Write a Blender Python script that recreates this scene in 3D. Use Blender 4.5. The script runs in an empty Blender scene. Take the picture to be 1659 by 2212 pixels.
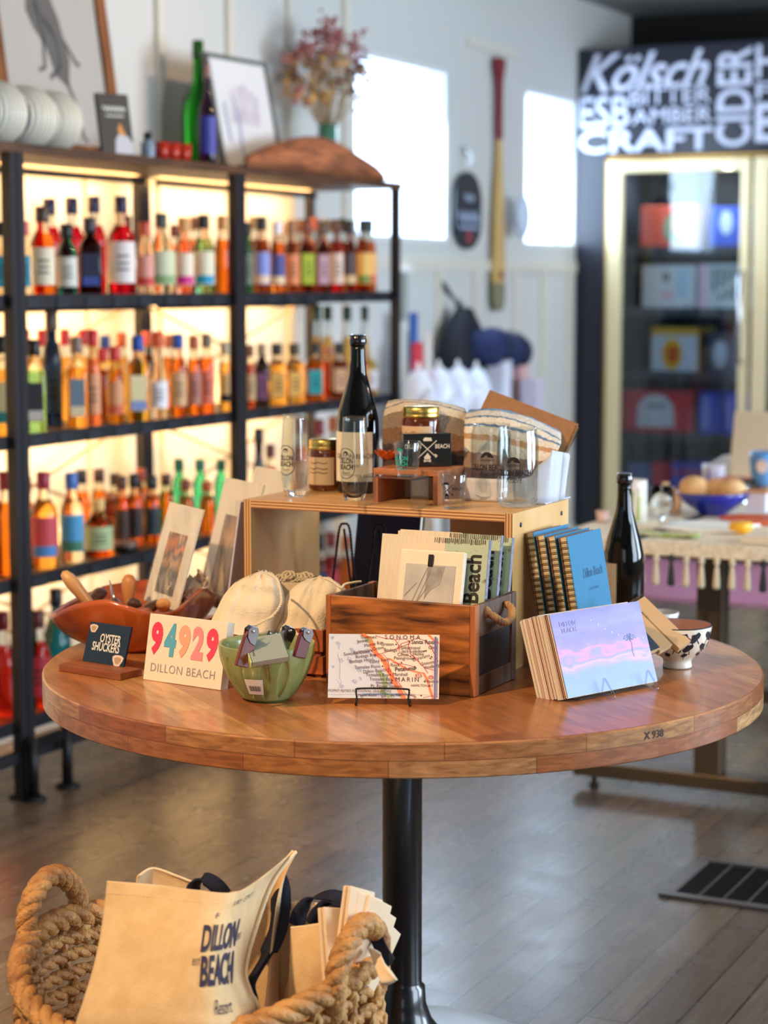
import bpy, math, random
from mathutils import Vector, Matrix
PI = math.pi
random.seed(7)
SC = bpy.context.scene
COL = SC.collection
# ------------------------------------------------------------------ camera
F = 4300.0; H = 1.365; PIT = math.atan(494 / F); YAW = math.radians(26.1)
cam_d = bpy.data.cameras.new('camera'); cam = bpy.data.objects.new('camera', cam_d); COL.objects.link(cam)
cam_d.sensor_fit = 'VERTICAL'; cam_d.sensor_height = 36.0; cam_d.sensor_width = 27.0
cam_d.lens = F * 36 / 2212
cam.location = (0, 0, H); cam.rotation_euler = (PI / 2 - PIT, 0, YAW)
cam_d.dof.use_dof = True; cam_d.dof.focus_distance = 3.12; cam_d.dof.aperture_fstop = 3.3
cam_d.clip_start = .05
SC.camera = cam
# ------------------------------------------------------------------ world + view
SC.view_settings.view_transform = 'Standard'; SC.view_settings.look = 'None'
SC.view_settings.exposure = 0.35; SC.view_settings.gamma = 1.0; SC.view_settings.use_curve_mapping = False
w = bpy.data.worlds.new('daylight'); SC.world = w; w.use_nodes = True
bg = w.node_tree.nodes['Background']; bg.inputs[0].default_value = (.80, .90, 1, 1); bg.inputs[1].default_value = 6.0
def lamp(name, kind, loc, target, power, color, size=.1, size_y=None, angle=60, blend=.5):
    d = bpy.data.lights.new(name, kind); o = bpy.data.objects.new(name, d); COL.objects.link(o)
    o.location = loc; o.rotation_euler = (Vector(target) - Vector(loc)).to_track_quat('-Z', 'Y').to_euler()
    d.energy = power; d.color = color
    if kind == 'AREA':
        d.size = size
        if size_y: d.shape = 'RECTANGLE'; d.size_y = size_y
    else:
        d.shadow_soft_size = size
        if kind == 'SPOT': d.spot_size = math.radians(angle); d.spot_blend = blend
    return o
WARM = (1, .66, .36); COOL = (.62, .80, 1)
# daylight through the shop windows in the right wall and the front (behind the photographer)
lamp('window_daylight', 'AREA', (2.95, 3.4, 1.55), (-1, 3.4, 1.0), 88, COOL, 1.9, 1.6)
lamp('window_daylight', 'AREA', (2.95, 6.4, 1.55), (-2, 6.4, 1.2), 150, COOL, 1.9, 1.6)
lamp('shopfront_daylight', 'AREA', (.9, -2.4, 1.6), (-1, 3, 1.0), 16, (.95, .93, 1), 2.4, 1.6)
lamp('window_daylight', 'AREA', (-3.63, 7.53, 1.91), (0, 7.53, 1.3), 22, COOL, .86, .7)
lamp('window_daylight', 'AREA', (-3.63, 9.2, 1.91), (0, 9.2, 1.3), 8, COOL, .6, .7)
lamp('fridge_light', 'AREA', (-3.05, 9.64, 1.93), (-3.02, 9.70, 1.0), 9, (.85, .93, 1), .6, .04)
# warm track spots on the ceiling
lamp('track_spot', 'SPOT', (-2.05, .85, 2.68), (-1.62, 2.8, .75), 250, WARM, .035, angle=52, blend=.5)
lamp('track_spot', 'SPOT', (-1.0, 1.3, 2.68), (-1.45, 3.3, .85), 34, WARM, .04, angle=60, blend=.7)
lamp('track_spot', 'SPOT', (-1.4, 5.5, 2.68), (-3.4, 5.2, 1.6), 60, WARM, .05, angle=80, blend=.8)
lamp('ceiling_lamp', 'POINT', (.9, 5.9, 2.3), (0, 0, 0), 40, WARM, .12)

# ------------------------------------------------------------------ measuring helpers (pixel of the photograph -> point of the room)
cp, sp = math.cos(PIT), math.sin(PIT); cy_, sy_ = math.cos(YAW), math.sin(YAW)
def ray(px, py):
    x = (px - 829.5) / F; y = (1106 - py) / F
    fy = cp + y * sp; fz = -sp + y * cp
    return Vector((x * cy_ - fy * sy_, x * sy_ + fy * cy_, fz))
def Zp(px, py, z): r = ray(px, py); t = (z - H) / r.z; return Vector((r.x * t, r.y * t, z))
def Xp(px, py, x): r = ray(px, py); t = x / r.x; return Vector((x, r.y * t, H + r.z * t))
def Yp(px, py, y): r = ray(px, py); t = y / r.y; return Vector((r.x * t, y, H + r.z * t))
def Dp(px, py, d): r = ray(px, py); return Vector((r.x * d, r.y * d, H + r.z * d))
def proj(p):
    a = p[0] * cy_ + p[1] * sy_; b = -p[0] * sy_ + p[1] * cy_; z = p[2] - H
    d = b * cp - z * sp; u = b * sp + z * cp
    return 829.5 + F * a / d, 1106 - F * u / d, d

# ------------------------------------------------------------------ materials
def lin(c): return tuple(((v / 255) / 12.92 if v <= 10 else (((v / 255) + .055) / 1.055) ** 2.4) for v in c) + (1,)
MC = {}
def nodes(m): return m.node_tree.nodes, m.node_tree.links
def mat(name, c, rough=.5, metal=0, trans=0, ior=1.45, emit=0, c2=None, ns=20, nstretch=(1, 1, 1), nfac=(.35, .65), bump=0, bscale=None, coat=0, alpha=1, detail=4, spec=None, sheen=0, sss=0):
    if name in MC: return MC[name]
    m = bpy.data.materials.new(name); m.use_nodes = True; MC[name] = m
    N, L = nodes(m); b = N['Principled BSDF']
    b.inputs['Base Color'].default_value = lin(c); b.inputs['Roughness'].default_value = rough
    b.inputs['Metallic'].default_value = metal; b.inputs['Transmission Weight'].default_value = trans
    b.inputs['IOR'].default_value = ior; b.inputs['Coat Weight'].default_value = coat; b.inputs['Alpha'].default_value = alpha
    if coat: b.inputs['Coat Roughness'].default_value = .08
    if spec is not None: b.inputs['Specular IOR Level'].default_value = spec
    if sheen: b.inputs['Sheen Weight'].default_value = sheen
    if emit: b.inputs['Emission Color'].default_value = lin(c); b.inputs['Emission Strength'].default_value = emit
    if c2 or bump:
        t = N.new('ShaderNodeTexCoord'); mp = N.new('ShaderNodeMapping'); mp.inputs['Scale'].default_value = nstretch
        L.new(t.outputs['Object'], mp.inputs[0])
        no = N.new('ShaderNodeTexNoise'); no.inputs['Scale'].default_value = ns; no.inputs['Detail'].default_value = detail
        L.new(mp.outputs[0], no.inputs[0])
        if c2:
            r = N.new('ShaderNodeValToRGB'); r.color_ramp.elements[0].position = nfac[0]; r.color_ramp.elements[1].position = nfac[1]
            r.color_ramp.elements[0].color = lin(c2); r.color_ramp.elements[1].color = lin(c)
            L.new(no.outputs[0], r.inputs[0]); L.new(r.outputs[0], b.inputs['Base Color'])
        if bump:
            n2 = no
            if bscale:
                n2 = N.new('ShaderNodeTexNoise'); n2.inputs['Scale'].default_value = bscale; L.new(mp.outputs[0], n2.inputs[0])
            bp = N.new('ShaderNodeBump'); bp.inputs['Strength'].default_value = bump; bp.inputs['Distance'].default_value = .01
            L.new(n2.outputs[0], bp.inputs['Height']); L.new(bp.outputs[0], b.inputs['Normal'])
    return m
def sheet_glass(name, tint=(255, 255, 255), gloss=.08, rough=.02):
    if name in MC: return MC[name]
    m = bpy.data.materials.new(name); m.use_nodes = True; MC[name] = m
    N, L = nodes(m); N.remove(N['Principled BSDF']); o = N['Material Output']
    t = N.new('ShaderNodeBsdfTransparent'); t.inputs[0].default_value = lin(tint)
    g = N.new('ShaderNodeBsdfGlossy'); g.inputs['Roughness'].default_value = rough
    ge = N.new('ShaderNodeNewGeometry'); dt = N.new('ShaderNodeVectorMath'); dt.operation = 'DOT_PRODUCT'; L.new(ge.outputs['Normal'], dt.inputs[0]); L.new(ge.outputs['Incoming'], dt.inputs[1])
    ab = N.new('ShaderNodeMath'); ab.operation = 'ABSOLUTE'; L.new(dt.outputs['Value'], ab.inputs[0])
    om = N.new('ShaderNodeMath'); om.operation = 'SUBTRACT'; om.inputs[0].default_value = 1; L.new(ab.outputs[0], om.inputs[1])
    pw = N.new('ShaderNodeMath'); pw.operation = 'POWER'; pw.inputs[1].default_value = 5; L.new(om.outputs[0], pw.inputs[0])
    ad = N.new('ShaderNodeMath'); ad.operation = 'MULTIPLY_ADD'; ad.inputs[1].default_value = .9; ad.inputs[2].default_value = gloss; ad.use_clamp = True
    L.new(pw.outputs[0], ad.inputs[0]); mx = N.new('ShaderNodeMixShader')
    L.new(ad.outputs[0], mx.inputs[0]); L.new(t.outputs[0], mx.inputs[1]); L.new(g.outputs[0], mx.inputs[2]); L.new(mx.outputs[0], o.inputs[0])
    return m
def planks(name, cols, mortar, rot, size, bw, bh, ms=.004, rough=.4, uv=False, grain=(1, 14, 1), gs=9, gfac=.5, coat=0, bump=.05, gdark=(60, 35, 18), gedge=(.35, .75), roughvar=0):
    """butcher-block / floor-board material: bricks tinted one by one, with stretched grain"""
    if name in MC: return MC[name]
    m = bpy.data.materials.new(name); m.use_nodes = True; MC[name] = m
    N, L = nodes(m); b = N['Principled BSDF']; b.inputs['Roughness'].default_value = rough; b.inputs['Coat Weight'].default_value = coat
    b.inputs['Coat Roughness'].default_value = .15
    t = N.new('ShaderNodeTexCoord'); mp = N.new('ShaderNodeMapping'); mp.inputs['Rotation'].default_value = (0, 0, rot); mp.inputs['Scale'].default_value = (size, size, size)
    L.new(t.outputs['UV' if uv else 'Object'], mp.inputs[0])
    br = N.new('ShaderNodeTexBrick'); br.inputs['Scale'].default_value = 1; br.inputs['Brick Width'].default_value = bw; br.inputs['Row Height'].default_value = bh
    br.inputs['Mortar Size'].default_value = ms; br.inputs['Mortar Smooth'].default_value = .4
    br.inputs['Color1'].default_value = (0, 0, 0, 1); br.inputs['Color2'].default_value = (1, 1, 1, 1); br.inputs['Mortar'].default_value = (.5, .5, .5, 1)
    br.offset = .37; br.offset_frequency = 2
    L.new(mp.outputs[0], br.inputs[0])
    r = N.new('ShaderNodeValToRGB'); e = r.color_ramp.elements
    for k in range(len(cols) - 2): e.new(.5)
    for k, c in enumerate(cols): e[k].position = k / (len(cols) - 1); e[k].color = lin(c)
    L.new(br.outputs['Color'], r.inputs[0])
    m2 = N.new('ShaderNodeMapping'); m2.inputs['Scale'].default_value = grain; L.new(mp.outputs[0], m2.inputs[0])
    no = N.new('ShaderNodeTexNoise'); no.inputs['Scale'].default_value = gs; no.inputs['Detail'].default_value = 6; no.inputs['Distortion'].default_value = .6
    L.new(m2.outputs[0], no.inputs[0])
    gr = N.new('ShaderNodeValToRGB'); gr.color_ramp.elements[0].position = gedge[0]; gr.color_ramp.elements[1].position = gedge[1]
    gr.color_ramp.elements[0].color = (gfac,) * 3 + (1,); gr.color_ramp.elements[1].color = (0, 0, 0, 1); L.new(no.outputs[0], gr.inputs[0])
    mx = N.new('ShaderNodeMixRGB'); L.new(gr.outputs[0], mx.inputs[0]); L.new(r.outputs[0], mx.inputs[1]); mx.inputs[2].default_value = lin(gdark)
    mm = N.new('ShaderNodeMixRGB'); L.new(br.outputs['Fac'], mm.inputs[0]); L.new(mx.outputs[0], mm.inputs[1]); mm.inputs[2].default_value = lin(mortar)
    L.new(mm.outputs[0], b.inputs['Base Color'])
    if roughvar:
        mr = N.new('ShaderNodeMapRange'); mr.inputs[3].default_value = rough - roughvar; mr.inputs[4].default_value = rough + roughvar
        n3 = N.new('ShaderNodeTexNoise'); n3.inputs['Scale'].default_value = 6; L.new(mp.outputs[0], n3.inputs[0]); L.new(n3.outputs[0], mr.inputs[0]); L.new(mr.outputs[0], b.inputs['Roughness'])
    bp = N.new('ShaderNodeBump'); bp.inputs['Strength'].default_value = bump; bp.inputs['Distance'].default_value = .004; L.new(no.outputs[0], bp.inputs['Height']); L.new(bp.outputs[0], b.inputs['Normal'])
    return m
def wood(name, c, c2, axis=0, ns=6, rough=.45, coat=0, st=9, fac=(.35, .65)):
    s = [st] * 3; s[axis] = 1
    return mat(name, c, rough, c2=c2, ns=ns, nstretch=tuple(s), coat=coat, bump=.08, nfac=fac, detail=8)
def liquid(name, c, rough=.03): return mat(name, c, rough, trans=1, ior=1.36)

CLEAR = mat('clear_glass', (252, 254, 254), .0, trans=1, ior=1.33)
BOTTLE_CLEAR = mat('bottle_glass', (240, 245, 240), .02, trans=1, ior=1.2)
STEEL = mat('brushed_steel', (190, 190, 195), .25, metal=1)
BRASS = mat('gold_lid_metal', (225, 190, 100), .28, metal=1)
BLACKM = mat('black_metal', (22, 22, 25), .42, metal=.3)
BLACK = mat('black_plastic', (14, 14, 17), .35)
INK = mat('black_ink', (18, 18, 22), .6)
WHITE = mat('white_card', (232, 230, 226), .6)
CREAM = mat('cream_card', (226, 214, 190), .65)

# ------------------------------------------------------------------ mesh helpers
class MB:
    def __init__(s): s.v = []; s.f = []; s.m = []; s.s = []; s.M = None; s.uv = None
    def add(s, vs, fs, m=0, sm=False):
        o = len(s.v)
        s.v += [tuple(s.M @ Vector(p)) if s.M else tuple(p) for p in vs]
        s.f += [[i + o for i in q] for q in fs]; s.m += [m] * len(fs); s.s += [sm] * len(fs); return s
    def box(s, x0, x1, y0, y1, z0, z1, m=0):
        return s.add([(x0, y0, z0), (x1, y0, z0), (x1, y1, z0), (x0, y1, z0), (x0, y0, z1), (x1, y0, z1), (x1, y1, z1), (x0, y1, z1)],
                     [(3, 2, 1, 0), (4, 5, 6, 7), (0, 1, 5, 4), (1, 2, 6, 5), (2, 3, 7, 6), (3, 0, 4, 7)], m)
    def lathe(s, prof, n=32, cx=0, cy=0, m=0, mfn=None, sx=1, sy=1):
        vs = []; fs = []; ms = []
        for r, z in prof:
            for k in range(n):
                a = 2 * PI * k / n; vs.append((cx + r * sx * math.cos(a), cy + r * sy * math.sin(a), z))
        for j in range(len(prof) - 1):
            if prof[j][0] < 1e-6 and prof[j + 1][0] < 1e-6: continue
            for k in range(n):
                a, b = j * n + k, j * n + (k + 1) % n; fs.append((a, b, b + n, a + n)); ms.append(mfn(j) if mfn else m)
        s.add(vs, fs, m, True); s.m[-len(fs):] = ms; return s
    def sq(s, prof, n=6, m=0, mfn=None, e=.28):
        """square bottle: super-ellipse cross-section"""
        vs = []; fs = []; N = n * 4; ms = []
        for r, z, q in prof:
            for k in range(N):
                a = 2 * PI * (k + .5) / N; c, d = math.cos(a), math.sin(a); ex = q
                x = math.copysign(abs(c) ** ex, c); y = math.copysign(abs(d) ** ex, d); vs.append((r * x, r * y, z))
        for j in range(len(prof) - 1):
            for k in range(N):
                a, b = j * N + k, j * N + (k + 1) % N; fs.append((a, b, b + N, a + N)); ms.append(mfn(j) if mfn else m)
        s.add(vs, fs, m, True); s.m[-len(fs):] = ms; return s
    def tube(s, path, r, n=8, m=0, cap=True, closed=False, flat=1):
        P = [Vector(p) for p in path]; L = len(P); vs = []; fs = []
        R = r if isinstance(r, (list, tuple)) else [r] * L
        T = []
        for i in range(L):
            a = P[(i - 1) % L] if closed or i > 0 else P[0]; b = P[(i + 1) % L] if closed or i < L - 1 else P[-1]
            T.append((b - a).normalized() if (b - a).length > 1e-9 else Vector((0, 0, 1)))
        u = T[0].orthogonal().normalized()
        if abs(T[0].z) < .9: u = (Vector((0, 0, 1)) - T[0] * T[0].z).normalized()
        for i in range(L):
            u = (u - T[i] * u.dot(T[i])).normalized(); v = T[i].cross(u)
            for k in range(n):
                a = 2 * PI * k / n; vs.append(P[i] + (u * math.cos(a) + v * math.sin(a) * flat) * R[i])
        for i in range(L if closed else L - 1):
            for k in range(n):
                a, b = i * n + k, i * n + (k + 1) % n; c, d = ((i + 1) % L) * n + (k + 1) % n, ((i + 1) % L) * n + k; fs.append((a, b, c, d))
        if cap and not closed: fs += [tuple(range(n))[::-1], tuple(range((L - 1) * n, L * n))]
        return s.add(vs, fs, m, True)
    def rope(s, path, R, strands=3, pitch=.06, n=6, m=0, closed=False, k=.56, ph=0, step=None):
        """twisted rope: helical strands around a path"""
        P = resample(path, step or pitch / 8, closed); L = len(P)
        T = [(P[(i + 1) % L if closed else min(i + 1, L - 1)] - P[(i - 1) % L if closed else max(i - 1, 0)]).normalized() for i in range(L)]
        ln = sum((P[i + 1] - P[i]).length for i in range(L - 1)) + ((P[0] - P[-1]).length if closed else 0)
        turns = max(1, round(ln / pitch)) if closed else ln / pitch
        U = []; u = (Vector((0, 0, 1)) - T[0] * T[0].z); u = u.normalized() if u.length > .1 else T[0].orthogonal().normalized()
        for i in range(L):
            u = (u - T[i] * u.dot(T[i])).normalized(); U.append(u)
        for q in range(strands):
            pts = []
            for i in range(L):
                a = 2 * PI * (turns * i / (L if closed else L - 1) + q / strands) + ph; v = T[i].cross(U[i])
                pts.append(P[i] + (U[i] * math.cos(a) + v * math.sin(a)) * R * (1 - k))
            s.tube(pts, R * k, n, m, True, closed)
        return s
    def ball(s, c, r, n=14, m=0, sz=(1, 1, 1)):
        pr = [(math.sin(PI * j / n) * r, -math.cos(PI * j / n) * r) for j in range(n + 1)]
        M0 = s.M; T = Matrix.Translation(c) @ Matrix.Diagonal((*sz, 1)); s.M = (M0 @ T) if M0 else T
        s.lathe(pr, n + 4, m=m); s.M = M0; return s
    def grid(s, fn, nu, nv, m=0, sm=True, uv=False):
        vs = [fn(i / nu, j / nv) for j in range(nv + 1) for i in range(nu + 1)]
        fs = [(j * (nu + 1) + i, j * (nu + 1) + i + 1, (j + 1) * (nu + 1) + i + 1, (j + 1) * (nu + 1) + i) for j in range(nv) for i in range(nu)]
        return s.add(vs, fs, m, sm)
    def poly(s, pts, y0, y1, m=0):
        """polygon in x,z extruded from y0 to y1"""
        n = len(pts); vs = [(x, y0, z) for x, z in pts] + [(x, y1, z) for x, z in pts]
        fs = [tuple(range(n)), tuple(range(2 * n - 1, n - 1, -1))] + [(i, i + n, (i + 1) % n + n, (i + 1) % n) for i in range(n)]
        return s.add(vs, fs, m)
    def build(s, name, mats, parent=None, loc=None, rz=0, M=None, bevel=0, solid=0, sub=0, uvfn=None, soff=0, **t):
        me = bpy.data.meshes.new(name); me.from_pydata(s.v, [], s.f)
        for q in (mats if isinstance(mats, (list, tuple)) else [mats]): me.materials.append(q)
        me.polygons.foreach_set('material_index', s.m); me.polygons.foreach_set('use_smooth', s.s)
        if uvfn:
            ul = me.uv_layers.new(name='UVMap')
            for p in me.polygons:
                for li in p.loop_indices: ul.data[li].uv = uvfn(me.vertices[me.loops[li].vertex_index].co, p)
        me.update(); o = bpy.data.objects.new(name, me); COL.objects.link(o)
        if parent: o.parent = parent
        if M is not None: o.matrix_local = M
        else:
            if loc is not None: o.location = loc
            o.rotation_euler = (0, 0, rz)
        if solid: q = o.modifiers.new('s', 'SOLIDIFY'); q.thickness = solid; q.offset = soff
        if sub: q = o.modifiers.new('d', 'SUBSURF'); q.levels = sub; q.render_levels = sub
        if bevel: q = o.modifiers.new('b', 'BEVEL'); q.width = bevel; q.segments = 2; q.limit_method = 'ANGLE'; q.angle_limit = .7
        for k, v in t.items(): o[k] = v
        return o
def resample(path, step, closed=False):
    P = [Vector(p) for p in path]
    if closed: P = P + [P[0]]
    out = [P[0].copy()]; acc = 0
    for a, b in zip(P, P[1:]):
        l = (b - a).length
        if l < 1e-9: continue
        d = step - acc
        while d <= l: out.append(a.lerp(b, d / l)); d += step
        acc = l - (d - step)
    if closed and (out[-1] - out[0]).length < step * .4: out.pop()
    return out
def spline(pts, n=8, closed=False):
    P = [Vector(p) for p in pts]; L = len(P); out = []
    for i in range(L if closed else L - 1):
        if closed: a, b, c, d = P[i - 1], P[i], P[(i + 1) % L], P[(i + 2) % L]
        else: a, b, c, d = P[max(i - 1, 0)], P[i], P[i + 1], P[min(i + 2, L - 1)]
        for k in range(n):
            t = k / n; out.append(.5 * ((2 * b) + (c - a) * t + (2 * a - 5 * b + 4 * c - d) * t * t + (3 * b - a - 3 * c + d) * t ** 3))
    if not closed: out.append(P[-1])
    return out
def net(ctrl):
    """smooth surface through a net of control points: returns fn(u,v); rows are v, columns u"""
    def cr(P, t):
        L = len(P) - 1; x = min(max(t, 0), 1) * L; i = min(int(x), L - 1); t = x - i
        a, b, c, d = P[max(i - 1, 0)], P[i], P[i + 1], P[min(i + 2, L)]
        return .5 * ((2 * b) + (c - a) * t + (2 * a - 5 * b + 4 * c - d) * t * t + (3 * b - a - 3 * c + d) * t ** 3)
    C = [[Vector(p) for p in r] for r in ctrl]
    return lambda u, v: cr([cr(r, u) for r in C], v)
def empty(name, loc=(0, 0, 0), rz=0, M=None, **t):
    o = bpy.data.objects.new(name, None); COL.objects.link(o); o.empty_display_size = .05
    if M is not None: o.matrix_world = M
    else: o.location = loc; o.rotation_euler = (0, 0, rz)
    for k, v in t.items(): o[k] = v
    return o
def thing(name, label, cat, loc=(0, 0, 0), rz=0, M=None, group=None):
    o = empty(name, loc, rz, M, label=label, category=cat)
    if group: o['group'] = group
    return o
def frame_px(bl, br, lean, z, lift=0):
    """a board standing on height z: bottom corners seen at bl and br, leaning back by lean degrees.
    local x = along the board, y = into the board (away from its face), z = up the board"""
    A = Zp(*bl, z); B = Zp(*br, z); w = (B - A).normalized(); back = Vector((-w.y, w.x, 0)); l = math.radians(lean)
    up = Vector((0, 0, 1)) * math.cos(l) + back * math.sin(l); n = up.cross(w).normalized() * -1
    n = w.cross(up) * -1
    M = Matrix(((w.x, n.x, up.x, A.x), (w.y, n.y, up.y, A.y), (w.z, n.z, up.z, A.z + lift), (0, 0, 0, 1)))
    return M, (B - A).length
def frame(loc, phi, lean=0, roll=0):
    """like frame_px from a corner position, heading in degrees (0 faces -Y) and lean"""
    return Matrix.Translation(loc) @ Matrix.Rotation(math.radians(phi), 4, 'Z') @ Matrix.Rotation(math.radians(-lean), 4, 'X') @ Matrix.Rotation(math.radians(roll), 4, 'Y')
TX = {}
def text2d(body, size=1, sx=1, bold=0, shear=0, sp_=1, align='CENTER'):
    k = (body, bold, shear, sp_, align)
    if k not in TX:
        cu = bpy.data.curves.new('t', 'FONT'); cu.body = body; cu.size = 1; cu.offset = bold; cu.shear = shear; cu.space_character = sp_
        cu.align_x = align; cu.align_y = 'CENTER'; cu.resolution_u = 3
        o = bpy.data.objects.new('t', cu); me = bpy.data.meshes.new_from_object(o)
        TX[k] = ([tuple(v.co) for v in me.vertices], [tuple(p.vertices) for p in me.polygons])
        bpy.data.objects.remove(o); bpy.data.curves.remove(cu); bpy.data.meshes.remove(me)
    v, f = TX[k]; return [(p[0] * size * sx, p[1] * size) for p in v], f
def letter(mb, body, x, z, size, m=0, rot=0, fn=None, **k):
    """lettering put on a surface: fn maps flat (x,z) to a local point; by default the face y=-0.0006"""
    v, f = text2d(body, size, **k); c, s = math.cos(rot), math.sin(rot)
    fn = fn or (lambda a, b: (a, -.0006, b))
    mb.add([fn(x + a * c - b * s, z + a * s + b * c) for a, b in v], f, m)
def cyl(R, a0=0, e=.0006): return lambda x, z: ((R + e) * math.sin(a0 + x / R), -(R + e) * math.cos(a0 + x / R), z)
def flat_poly(mb, pts, m=0, fn=None):
    fn = fn or (lambda a, b: (a, -.0006, b)); mb.add([fn(*p) for p in pts], [tuple(range(len(pts)))], m)
def strokes(mb, lines, wd, m=0, fn=None):
    """flat pen strokes of width wd"""
    fn = fn or (lambda a, b: (a, -.0007, b))
    for ln in lines:
        vs = []; fs = []
        for i, (x, z) in enumerate(ln):
            a = ln[max(i - 1, 0)]; b = ln[min(i + 1, len(ln) - 1)]; dx, dz = b[0] - a[0], b[1] - a[1]; l = math.hypot(dx, dz) or 1
            vs += [fn(x - dz / l * wd / 2, z + dx / l * wd / 2), fn(x + dz / l * wd / 2, z - dx / l * wd / 2)]
        for i in range(len(ln) - 1): fs.append((2 * i, 2 * i + 1, 2 * i + 3, 2 * i + 2))
        mb.add(vs, fs, m)
def arc(cx, cz, rx, rz_, a0, a1, n=20): return [(cx + rx * math.cos(math.radians(a0 + (a1 - a0) * i / n)), cz + rz_ * math.sin(math.radians(a0 + (a1 - a0) * i / n))) for i in range(n + 1)]
def wave_mark(mb, cx, cz, s, m=0, fn=None):
    """breaking-wave emblem: half disc with a curl cut out, two wavy lines under it"""
    fn = fn or (lambda a, b: (a, -.0006, b))
    out = arc(0, 0, 1, 1, 0, 180, 18); inn = [(-1, 0), (-.55, .12), (-.3, .42), (.1, .5), (.02, .3), (.2, .16), (.5, .14), (.7, .05), (1, 0)]
    n = 18; vs = [fn(cx + x * s, cz + z * s) for x, z in out]
    lo = []
    for i in range(n + 1):
        t = (1 - i / n) * (len(inn) - 1); k = min(int(t), len(inn) - 2); q = t - k; lo.append((inn[k][0] * (1 - q) + inn[k + 1][0] * q, inn[k][1] * (1 - q) + inn[k + 1][1] * q))
    vs += [fn(cx + x * s, cz + z * s) for x, z in lo]
    mb.add(vs, [(i, i + 1, i + n + 2, i + n + 1) for i in range(n)], m)
    for dz in (-.18, -.38):
        strokes(mb, [[(cx + s * (-1.1 + 2.2 * i / 24), cz + s * (dz + .06 * math.sin(i * 1.05))) for i in range(25)]], s * .08, m, fn)
def oars_mark(mb, cx, cz, s, m=0, fn=None):
    """crossed oars with a camper van above and a camp fire below"""
    fn = fn or (lambda a, b: (a, -.0006, b))
    strokes(mb, [[(cx - s, cz - s * .8), (cx + s, cz + s)], [(cx - s, cz + s), (cx + s, cz - s * .8)]], s * .09, m, fn)
    strokes(mb, [[(cx + s * .8, cz - s * .45), (cx + s * 1.05, cz - s * .62), (cx + s * .85, cz - s * .78)]], s * .14, m, fn)
    flat_poly(mb, [(cx - s * .45, cz + s * .95), (cx + s * .5, cz + s * .95), (cx + s * .42, cz + s * 1.3), (cx - s * .3, cz + s * 1.35), (cx - s * .48, cz + s * 1.15)], m, fn)
    flat_poly(mb, [(cx - s * .3, cz - s * 1.0), (cx + s * .3, cz - s * 1.0), (cx + s * .36, cz - s * .72), (cx + s * .16, cz - s * .5), (cx + .02 * s, cz - s * .28), (cx - s * .18, cz - s * .55), (cx - s * .38, cz - s * .74)], m, fn)
    strokes(mb, [[(cx - s * .4, cz - s * 1.25), (cx + s * .4, cz - s * 1.06)], [(cx - s * .4, cz - s * 1.06), (cx + s * .4, cz - s * 1.25)]], s * .1, m, fn)
# ================================================================== THE ROOM
WX = -3.6; BY = 9.55; CZ = 2.78
def struct(name, mb, m, **k): o = mb.build(name, m, **k); o['kind'] = 'structure'; return o
floor_m = planks('floor_boards', [(112, 92, 76), (124, 106, 90), (104, 88, 76), (132, 116, 100), (118, 98, 80)], (60, 50, 42), PI / 2, 1, 1.7, .083, ms=.0025, rough=.27, grain=(1, 16, 1), gs=5, gfac=.5, gdark=(80, 66, 56), bump=.03, roughvar=.07)
wall_m = mat('white_wall_paint', (204, 204, 200), .6, bump=.03, bscale=30)
trim_m = mat('cream_trim_paint', (214, 208, 194), .5)
navy_m = mat('dark_navy_paint', (30, 32, 44), .28)
struct('floor', MB().box(-3.75, 3.0, -2.6, 10.5, -.05, 0), floor_m)
wl = MB()
W1 = (7.08, 7.98); W2 = (8.87, 9.55); WZ = (1.54, 2.28)
for a, b in ((-2.6, W1[0]), (W1[1], W2[0])): wl.box(WX - .12, WX, a, b, 0, CZ)
for a, b in (W1, W2): wl.box(WX - .12, WX, a, b, 0, WZ[0]).box(WX - .12, WX, a, b, WZ[1], CZ)
wl.box(WX - .12, WX, W2[1], 10.5, 0, CZ)
struct('wall_left', wl, wall_m)
wr = MB()
for a, b in ((-2.6, 2.35), (4.45, 5.35), (7.45, 10.5)): wr.box(3.0, 3.12, a, b, 0, CZ)
for a, b in ((2.35, 4.45), (5.35, 7.45)): wr.box(3.0, 3.12, a, b, 0, .7).box(3.0, 3.12, a, b, 2.4, CZ)
struct('wall_right', wr, wall_m)
struct('wall_front', MB().box(-3.72, 3.12, -2.72, -2.6, 0, CZ), wall_m)
struct('wall_back', MB().box(WX, 3.0, 10.35, 10.5, 0, CZ), mat('black_wall', (20, 19, 17), .7))
struct('ceiling', MB().box(-3.72, 3.12, -2.72, 10.5, CZ, CZ + .1), mat('grey_ceiling', (150, 152, 152), .7))
# vertical battens and rails on the window wall
k = 1
for px, py in ((340, 150), (490, 40), (620, 60), (742, 60)):
    y = Xp(px, py, WX).y; struct('trim_%d' % k, MB().box(WX, WX + .018, y - .02, y + .02, 0, CZ), trim_m); k += 1
y0 = Xp(340, 150, WX).y
for j in range(1, 6): struct('trim_%d' % k, MB().box(WX, WX + .018, y0 - .42 * j - .02, y0 - .42 * j + .02, 0, CZ), trim_m); k += 1
for px in (945, 1025, 1110, 1170, 1228):
    y = Xp(px, 700, WX).y; struct('trim_%d' % k, MB().box(WX, WX + .015, y - .03, y + .03, 0, 1.42), trim_m); k += 1
struct('trim_%d' % k, MB().box(WX, WX + .018, 6.9, 9.53, 1.42, 1.47), trim_m); k += 1
struct('trim_%d' % k, MB().box(WX, WX + .018, 8.16, 8.72, 2.4, 2.44), trim_m); k += 1
struct('baseboard_left', MB().box(WX, WX + .02, 3, 9.53, 0, .14), trim_m)
gl = sheet_glass('window_glass', (235, 245, 255), .02)
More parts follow.
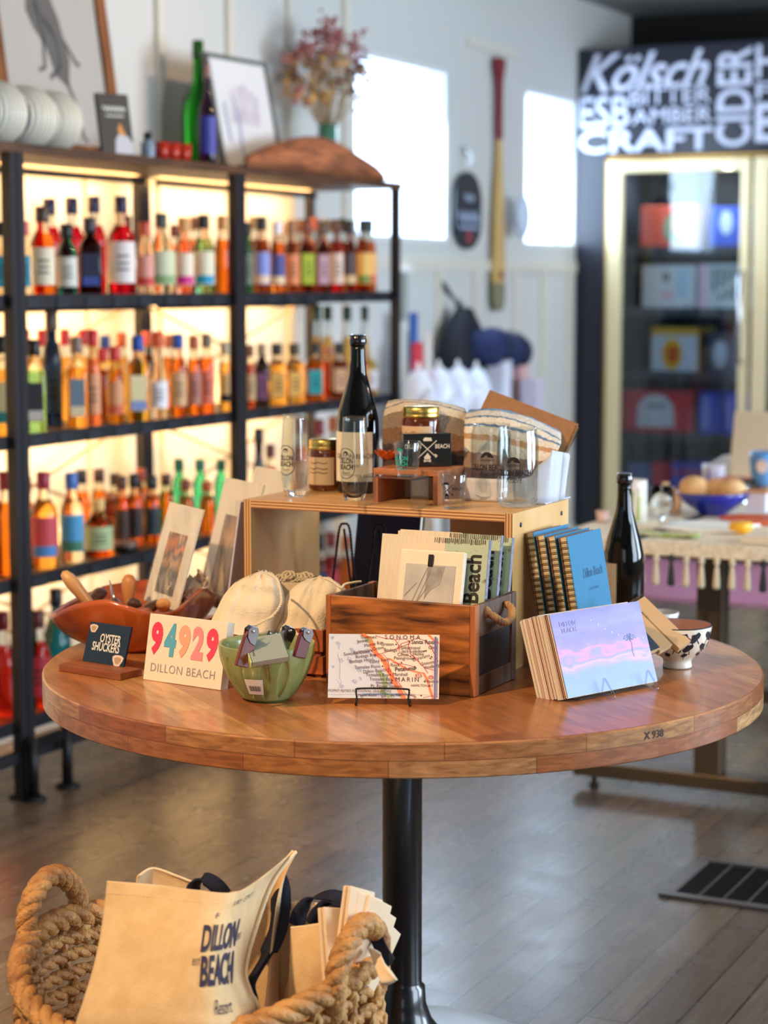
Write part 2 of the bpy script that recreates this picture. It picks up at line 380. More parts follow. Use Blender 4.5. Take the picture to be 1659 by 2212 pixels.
for i, (a, b) in enumerate((W1, W2)):
    m = MB()
    for q in ((a, a + .02, WZ[0], WZ[1]), (b - .02, b, WZ[0], WZ[1]), (a + .02, b - .02, WZ[0], WZ[0] + .02), (a + .02, b - .02, WZ[1] - .02, WZ[1])): m.box(WX - .11, WX - .005, *q)
    o = struct('window_%d' % (i + 1), m, mat('window_frame_paint', (222, 224, 226), .4))
    MB().box(WX - .09, WX - .086, a + .02, b - .02, WZ[0] + .02, WZ[1] - .02).build('pane', gl, o)
for i, (a, b) in enumerate(((2.35, 4.45), (5.35, 7.45))):
    m = MB()
    for q in ((a, a + .05, .7, 2.4), (b - .05, b, .7, 2.4), (a + .05, b - .05, .7, .75), (a + .05, b - .05, 2.35, 2.4), ((a + b) / 2 - .03, (a + b) / 2 + .03, .75, 2.35)): m.box(3.01, 3.11, *q)
    struct('window_%d' % (i + 3), m, mat('window_frame_paint', (222, 224, 226), .4))

# ---- cooler partition with the lettered header and the display fridge
FX0, FX1 = -3.43, -1.10
part = MB().box(WX + .001, FX0, BY, BY + .12, 0, 2.525).box(FX0, 1.2, BY, BY + .12, 2.0, 2.525).box(FX1, 1.2, BY, BY + .12, 0, 2.0)
sgn = thing('lettered_cooler_header', 'tall dark navy partition around the fridge, header painted with beer words', 'partition')
part.build('panel', navy_m, sgn)
L_ = MB(); wy = BY - .004
def F2(x, z): return (x, wy, z)
def put(body, px0, px1, py0, py1, rot=0, **k):
    """fit a word in the box px0..px1, py0..py1 of the header"""
    a = Yp(px0, (py0 + py1) / 2, BY); b = Yp(px1, (py0 + py1) / 2, BY); cx = (a.x + b.x) / 2
    t = Yp((px0 + px1) / 2, py0, BY).z; o = Yp((px0 + px1) / 2, py1, BY).z; wd, ht = b.x - a.x, t - o
    v, f = text2d(body, 1, **k); xs = [p[0] for p in v]; zs = [p[1] for p in v]
    W_, H_ = max(xs) - min(xs), max(zs) - min(zs); mx, mz = (max(xs) + min(xs)) / 2, (max(zs) + min(zs)) / 2
    if rot: L_.add([F2(cx - (p[1] - mz) * wd / H_, (t + o) / 2 + (p[0] - mx) * ht / W_) for p in v], f)
    else: L_.add([F2(cx + (p[0] - mx) * wd / W_, (t + o) / 2 + (p[1] - mz) * ht / H_) for p in v], f)
put('K\u00f6lsch', 1254, 1532, 112, 196, bold=.012, shear=.45, sp_=.95)
put('ESB', 1252, 1360, 208, 276, bold=.008)
put('BITTER', 1362, 1536, 188, 224, bold=.004)
put('AMBER', 1366, 1538, 232, 266, bold=.004)
put('CRAFT', 1250, 1540, 278, 328, bold=.022)
put('CIDER', 1548, 1624, 102, 316, rot=1, bold=.02)
put('H', 1634, 1685, 96, 168, bold=.015); put('F', 1634, 1665, 178, 214, bold=.01); put('B', 1632, 1690, 222, 306, bold=.02)
L_.build('painted_lettering', mat('white_sign_paint', (205, 208, 228), .5), sgn)

fr = thing('glass_door_fridge', 'tall two-door display fridge with cream and gold frame, filled with beer cartons', 'fridge')
gold = mat('cream_gold_frame', (232, 214, 168), .3, metal=.35)
gold2 = mat('gold_frame_edge', (178, 134, 66), .3, metal=.6)
MB().box(FX0, FX0 + .012, BY - .03, BY + .1, .08, 1.99).box(FX0, FX1, BY - .03, BY + .1, 1.975, 1.99).box(FX1 - .012, FX1, BY - .03, BY + .1, .08, 1.975).build('outer_frame', gold2, fr)
ins = MB().box(FX0 + .012, FX1 - .012, BY + .74, BY + .76, .1, 1.97).box(FX0 + .012, FX0 + .03, BY + .1, BY + .74, .1, 1.97).box(FX1 - .03, FX1 - .012, BY + .1, BY + .74, .1, 1.97).box(FX0 + .03, FX1 - .03, BY + .1, BY + .74, 1.95, 1.97).box(FX0 + .03, FX1 - .03, BY - .0, BY + .74, 0, .1)
ins.build('cabinet', mat('fridge_interior', (42, 46, 54), .4), fr)
SHZ = [1.545, 1.24, .92, .61, .30]
for z in SHZ: MB().box(FX0 + .03, FX1 - .03, BY + .12, BY + .7, z - .018, z).box(FX0 + .03, FX1 - .03, BY + .112, BY + .12, z - .04, z + .004).build('shelf', mat('fridge_shelf', (52, 56, 64), .35), fr)
for i, (a, b) in enumerate(((FX0 + .014, -2.69), (-2.67, -1.9))):
    d = MB()
    for q in ((a, a + .075, .1, 1.97), (b - .045, b, .1, 1.97), (a + .075, b - .045, 1.91, 1.97), (a + .075, b - .045, .1, .2)): d.box(q[0], q[1], BY - .045, BY - .005, q[2], q[3])
    o = d.build('door', gold, fr, bevel=.006)
    MB().box(a + .075, b - .045, BY - .03, BY - .026, .2, 1.91).build('glass', sheet_glass('fridge_door_glass', (225, 232, 235), .05), o)
    MB().tube([(b - .03, BY - .045, 1.42), (b - .03, BY - .085, 1.40), (b - .03, BY - .085, 1.0), (b - .03, BY - .045, .98)], .011).build('handle', STEEL, o)
# beer cartons in the fridge  (px box -> carton)
def carton(px0, px1, shelf, py0, c, label, deco=None, c2=None):
    y = BY + .16; a = Yp(px0, 600, y).x; b = Yp(px1, 600, y).x; z0 = SHZ[shelf]; z1 = Yp((px0 + px1) / 2, py0, y).z
    r = thing('beer_carton', label, 'box', ((a + b) / 2, y, z0 + .001), group='beer cartons in the fridge'); w = (b - a) / 2; h = z1 - z0
    MB().box(-w, w, 0, .28, 0, h).build('carton_body', mat('carton_%d_%d_%d' % c, c, .5), r, bevel=.003)
    if deco: q = MB(); deco(q, w, h); q.build('printed_panel', [mat('carton_print_%d_%d_%d' % k, k, .5) for k in c2], r)
def disc(m, cx, cz, rx, rz_, mi=0, e=.001): flat_poly(m, arc(cx, cz, rx, rz_, 0, 360, 24)[:-1], mi, lambda x, z: (x, -e, z))
def rect(m, x0, x1, z0, z1, mi=0, e=.001): flat_poly(m, [(x0, z0), (x1, z0), (x1, z1), (x0, z1)], mi, lambda x, z: (x, -e, z))
def dA(m, w, h): disc(m, w * .35, h * .45, w * .5, h * .38, 0); disc(m, w * .4, h * .5, w * .3, h * .22, 1, .002)
carton(1382, 1500, 0, 445, (200, 84, 62), 'orange-red beer carton with green badge on the fridge\'s highest shelf', dA, [(120, 160, 130), (230, 150, 110)])
def dB(m, w, h): disc(m, -w * .1, h * .6, w * .35, h * .3, 0)
carton(1530, 1612, 0, 447, (60, 92, 205), 'blue beer carton with pale badge on the fridge\'s highest shelf', dB, [(200, 215, 225)])
def dC(m, w, h): rect(m, w * .3, w * .75, h * .25, h * .9, 0); rect(m, -w * .3, w * .2, h * .2, h * .4, 1); disc(m, -w * .1, h * .72, w * .15, h * .12, 2, .002)
carton(1387, 1503, 1, 573, (214, 214, 220), 'white beer carton with faint blue and pink print on the second fridge shelf', dC, [(180, 204, 228), (226, 190, 196), (120, 120, 110)])
def dD(m, w, h):
    rect(m, -w, -w * .6, 0, h, 0)
    for i in range(5): rect(m, -w * .45 + i * w * .28, -w * .32 + i * w * .28, h * .2, h * .9, 1); rect(m, -w * .45 + i * w * .28, -w * .25 + i * w * .28, h * (.25 + .1 * i), h * (.35 + .1 * i), 2, .002)
carton(1509, 1618, 1, 570, (206, 216, 220), 'pale carton with pink side and dark striped lettering on the second fridge shelf', dD, [(226, 190, 208), (70, 90, 96), (232, 236, 238)])
def dE(m, w, h): rect(m, -w * .96, w * .96, 0, h * .82, 0); disc(m, -w * .1, h * .4, w * .42, h * .36, 1, .002); disc(m, -w * .08, h * .4, w * .25, h * .2, 2, .003)
carton(1408, 1512, 2, 708, (222, 170, 60), 'white carton with yellow top and orange sun badge on the third fridge shelf', dE, [(205, 208, 222), (240, 178, 40), (206, 92, 40)])
def dF(m, w, h): disc(m, -w * .35, h * .45, w * .35, h * .35, 0)
carton(1530, 1618, 2, 718, (66, 68, 82), 'charcoal carton with pale round badge on the third fridge shelf', dF, [(190, 192, 204)])
def dG(m, w, h):
    flat_poly(m, arc(-w * .05, h * .5, w * .52, h * .42, 0, 180, 16) + [(-w * .57, h * .12), (w * .47, h * .12)], 0, lambda x, z: (x, -.001, z))
    rect(m, -w * .3, w * .25, h * .6, h * .68, 1, .002)
carton(1348, 1502, 3, 845, (204, 40, 58), 'red beer carton with white arched label on the fourth fridge shelf', dG, [(206, 206, 214), (120, 120, 130)])
def dH(m, w, h): rect(m, -w * .75, -w * .05, h * .1, h * .9, 0)
carton(1516, 1562, 3, 848, (30, 70, 200), 'narrow royal blue carton beside the red carton in the fridge', dH, [(120, 140, 220)])
carton(1568, 1612, 3, 848, (24, 66, 205), 'narrow blue carton nearest the fridge\'s middle post', dH, [(110, 126, 224)])
carton(1360, 1410, 4, 1003, (80, 100, 158), 'slate blue carton on the lowest visible fridge shelf')
carton(1414, 1452, 4, 1000, (196, 30, 50), 'red carton between two blue cartons on the lowest visible fridge shelf')
carton(1456, 1600, 4, 1003, (40, 60, 190), 'wide blue carton with red strip on the lowest visible fridge shelf', lambda m, w, h: rect(m, -w, w, h * .6, h * .8, 0), [(170, 50, 100)])

# pink mat on the floor in front of the fridge
o = MB().box(-3.2, -1.95, 8.2, 9.35, .0, .012).build('floor_mat', mat('pink_mat', (196, 128, 150), .8, c2=(180, 112, 138), ns=30), label='dusty pink mat lying on the floor before the fridge', category='mat')
# floor vent
vt = thing('floor_vent', 'dark metal floor vent with pale frame set in the floor boards', 'vent', (-1.355, 4.16, 0))
VW, VH = .56, .325
m = MB()
for q in ((0, VW, 0, .028), (0, VW, VH - .028, VH), (0, .028, .028, VH - .028), (VW - .028, VW, .028, VH - .028)): m.box(*q, .0005, .008)
m.build('frame', mat('vent_frame_metal', (120, 112, 108), .35, metal=.5), vt, bevel=.002)
m = MB().box(.028, VW - .028, .028, VH - .028, .0003, .0012)
m.build('grille', mat('vent_dark', (28, 22, 20), .6), vt)
m = MB()
for i in range(1, 9):
    x = .028 + i * (VW - .056) / 9; m.box(x - .002, x + .002, .028, VH - .028, .0012, .006)
for j in range(26):
    y = .034 + j * .0103
    for i in range(9): pass
    m.box(.028, VW - .028, y, y + .0022, .0012, .0035, 1)
m.build('grille_bars', [mat('vent_bar', (92, 84, 80), .4, metal=.5), mat('vent_dark_bar', (36, 30, 28), .5)], vt)

# ================================================================== THINGS ON THE WINDOW WALL
pd = thing('wooden_paddle', 'long wooden paddle with red grip hanging upright between the two windows', 'paddle')
xy = Xp(1078, 300, WX + .03); 
def zz(py): return Xp(1078, py, WX + .03).z
c = WX + .03; yy = xy.y
def strip(prof, x0, x1, m=0):
    q = MB(); pts = [(-w_, z) for w_, z in prof] + [(w_, z) for w_, z in prof[::-1]]
    n = len(pts); vs = [(x0, yy + a, z) for a, z in pts] + [(x1, yy + a, z) for a, z in pts]
    q.add(vs, [tuple(range(n)), tuple(range(2 * n - 1, n - 1, -1))] + [(i, i + n, (i + 1) % n + n, (i + 1) % n) for i in range(n)]); return q
strip([(.045, zz(124)), (.05, zz(138)), (.035, zz(160)), (.020, zz(180)), (.018, zz(302))], c - .012, c + .014).build('grip', mat('red_paddle_paint', (126, 34, 40), .5), pd, bevel=.006)
strip([(.018, zz(302)), (.022, zz(350)), (.040, zz(420)), (.055, zz(500)), (.060, zz(560)), (.062, zz(612))], c - .010, c + .012).build('shaft_and_blade', mat('varnished_pine', (212, 178, 112), .4, c2=(196, 158, 92), ns=5, nstretch=(4, 14, 1)), pd, bevel=.006)
strip([(.062, zz(612)), (.064, zz(640)), (.055, zz(662)), (.030, zz(672))], c - .010, c + .012).build('painted_tip', mat('green_paddle_tip', (128, 124, 96), .5), pd, bevel=.006)
MB().box(c + .0125, c + .014, yy - .014, yy + .03, zz(602), zz(586)).build('emblem', mat('red_paddle_paint', (176, 74, 60), .5), pd)
ov = thing('oval_sign', 'dark oval tin sign with white band lettering hanging beside the paddle', 'sign', (WX + .02, Xp(1010, 455, WX + .02).y, Xp(1010, 455, WX + .02).z), PI / 2)
pts = arc(0, 0, .145, .125, 0, 180, 16); pts = [(x, z + .045) for x, z in pts] + [(x, z - .045) for x, z in arc(0, 0, .145, .125, 180, 360, 16)]
MB().poly(pts, -.006, .006).build('plate', mat('dark_tin', (20, 30, 42), .4), ov)
fO = lambda x, z: (x, -.0085, z)
mm = MB(); strokes(mm, [[(-.11 + .22 * i / 40, -.03 + .028 * math.sin(i * 1.1)) for i in range(41)], [(-.11, -.075), (.11, -.075)]], .014, 0, fO)
strokes(mm, [[(-.05 + .1 * i / 20, .055 + .016 * math.sin(i * 1.3)) for i in range(21)]], .012, 0, fO); mm.build('script_band', mat('pale_sign_ink', (150, 165, 190), .5), ov)
MB().poly(arc(0, -.115, .035, .03, 0, 360, 16)[:-1], -.0085, -.007).build('emblem', mat('red_sign_emblem', (150, 60, 70), .5), ov)
def hook(px, py, label):
    p = Xp(px, py, WX + .015); h = thing('wall_hook', label, 'hook', p)
    MB().lathe([(0, 0), (.018, 0), (.018, .008), (0, .008)], 16).build('plate', STEEL, h).rotation_euler = (0, PI / 2, 0)
    MB().tube(spline([(0, 0, 0), (.03, 0, -.01), (.045, 0, -.04), (.03, 0, -.06), (.015, 0, -.045)], 5), .005).build('prong', STEEL, h)
    return p
hook(1001, 325, 'small metal wall hook above the oval sign')
hp = hook(991, 655, 'small metal wall hook from which the dark bag hangs')
# dark bag hanging from the hook, a rolled blue blanket strapped across it
bagp = Xp(1000, 740, WX + .1)
bg_ = thing('hanging_bag', 'black cloth bag hanging from a hook on the white wall', 'bag', (bagp.x, bagp.y, bagp.z))
MB().grid(net([[(-.02, -.03, .15), (.03, -.03, .15), (.03, .03, .15), (-.02, .03, .15), (-.02, -.03, .15)], [(-.05, -.13, .02), (.06, -.13, .02), (.06, .12, .02), (-.05, .12, .02), (-.05, -.13, .02)],
    [(-.06, -.17, -.12), (.08, -.16, -.13), (.08, .20, -.10), (-.05, .20, -.10), (-.06, -.17, -.12)], [(-.05, -.15, -.26), (.06, -.15, -.26), (.06, .17, -.24), (-.05, .17, -.24), (-.05, -.15, -.26)]]), 24, 16).build('bag_body', mat('black_bag_cloth', (22, 24, 34), .8), bg_)
MB().tube([(-.01, 0, .14), (-.07, -.02, .24), (-.09, -.03, .27), (-.07, -.03, .22), (.0, .02, .14)], .006).build('strap', mat('black_bag_cloth', (22, 24, 34), .8), bg_)
rl = thing('rolled_blanket', 'rolled dark blue blanket hanging sideways before the black bag', 'blanket', (bagp.x + .13, bagp.y + .12, bagp.z - .03))
rb = MB().lathe([(0, -.20), (.05, -.20), (.075, -.185), (.082, -.1), (.078, 0), (.084, .1), (.075, .19), (.05, .20), (0, .20)], 24); q = rb.build('roll', mat('navy_blanket', (36, 48, 92), .85, c2=(24, 32, 66), ns=40, bump=.4), rl); q.rotation_euler = (PI / 2 - .1, 0, 0)
for dz in (-.1, .1):
    q = MB().lathe([(.086, dz - .008), (.089, dz - .008), (.089, dz + .008), (.086, dz + .008)], 24).build('strap', BLACK, rl); q.rotation_euler = (PI / 2 - .1, 0, 0)
# round sign edge peeking at the second window
p = Xp(1128, 468, WX + .08)
rs = thing('round_sign', 'round white shade hanging at the edge of the second window', 'lamp', p)
MB().ball((0, 0, 0), .10, sz=(.35, .6, 1)).build('signboard', mat('white_round_sign', (196, 206, 226), .6), rs)
MB().tube([(0, 0, .1), (0, 0, .55)], .002).build('cord', WHITE, rs)
p = Xp(872, 620, WX + .01)
th = thing('wall_thermometer', 'narrow grey wall gauge with white top beside the shelving', 'gauge', p)
MB().box(0, .02, -.05, .0, -.14, .06).build('back_plate', mat('grey_gauge', (150, 156, 150), .5), th, bevel=.004)
MB().box(0, .03, -.07, .03, .06, .085).build('cap', WHITE, th, bevel=.004)

# ================================================================== WHITE DISPLAY TABLE UNDER THE WINDOWS
y_a, y_b = 6.75, 7.95
dt = thing('display_bench', 'low white display bench standing under the two windows', 'bench', (WX + .05, y_a, 0))
MB().box(0, .47, 0, y_b - y_a, .70, .74).build('top', WHITE, dt, bevel=.004)
for x, y in ((.04, .04), (.42, .04), (.04, 1.16), (.42, 1.16)): MB().box(x - .025, x + .025, y - .025, y + .025, 0, .70).build('leg', WHITE, dt)
silver = mat('white_foil_wrap', (226, 230, 242), .22, bump=.5, bscale=40)
def on_bench(name, px, py, wpx, hpx, c, label, cat, d=.25, kind='box', m_=None):
    X0 = WX + .05 + d; b = Xp(px, py, X0); dep = proj(b)[2]; wd = wpx * dep / F; ht = max(hpx * dep / F, .03)
    z0 = .741; top = b.z + ht / 2; mt = m_ or mat('bench_%d_%d_%d' % c, c, .4)
    o = thing(name, label, cat, (X0, b.y, z0), group='things on the white bench')
    hgt = max(top - z0, .04)
    if kind == 'box': MB().box(-.04, .04, -wd / 2, wd / 2, 0, hgt).build('box_body', mt, o, bevel=.004); MB().box(-.042, .042, -wd / 2 - .002, wd / 2 + .002, hgt * .72, hgt + .002).build('lid', mt, o, bevel=.003)
    elif kind == 'pouch':
        r = wd / 2; MB().ball((0, 0, hgt * .5), hgt * .5, 14, sz=(.5, min(1.6, r * 2.2 / hgt), 1)).build('pouch_body', mt, o)
        MB().tube([(0, -r * .4, hgt * .97), (0, -r * .1, hgt * 1.08), (0, r * .3, hgt * .97)], .006).build('tie', WHITE, o)
    elif kind == 'card': MB().box(-.006, .006, -wd / 2, wd / 2, 0, hgt).build('card_sheet', mt, o); MB().box(-.03, -.006, -.02, .02, 0, hgt * .6).build('stand', WHITE, o)
for i, (px, py, w_, h_, lab) in enumerate(((905, 832, 58, 70, 'white foil pouch nearest the shelving post'), (948, 840, 60, 96, 'tall white foil pouch under the hanging bag'), (990, 826, 62, 70, 'white foil pouch with a rounded top, fourth from the shelving'),
        (1030, 838, 58, 90, 'white foil pouch left of the pink box'), (925, 872, 60, 60, 'low white foil pouch in the front row near the shelving'), (980, 880, 56, 50, 'low white foil pouch in front of the tall one'), (1040, 866, 60, 60, 'low white foil pouch behind the towel bin'))):
    on_bench('foil_pouch', px, py, w_, h_, None, lab, 'pouch', d=.18 if i < 4 else .36, kind='pouch', m_=silver)
on_bench('gift_box', 1078, 805, 44, 60, (222, 222, 236), 'white gift box standing tallest on the bench', 'box', d=.2)
on_bench('gift_box', 1115, 820, 40, 60, (222, 176, 176), 'pink gift box right of the tall white one', 'box', d=.2)
on_bench('gift_box', 1150, 845, 42, 50, (206, 196, 214), 'lilac gift box near the bench\'s far end', 'box', d=.3)
on_bench('greeting_card', 893, 700, 34, 50, (60, 96, 168), 'blue card standing high behind the shelving post', 'card', d=.08, kind='card')
on_bench('greeting_card', 902, 770, 44, 60, (206, 60, 74), 'red card leaning beside the shelving post', 'card', d=.12, kind='card')
on_bench('greeting_card', 925, 745, 30, 60, (226, 214, 204), 'tall cream card standing right of the blue card', 'card', d=.05, kind='card')
# ================================================================== BOTTLE SHELVING
XF, XB = -3.15, -3.50
PY = [3.10, 4.25, 5.395, 6.54]
LEV = [1.70, 1.33, .962, .586, .205]
iron = mat('dark_iron', (46, 44, 48), .45, metal=.4)
plank_w = wood('dark_shelf_wood', (92, 60, 36), (54, 34, 22), axis=1, rough=.5)
tag_m = mat('black_shelf_tag', (34, 36, 46), .5)
led = mat('warm_led_strip', (255, 204, 128), .5, emit=70)
names = ['cut off at the photo\'s left edge', 'between the two tall front posts', 'at the far end beside the first window']
for i in range(3):
    a, b = PY[i], PY[i + 1]
    s = thing('bottle_shelving', 'iron and wood shelving bay of bottles, ' + names[i], 'shelving', (XF, a, 0), group='bottle shelving bays')
    L = b - a; hw = .014
    for x, y in ((0, 0), (0, L), (XB - XF, 0), (XB - XF, L)):
        yo = hw + .002 if y == 0 else -hw - .002
        MB().box(x - hw, x + hw, y + yo - hw, y + yo + hw, .16, 1.70).build('post', iron, s)
        MB().box(x - hw, x + hw, y + yo - hw, y + yo + hw, .008, .16).box(x - .03, x + .03, y + yo - .016, y + yo + .016, 0, .008).build('foot', iron, s)
    for j, z in enumerate(LEV):
        if z == 1.70: MB().box(XB - XF - .02, .02, .0, L, z - .0, z + .024).build('top_board', plank_w, s)
        else:
            MB().box(XB - XF + .015, -.015, .004, L - .004, z - .022, z).build('shelf_board', plank_w, s)
            MB().box(-.014, -.008, .035, L - .035, z - .030, z + .006).build('shelf_edge', mat('shelf_edge_strip', (24, 24, 30), .5), s)
            n = 8
            for q in range(n):
                y = .09 + (L - .2) * q / (n - 1)
                if j < 4: MB().box(-.0075, -.004, y - .032, y + .032, z - .030, z - .004).build('price_tag', tag_m, s)
        if j < 4:
            zs = z - (.008 if j == 0 else .030)
            MB().box(XB - XF + .02, XB - XF + .030, .06, L - .06, zs - .010, zs).build('light_strip', led, s)
            MB().box(XB - XF + .034, XB - XF + .040, .03, L - .03, zs - .018, zs).build('light_valance', iron, s)
    for z0, z1 in ((1.33, .962), (.962, .586), (.586, .205)):
        for sg in (0, 1):
            p = [(XB - XF - .02, .03 if sg else L - .03, z0 - .03), (XB - XF - .02, L - .03 if sg else .03, z1 + .02)]
            MB().tube(p, .005).build('brace', mat('grey_brace', (120, 100, 80), .5), s)
    MB().box(-.01, .01, .03, L - .03, .1, .13).build('rail', iron, s)
bs = thing('shelf_support_stand', 'black iron floor stand with two flanged legs at the shelving\'s foot', 'stand', (XF + .04, 4.232, 0))
for y in (0, .155):
    MB().tube([(0, y, .006), (0, y, .17)], .015, 12).build('leg', BLACKM, bs)
    MB().lathe([(0, 0), (.034, 0), (.034, .006), (.018, .014), (0, .014)], 20, cy=y).build('flange', BLACKM, bs)
MB().box(-.01, .01, -.02, .175, .14, .165).build('crossbar', BLACKM, bs)

def amb(n, c): return mat('liquid_' + n, c, .02, trans=1, ior=1.33)
LQ = {'amber': (206, 112, 30), 'dark': (124, 54, 18), 'gold': (226, 172, 78), 'crimson': (170, 12, 36), 'teal': (24, 110, 122), 'navy': (24, 44, 96), 'green': (120, 176, 128), 'rose': (226, 150, 120),
      'clear': (238, 236, 222), 'orange': (222, 108, 36), 'black': (26, 22, 26), 'seagreen': (60, 176, 142), 'red': (206, 40, 24), 'yellow': (240, 206, 90), 'deepgreen': (30, 84, 60)}
PLACED = {}
def make_bottle(px, shelf, dx, top, wpx, kind, liq, lab, cap, band=None, label='', lh=(.18, .78), caph=.13, fill=.78):
    """a bottle seen at px with its cap top at row `top`, dx metres behind the shelf front"""
    x = XF - .02 - dx; z0 = LEV[shelf] + (.0245 if shelf == 0 else .0008)
    p = Xp(px, proj((x, Xp(px, 1100, x).y, z0))[1], x); p = Xp(px, proj((x, p.y, z0))[1], x); dep = proj((x, p.y, z0))[2]
    r = wpx * dep / F / 2; zt = Xp(px, top, x).z; h = min(zt - z0, .352)
    bay = next((k for k in range(3) if p.y < PY[k + 1]), 2); ra = r * 1.03; sol = []
    best = None
    for ix in range(0, 30):
        for iy in range(-44, 45):
            X_, Y_ = min(x, XF - ra - .014) - ix * .01, p.y + iy * .007 ; e = .033 if (X_ > XF - .10 or X_ < XB + .06) else .004
            X_ = max(X_, XB + ra + .028); Y_ = min(max(Y_, PY[bay] + ra + e), PY[bay + 1] - ra - e)
            # sliding back along the view keeps the bottle where the photo shows it
            Y_ = min(max(Y_ + (x - X_) * 1.1 * 0, PY[bay] + ra + e), PY[bay + 1] - ra - e)
            c = abs(X_ - x) * .45 + abs(Y_ - p.y - (x - X_) * 1.55)
            if best and c >= best[0]: continue
            if all((X_ - q[0]) ** 2 + (Y_ - q[1]) ** 2 > (ra + q[2] + .001) ** 2 for q in PLACED.get(shelf, [])): best = (c, X_, Y_)
    if best: x, p.y = best[1], best[2]
    PLACED.setdefault(shelf, []).append((x, p.y, ra))
    o = thing('bottle', label, 'bottle', (x, p.y, z0), rz=math.radians(38), group='bottles on the backlit shelves')
    hb = h * (1 - caph)   # glass height
    nk = min(.34 * r + .004, .014)
    if kind == 'tall': pr = [(0, 0), (r * .9, 0), (r, .004), (r, hb * .62), (r * .93, hb * .70), (nk * 1.6, hb * .80), (nk, hb * .86), (nk, hb), (0, hb)]
    elif kind == 'square': pr = [(0, 0), (r * .94, 0), (r, .004), (r, hb * .70), (r * .9, hb * .76), (nk * 1.3, hb * .83), (nk, hb * .87), (nk, hb), (0, hb)]
    elif kind == 'slim': pr = [(0, 0), (r * .92, 0), (r, .004), (r, hb * .5), (r * .8, hb * .62), (nk * 1.2, hb * .75), (nk, hb * .8), (nk, hb), (0, hb)]
    elif kind == 'flask': pr = [(0, 0), (r * .8, 0), (r * .95, hb * .06), (r, hb * .4), (r * .92, hb * .6), (r * .6, hb * .76), (nk * 1.2, hb * .84), (nk, hb * .88), (nk, hb), (0, hb)]
    elif kind == 'squat': pr = [(0, 0), (r * .95, 0), (r, .004), (r, hb * .64), (r * .7, hb * .78), (nk * 1.3, hb * .84), (nk * 1.2, hb), (0, hb)]
    else: pr = [(0, 0), (r * .95, 0), (r, .004), (r, hb * .98), (r * .96, hb), (0, hb)]
    b = MB(); lm = lambda j: 0 if pr[j][1] < hb * fill * .9 else 1
    if kind == 'square': b.sq([(q[0] * (1.0 if q[0] > r * .5 else 1), q[1], .42 if q[0] > r * .5 else 1) for q in pr], mfn=lm)
    else: b.lathe(pr, 20, mfn=lm)
    gm = BOTTLE_CLEAR if liq not in ('seagreen', 'black', 'navy', 'teal', 'deepgreen') else amb(liq, LQ[liq])
    b.build('glass_body', [amb(liq, LQ[liq]), gm], o)
    cm = mat('cap_%d_%d_%d' % cap, cap, .4)
    MB().lathe([(nk * 1.25, hb - .012), (nk * 1.3, hb - .011), (nk * 1.3, h - .002), (nk * 1.15, h), (0, h)], 14).build('cap', cm, o)
    if lab:
        z1, z2 = hb * .62 * lh[0] / .78 * 1.0, hb * .62 * lh[1] / .78 * (1.0 if kind != 'slim' else .8); q = MB()
        R_ = r + .0006 if kind != 'square' else r * .90
        if kind == 'square': q.box(-r * .72, r * .72, -r - .001, -r + .001, z1, z2)
        else: q.grid(lambda u, v: (R_ * math.sin(-1.15 + 2.3 * u), -R_ * math.cos(-1.15 + 2.3 * u), z1 + (z2 - z1) * v), 12, 1)
        lo = q.build('label', mat('label_%d_%d_%d' % lab, lab, .55), o)
        q = MB(); bc = band or tuple(int(v * .45) for v in lab)
        fn = (lambda u, z: (u * r * .7, -r - .0016, z)) if kind == 'square' else (lambda u, z: ((R_ + .0007) * math.sin(u * .95), -(R_ + .0007) * math.cos(u * .95), z))
        def bar(u0, u1, za, zb):
            n = 8; q.add([fn(u0 + (u1 - u0) * i / n, zz_) for zz_ in (za, zb) for i in range(n + 1)], [(i, i + 1, i + n + 2, i + n + 1) for i in range(n)])
        if band: bar(-1, 1, z1 + (z2 - z1) * .02, z1 + (z2 - z1) * .28)
        else:
            for t in (.3, .45, .62): bar(-.5 + .2 * ((px + t * 10) % 1), .5, z1 + (z2 - z1) * t, z1 + (z2 - z1) * (t + .06))
        q.build('label_print', mat('print_%d_%d_%d' % bc, bc, .55), lo)
    return o
K = (24, 22, 26); NV = (28, 28, 66); GD = (200, 150, 90); WT = (226, 220, 205); RD = (196, 40, 40)
R1, R2, R3, R4 = 1, 2, 3, 4
F_, M_, B_ = .06, .15, .25
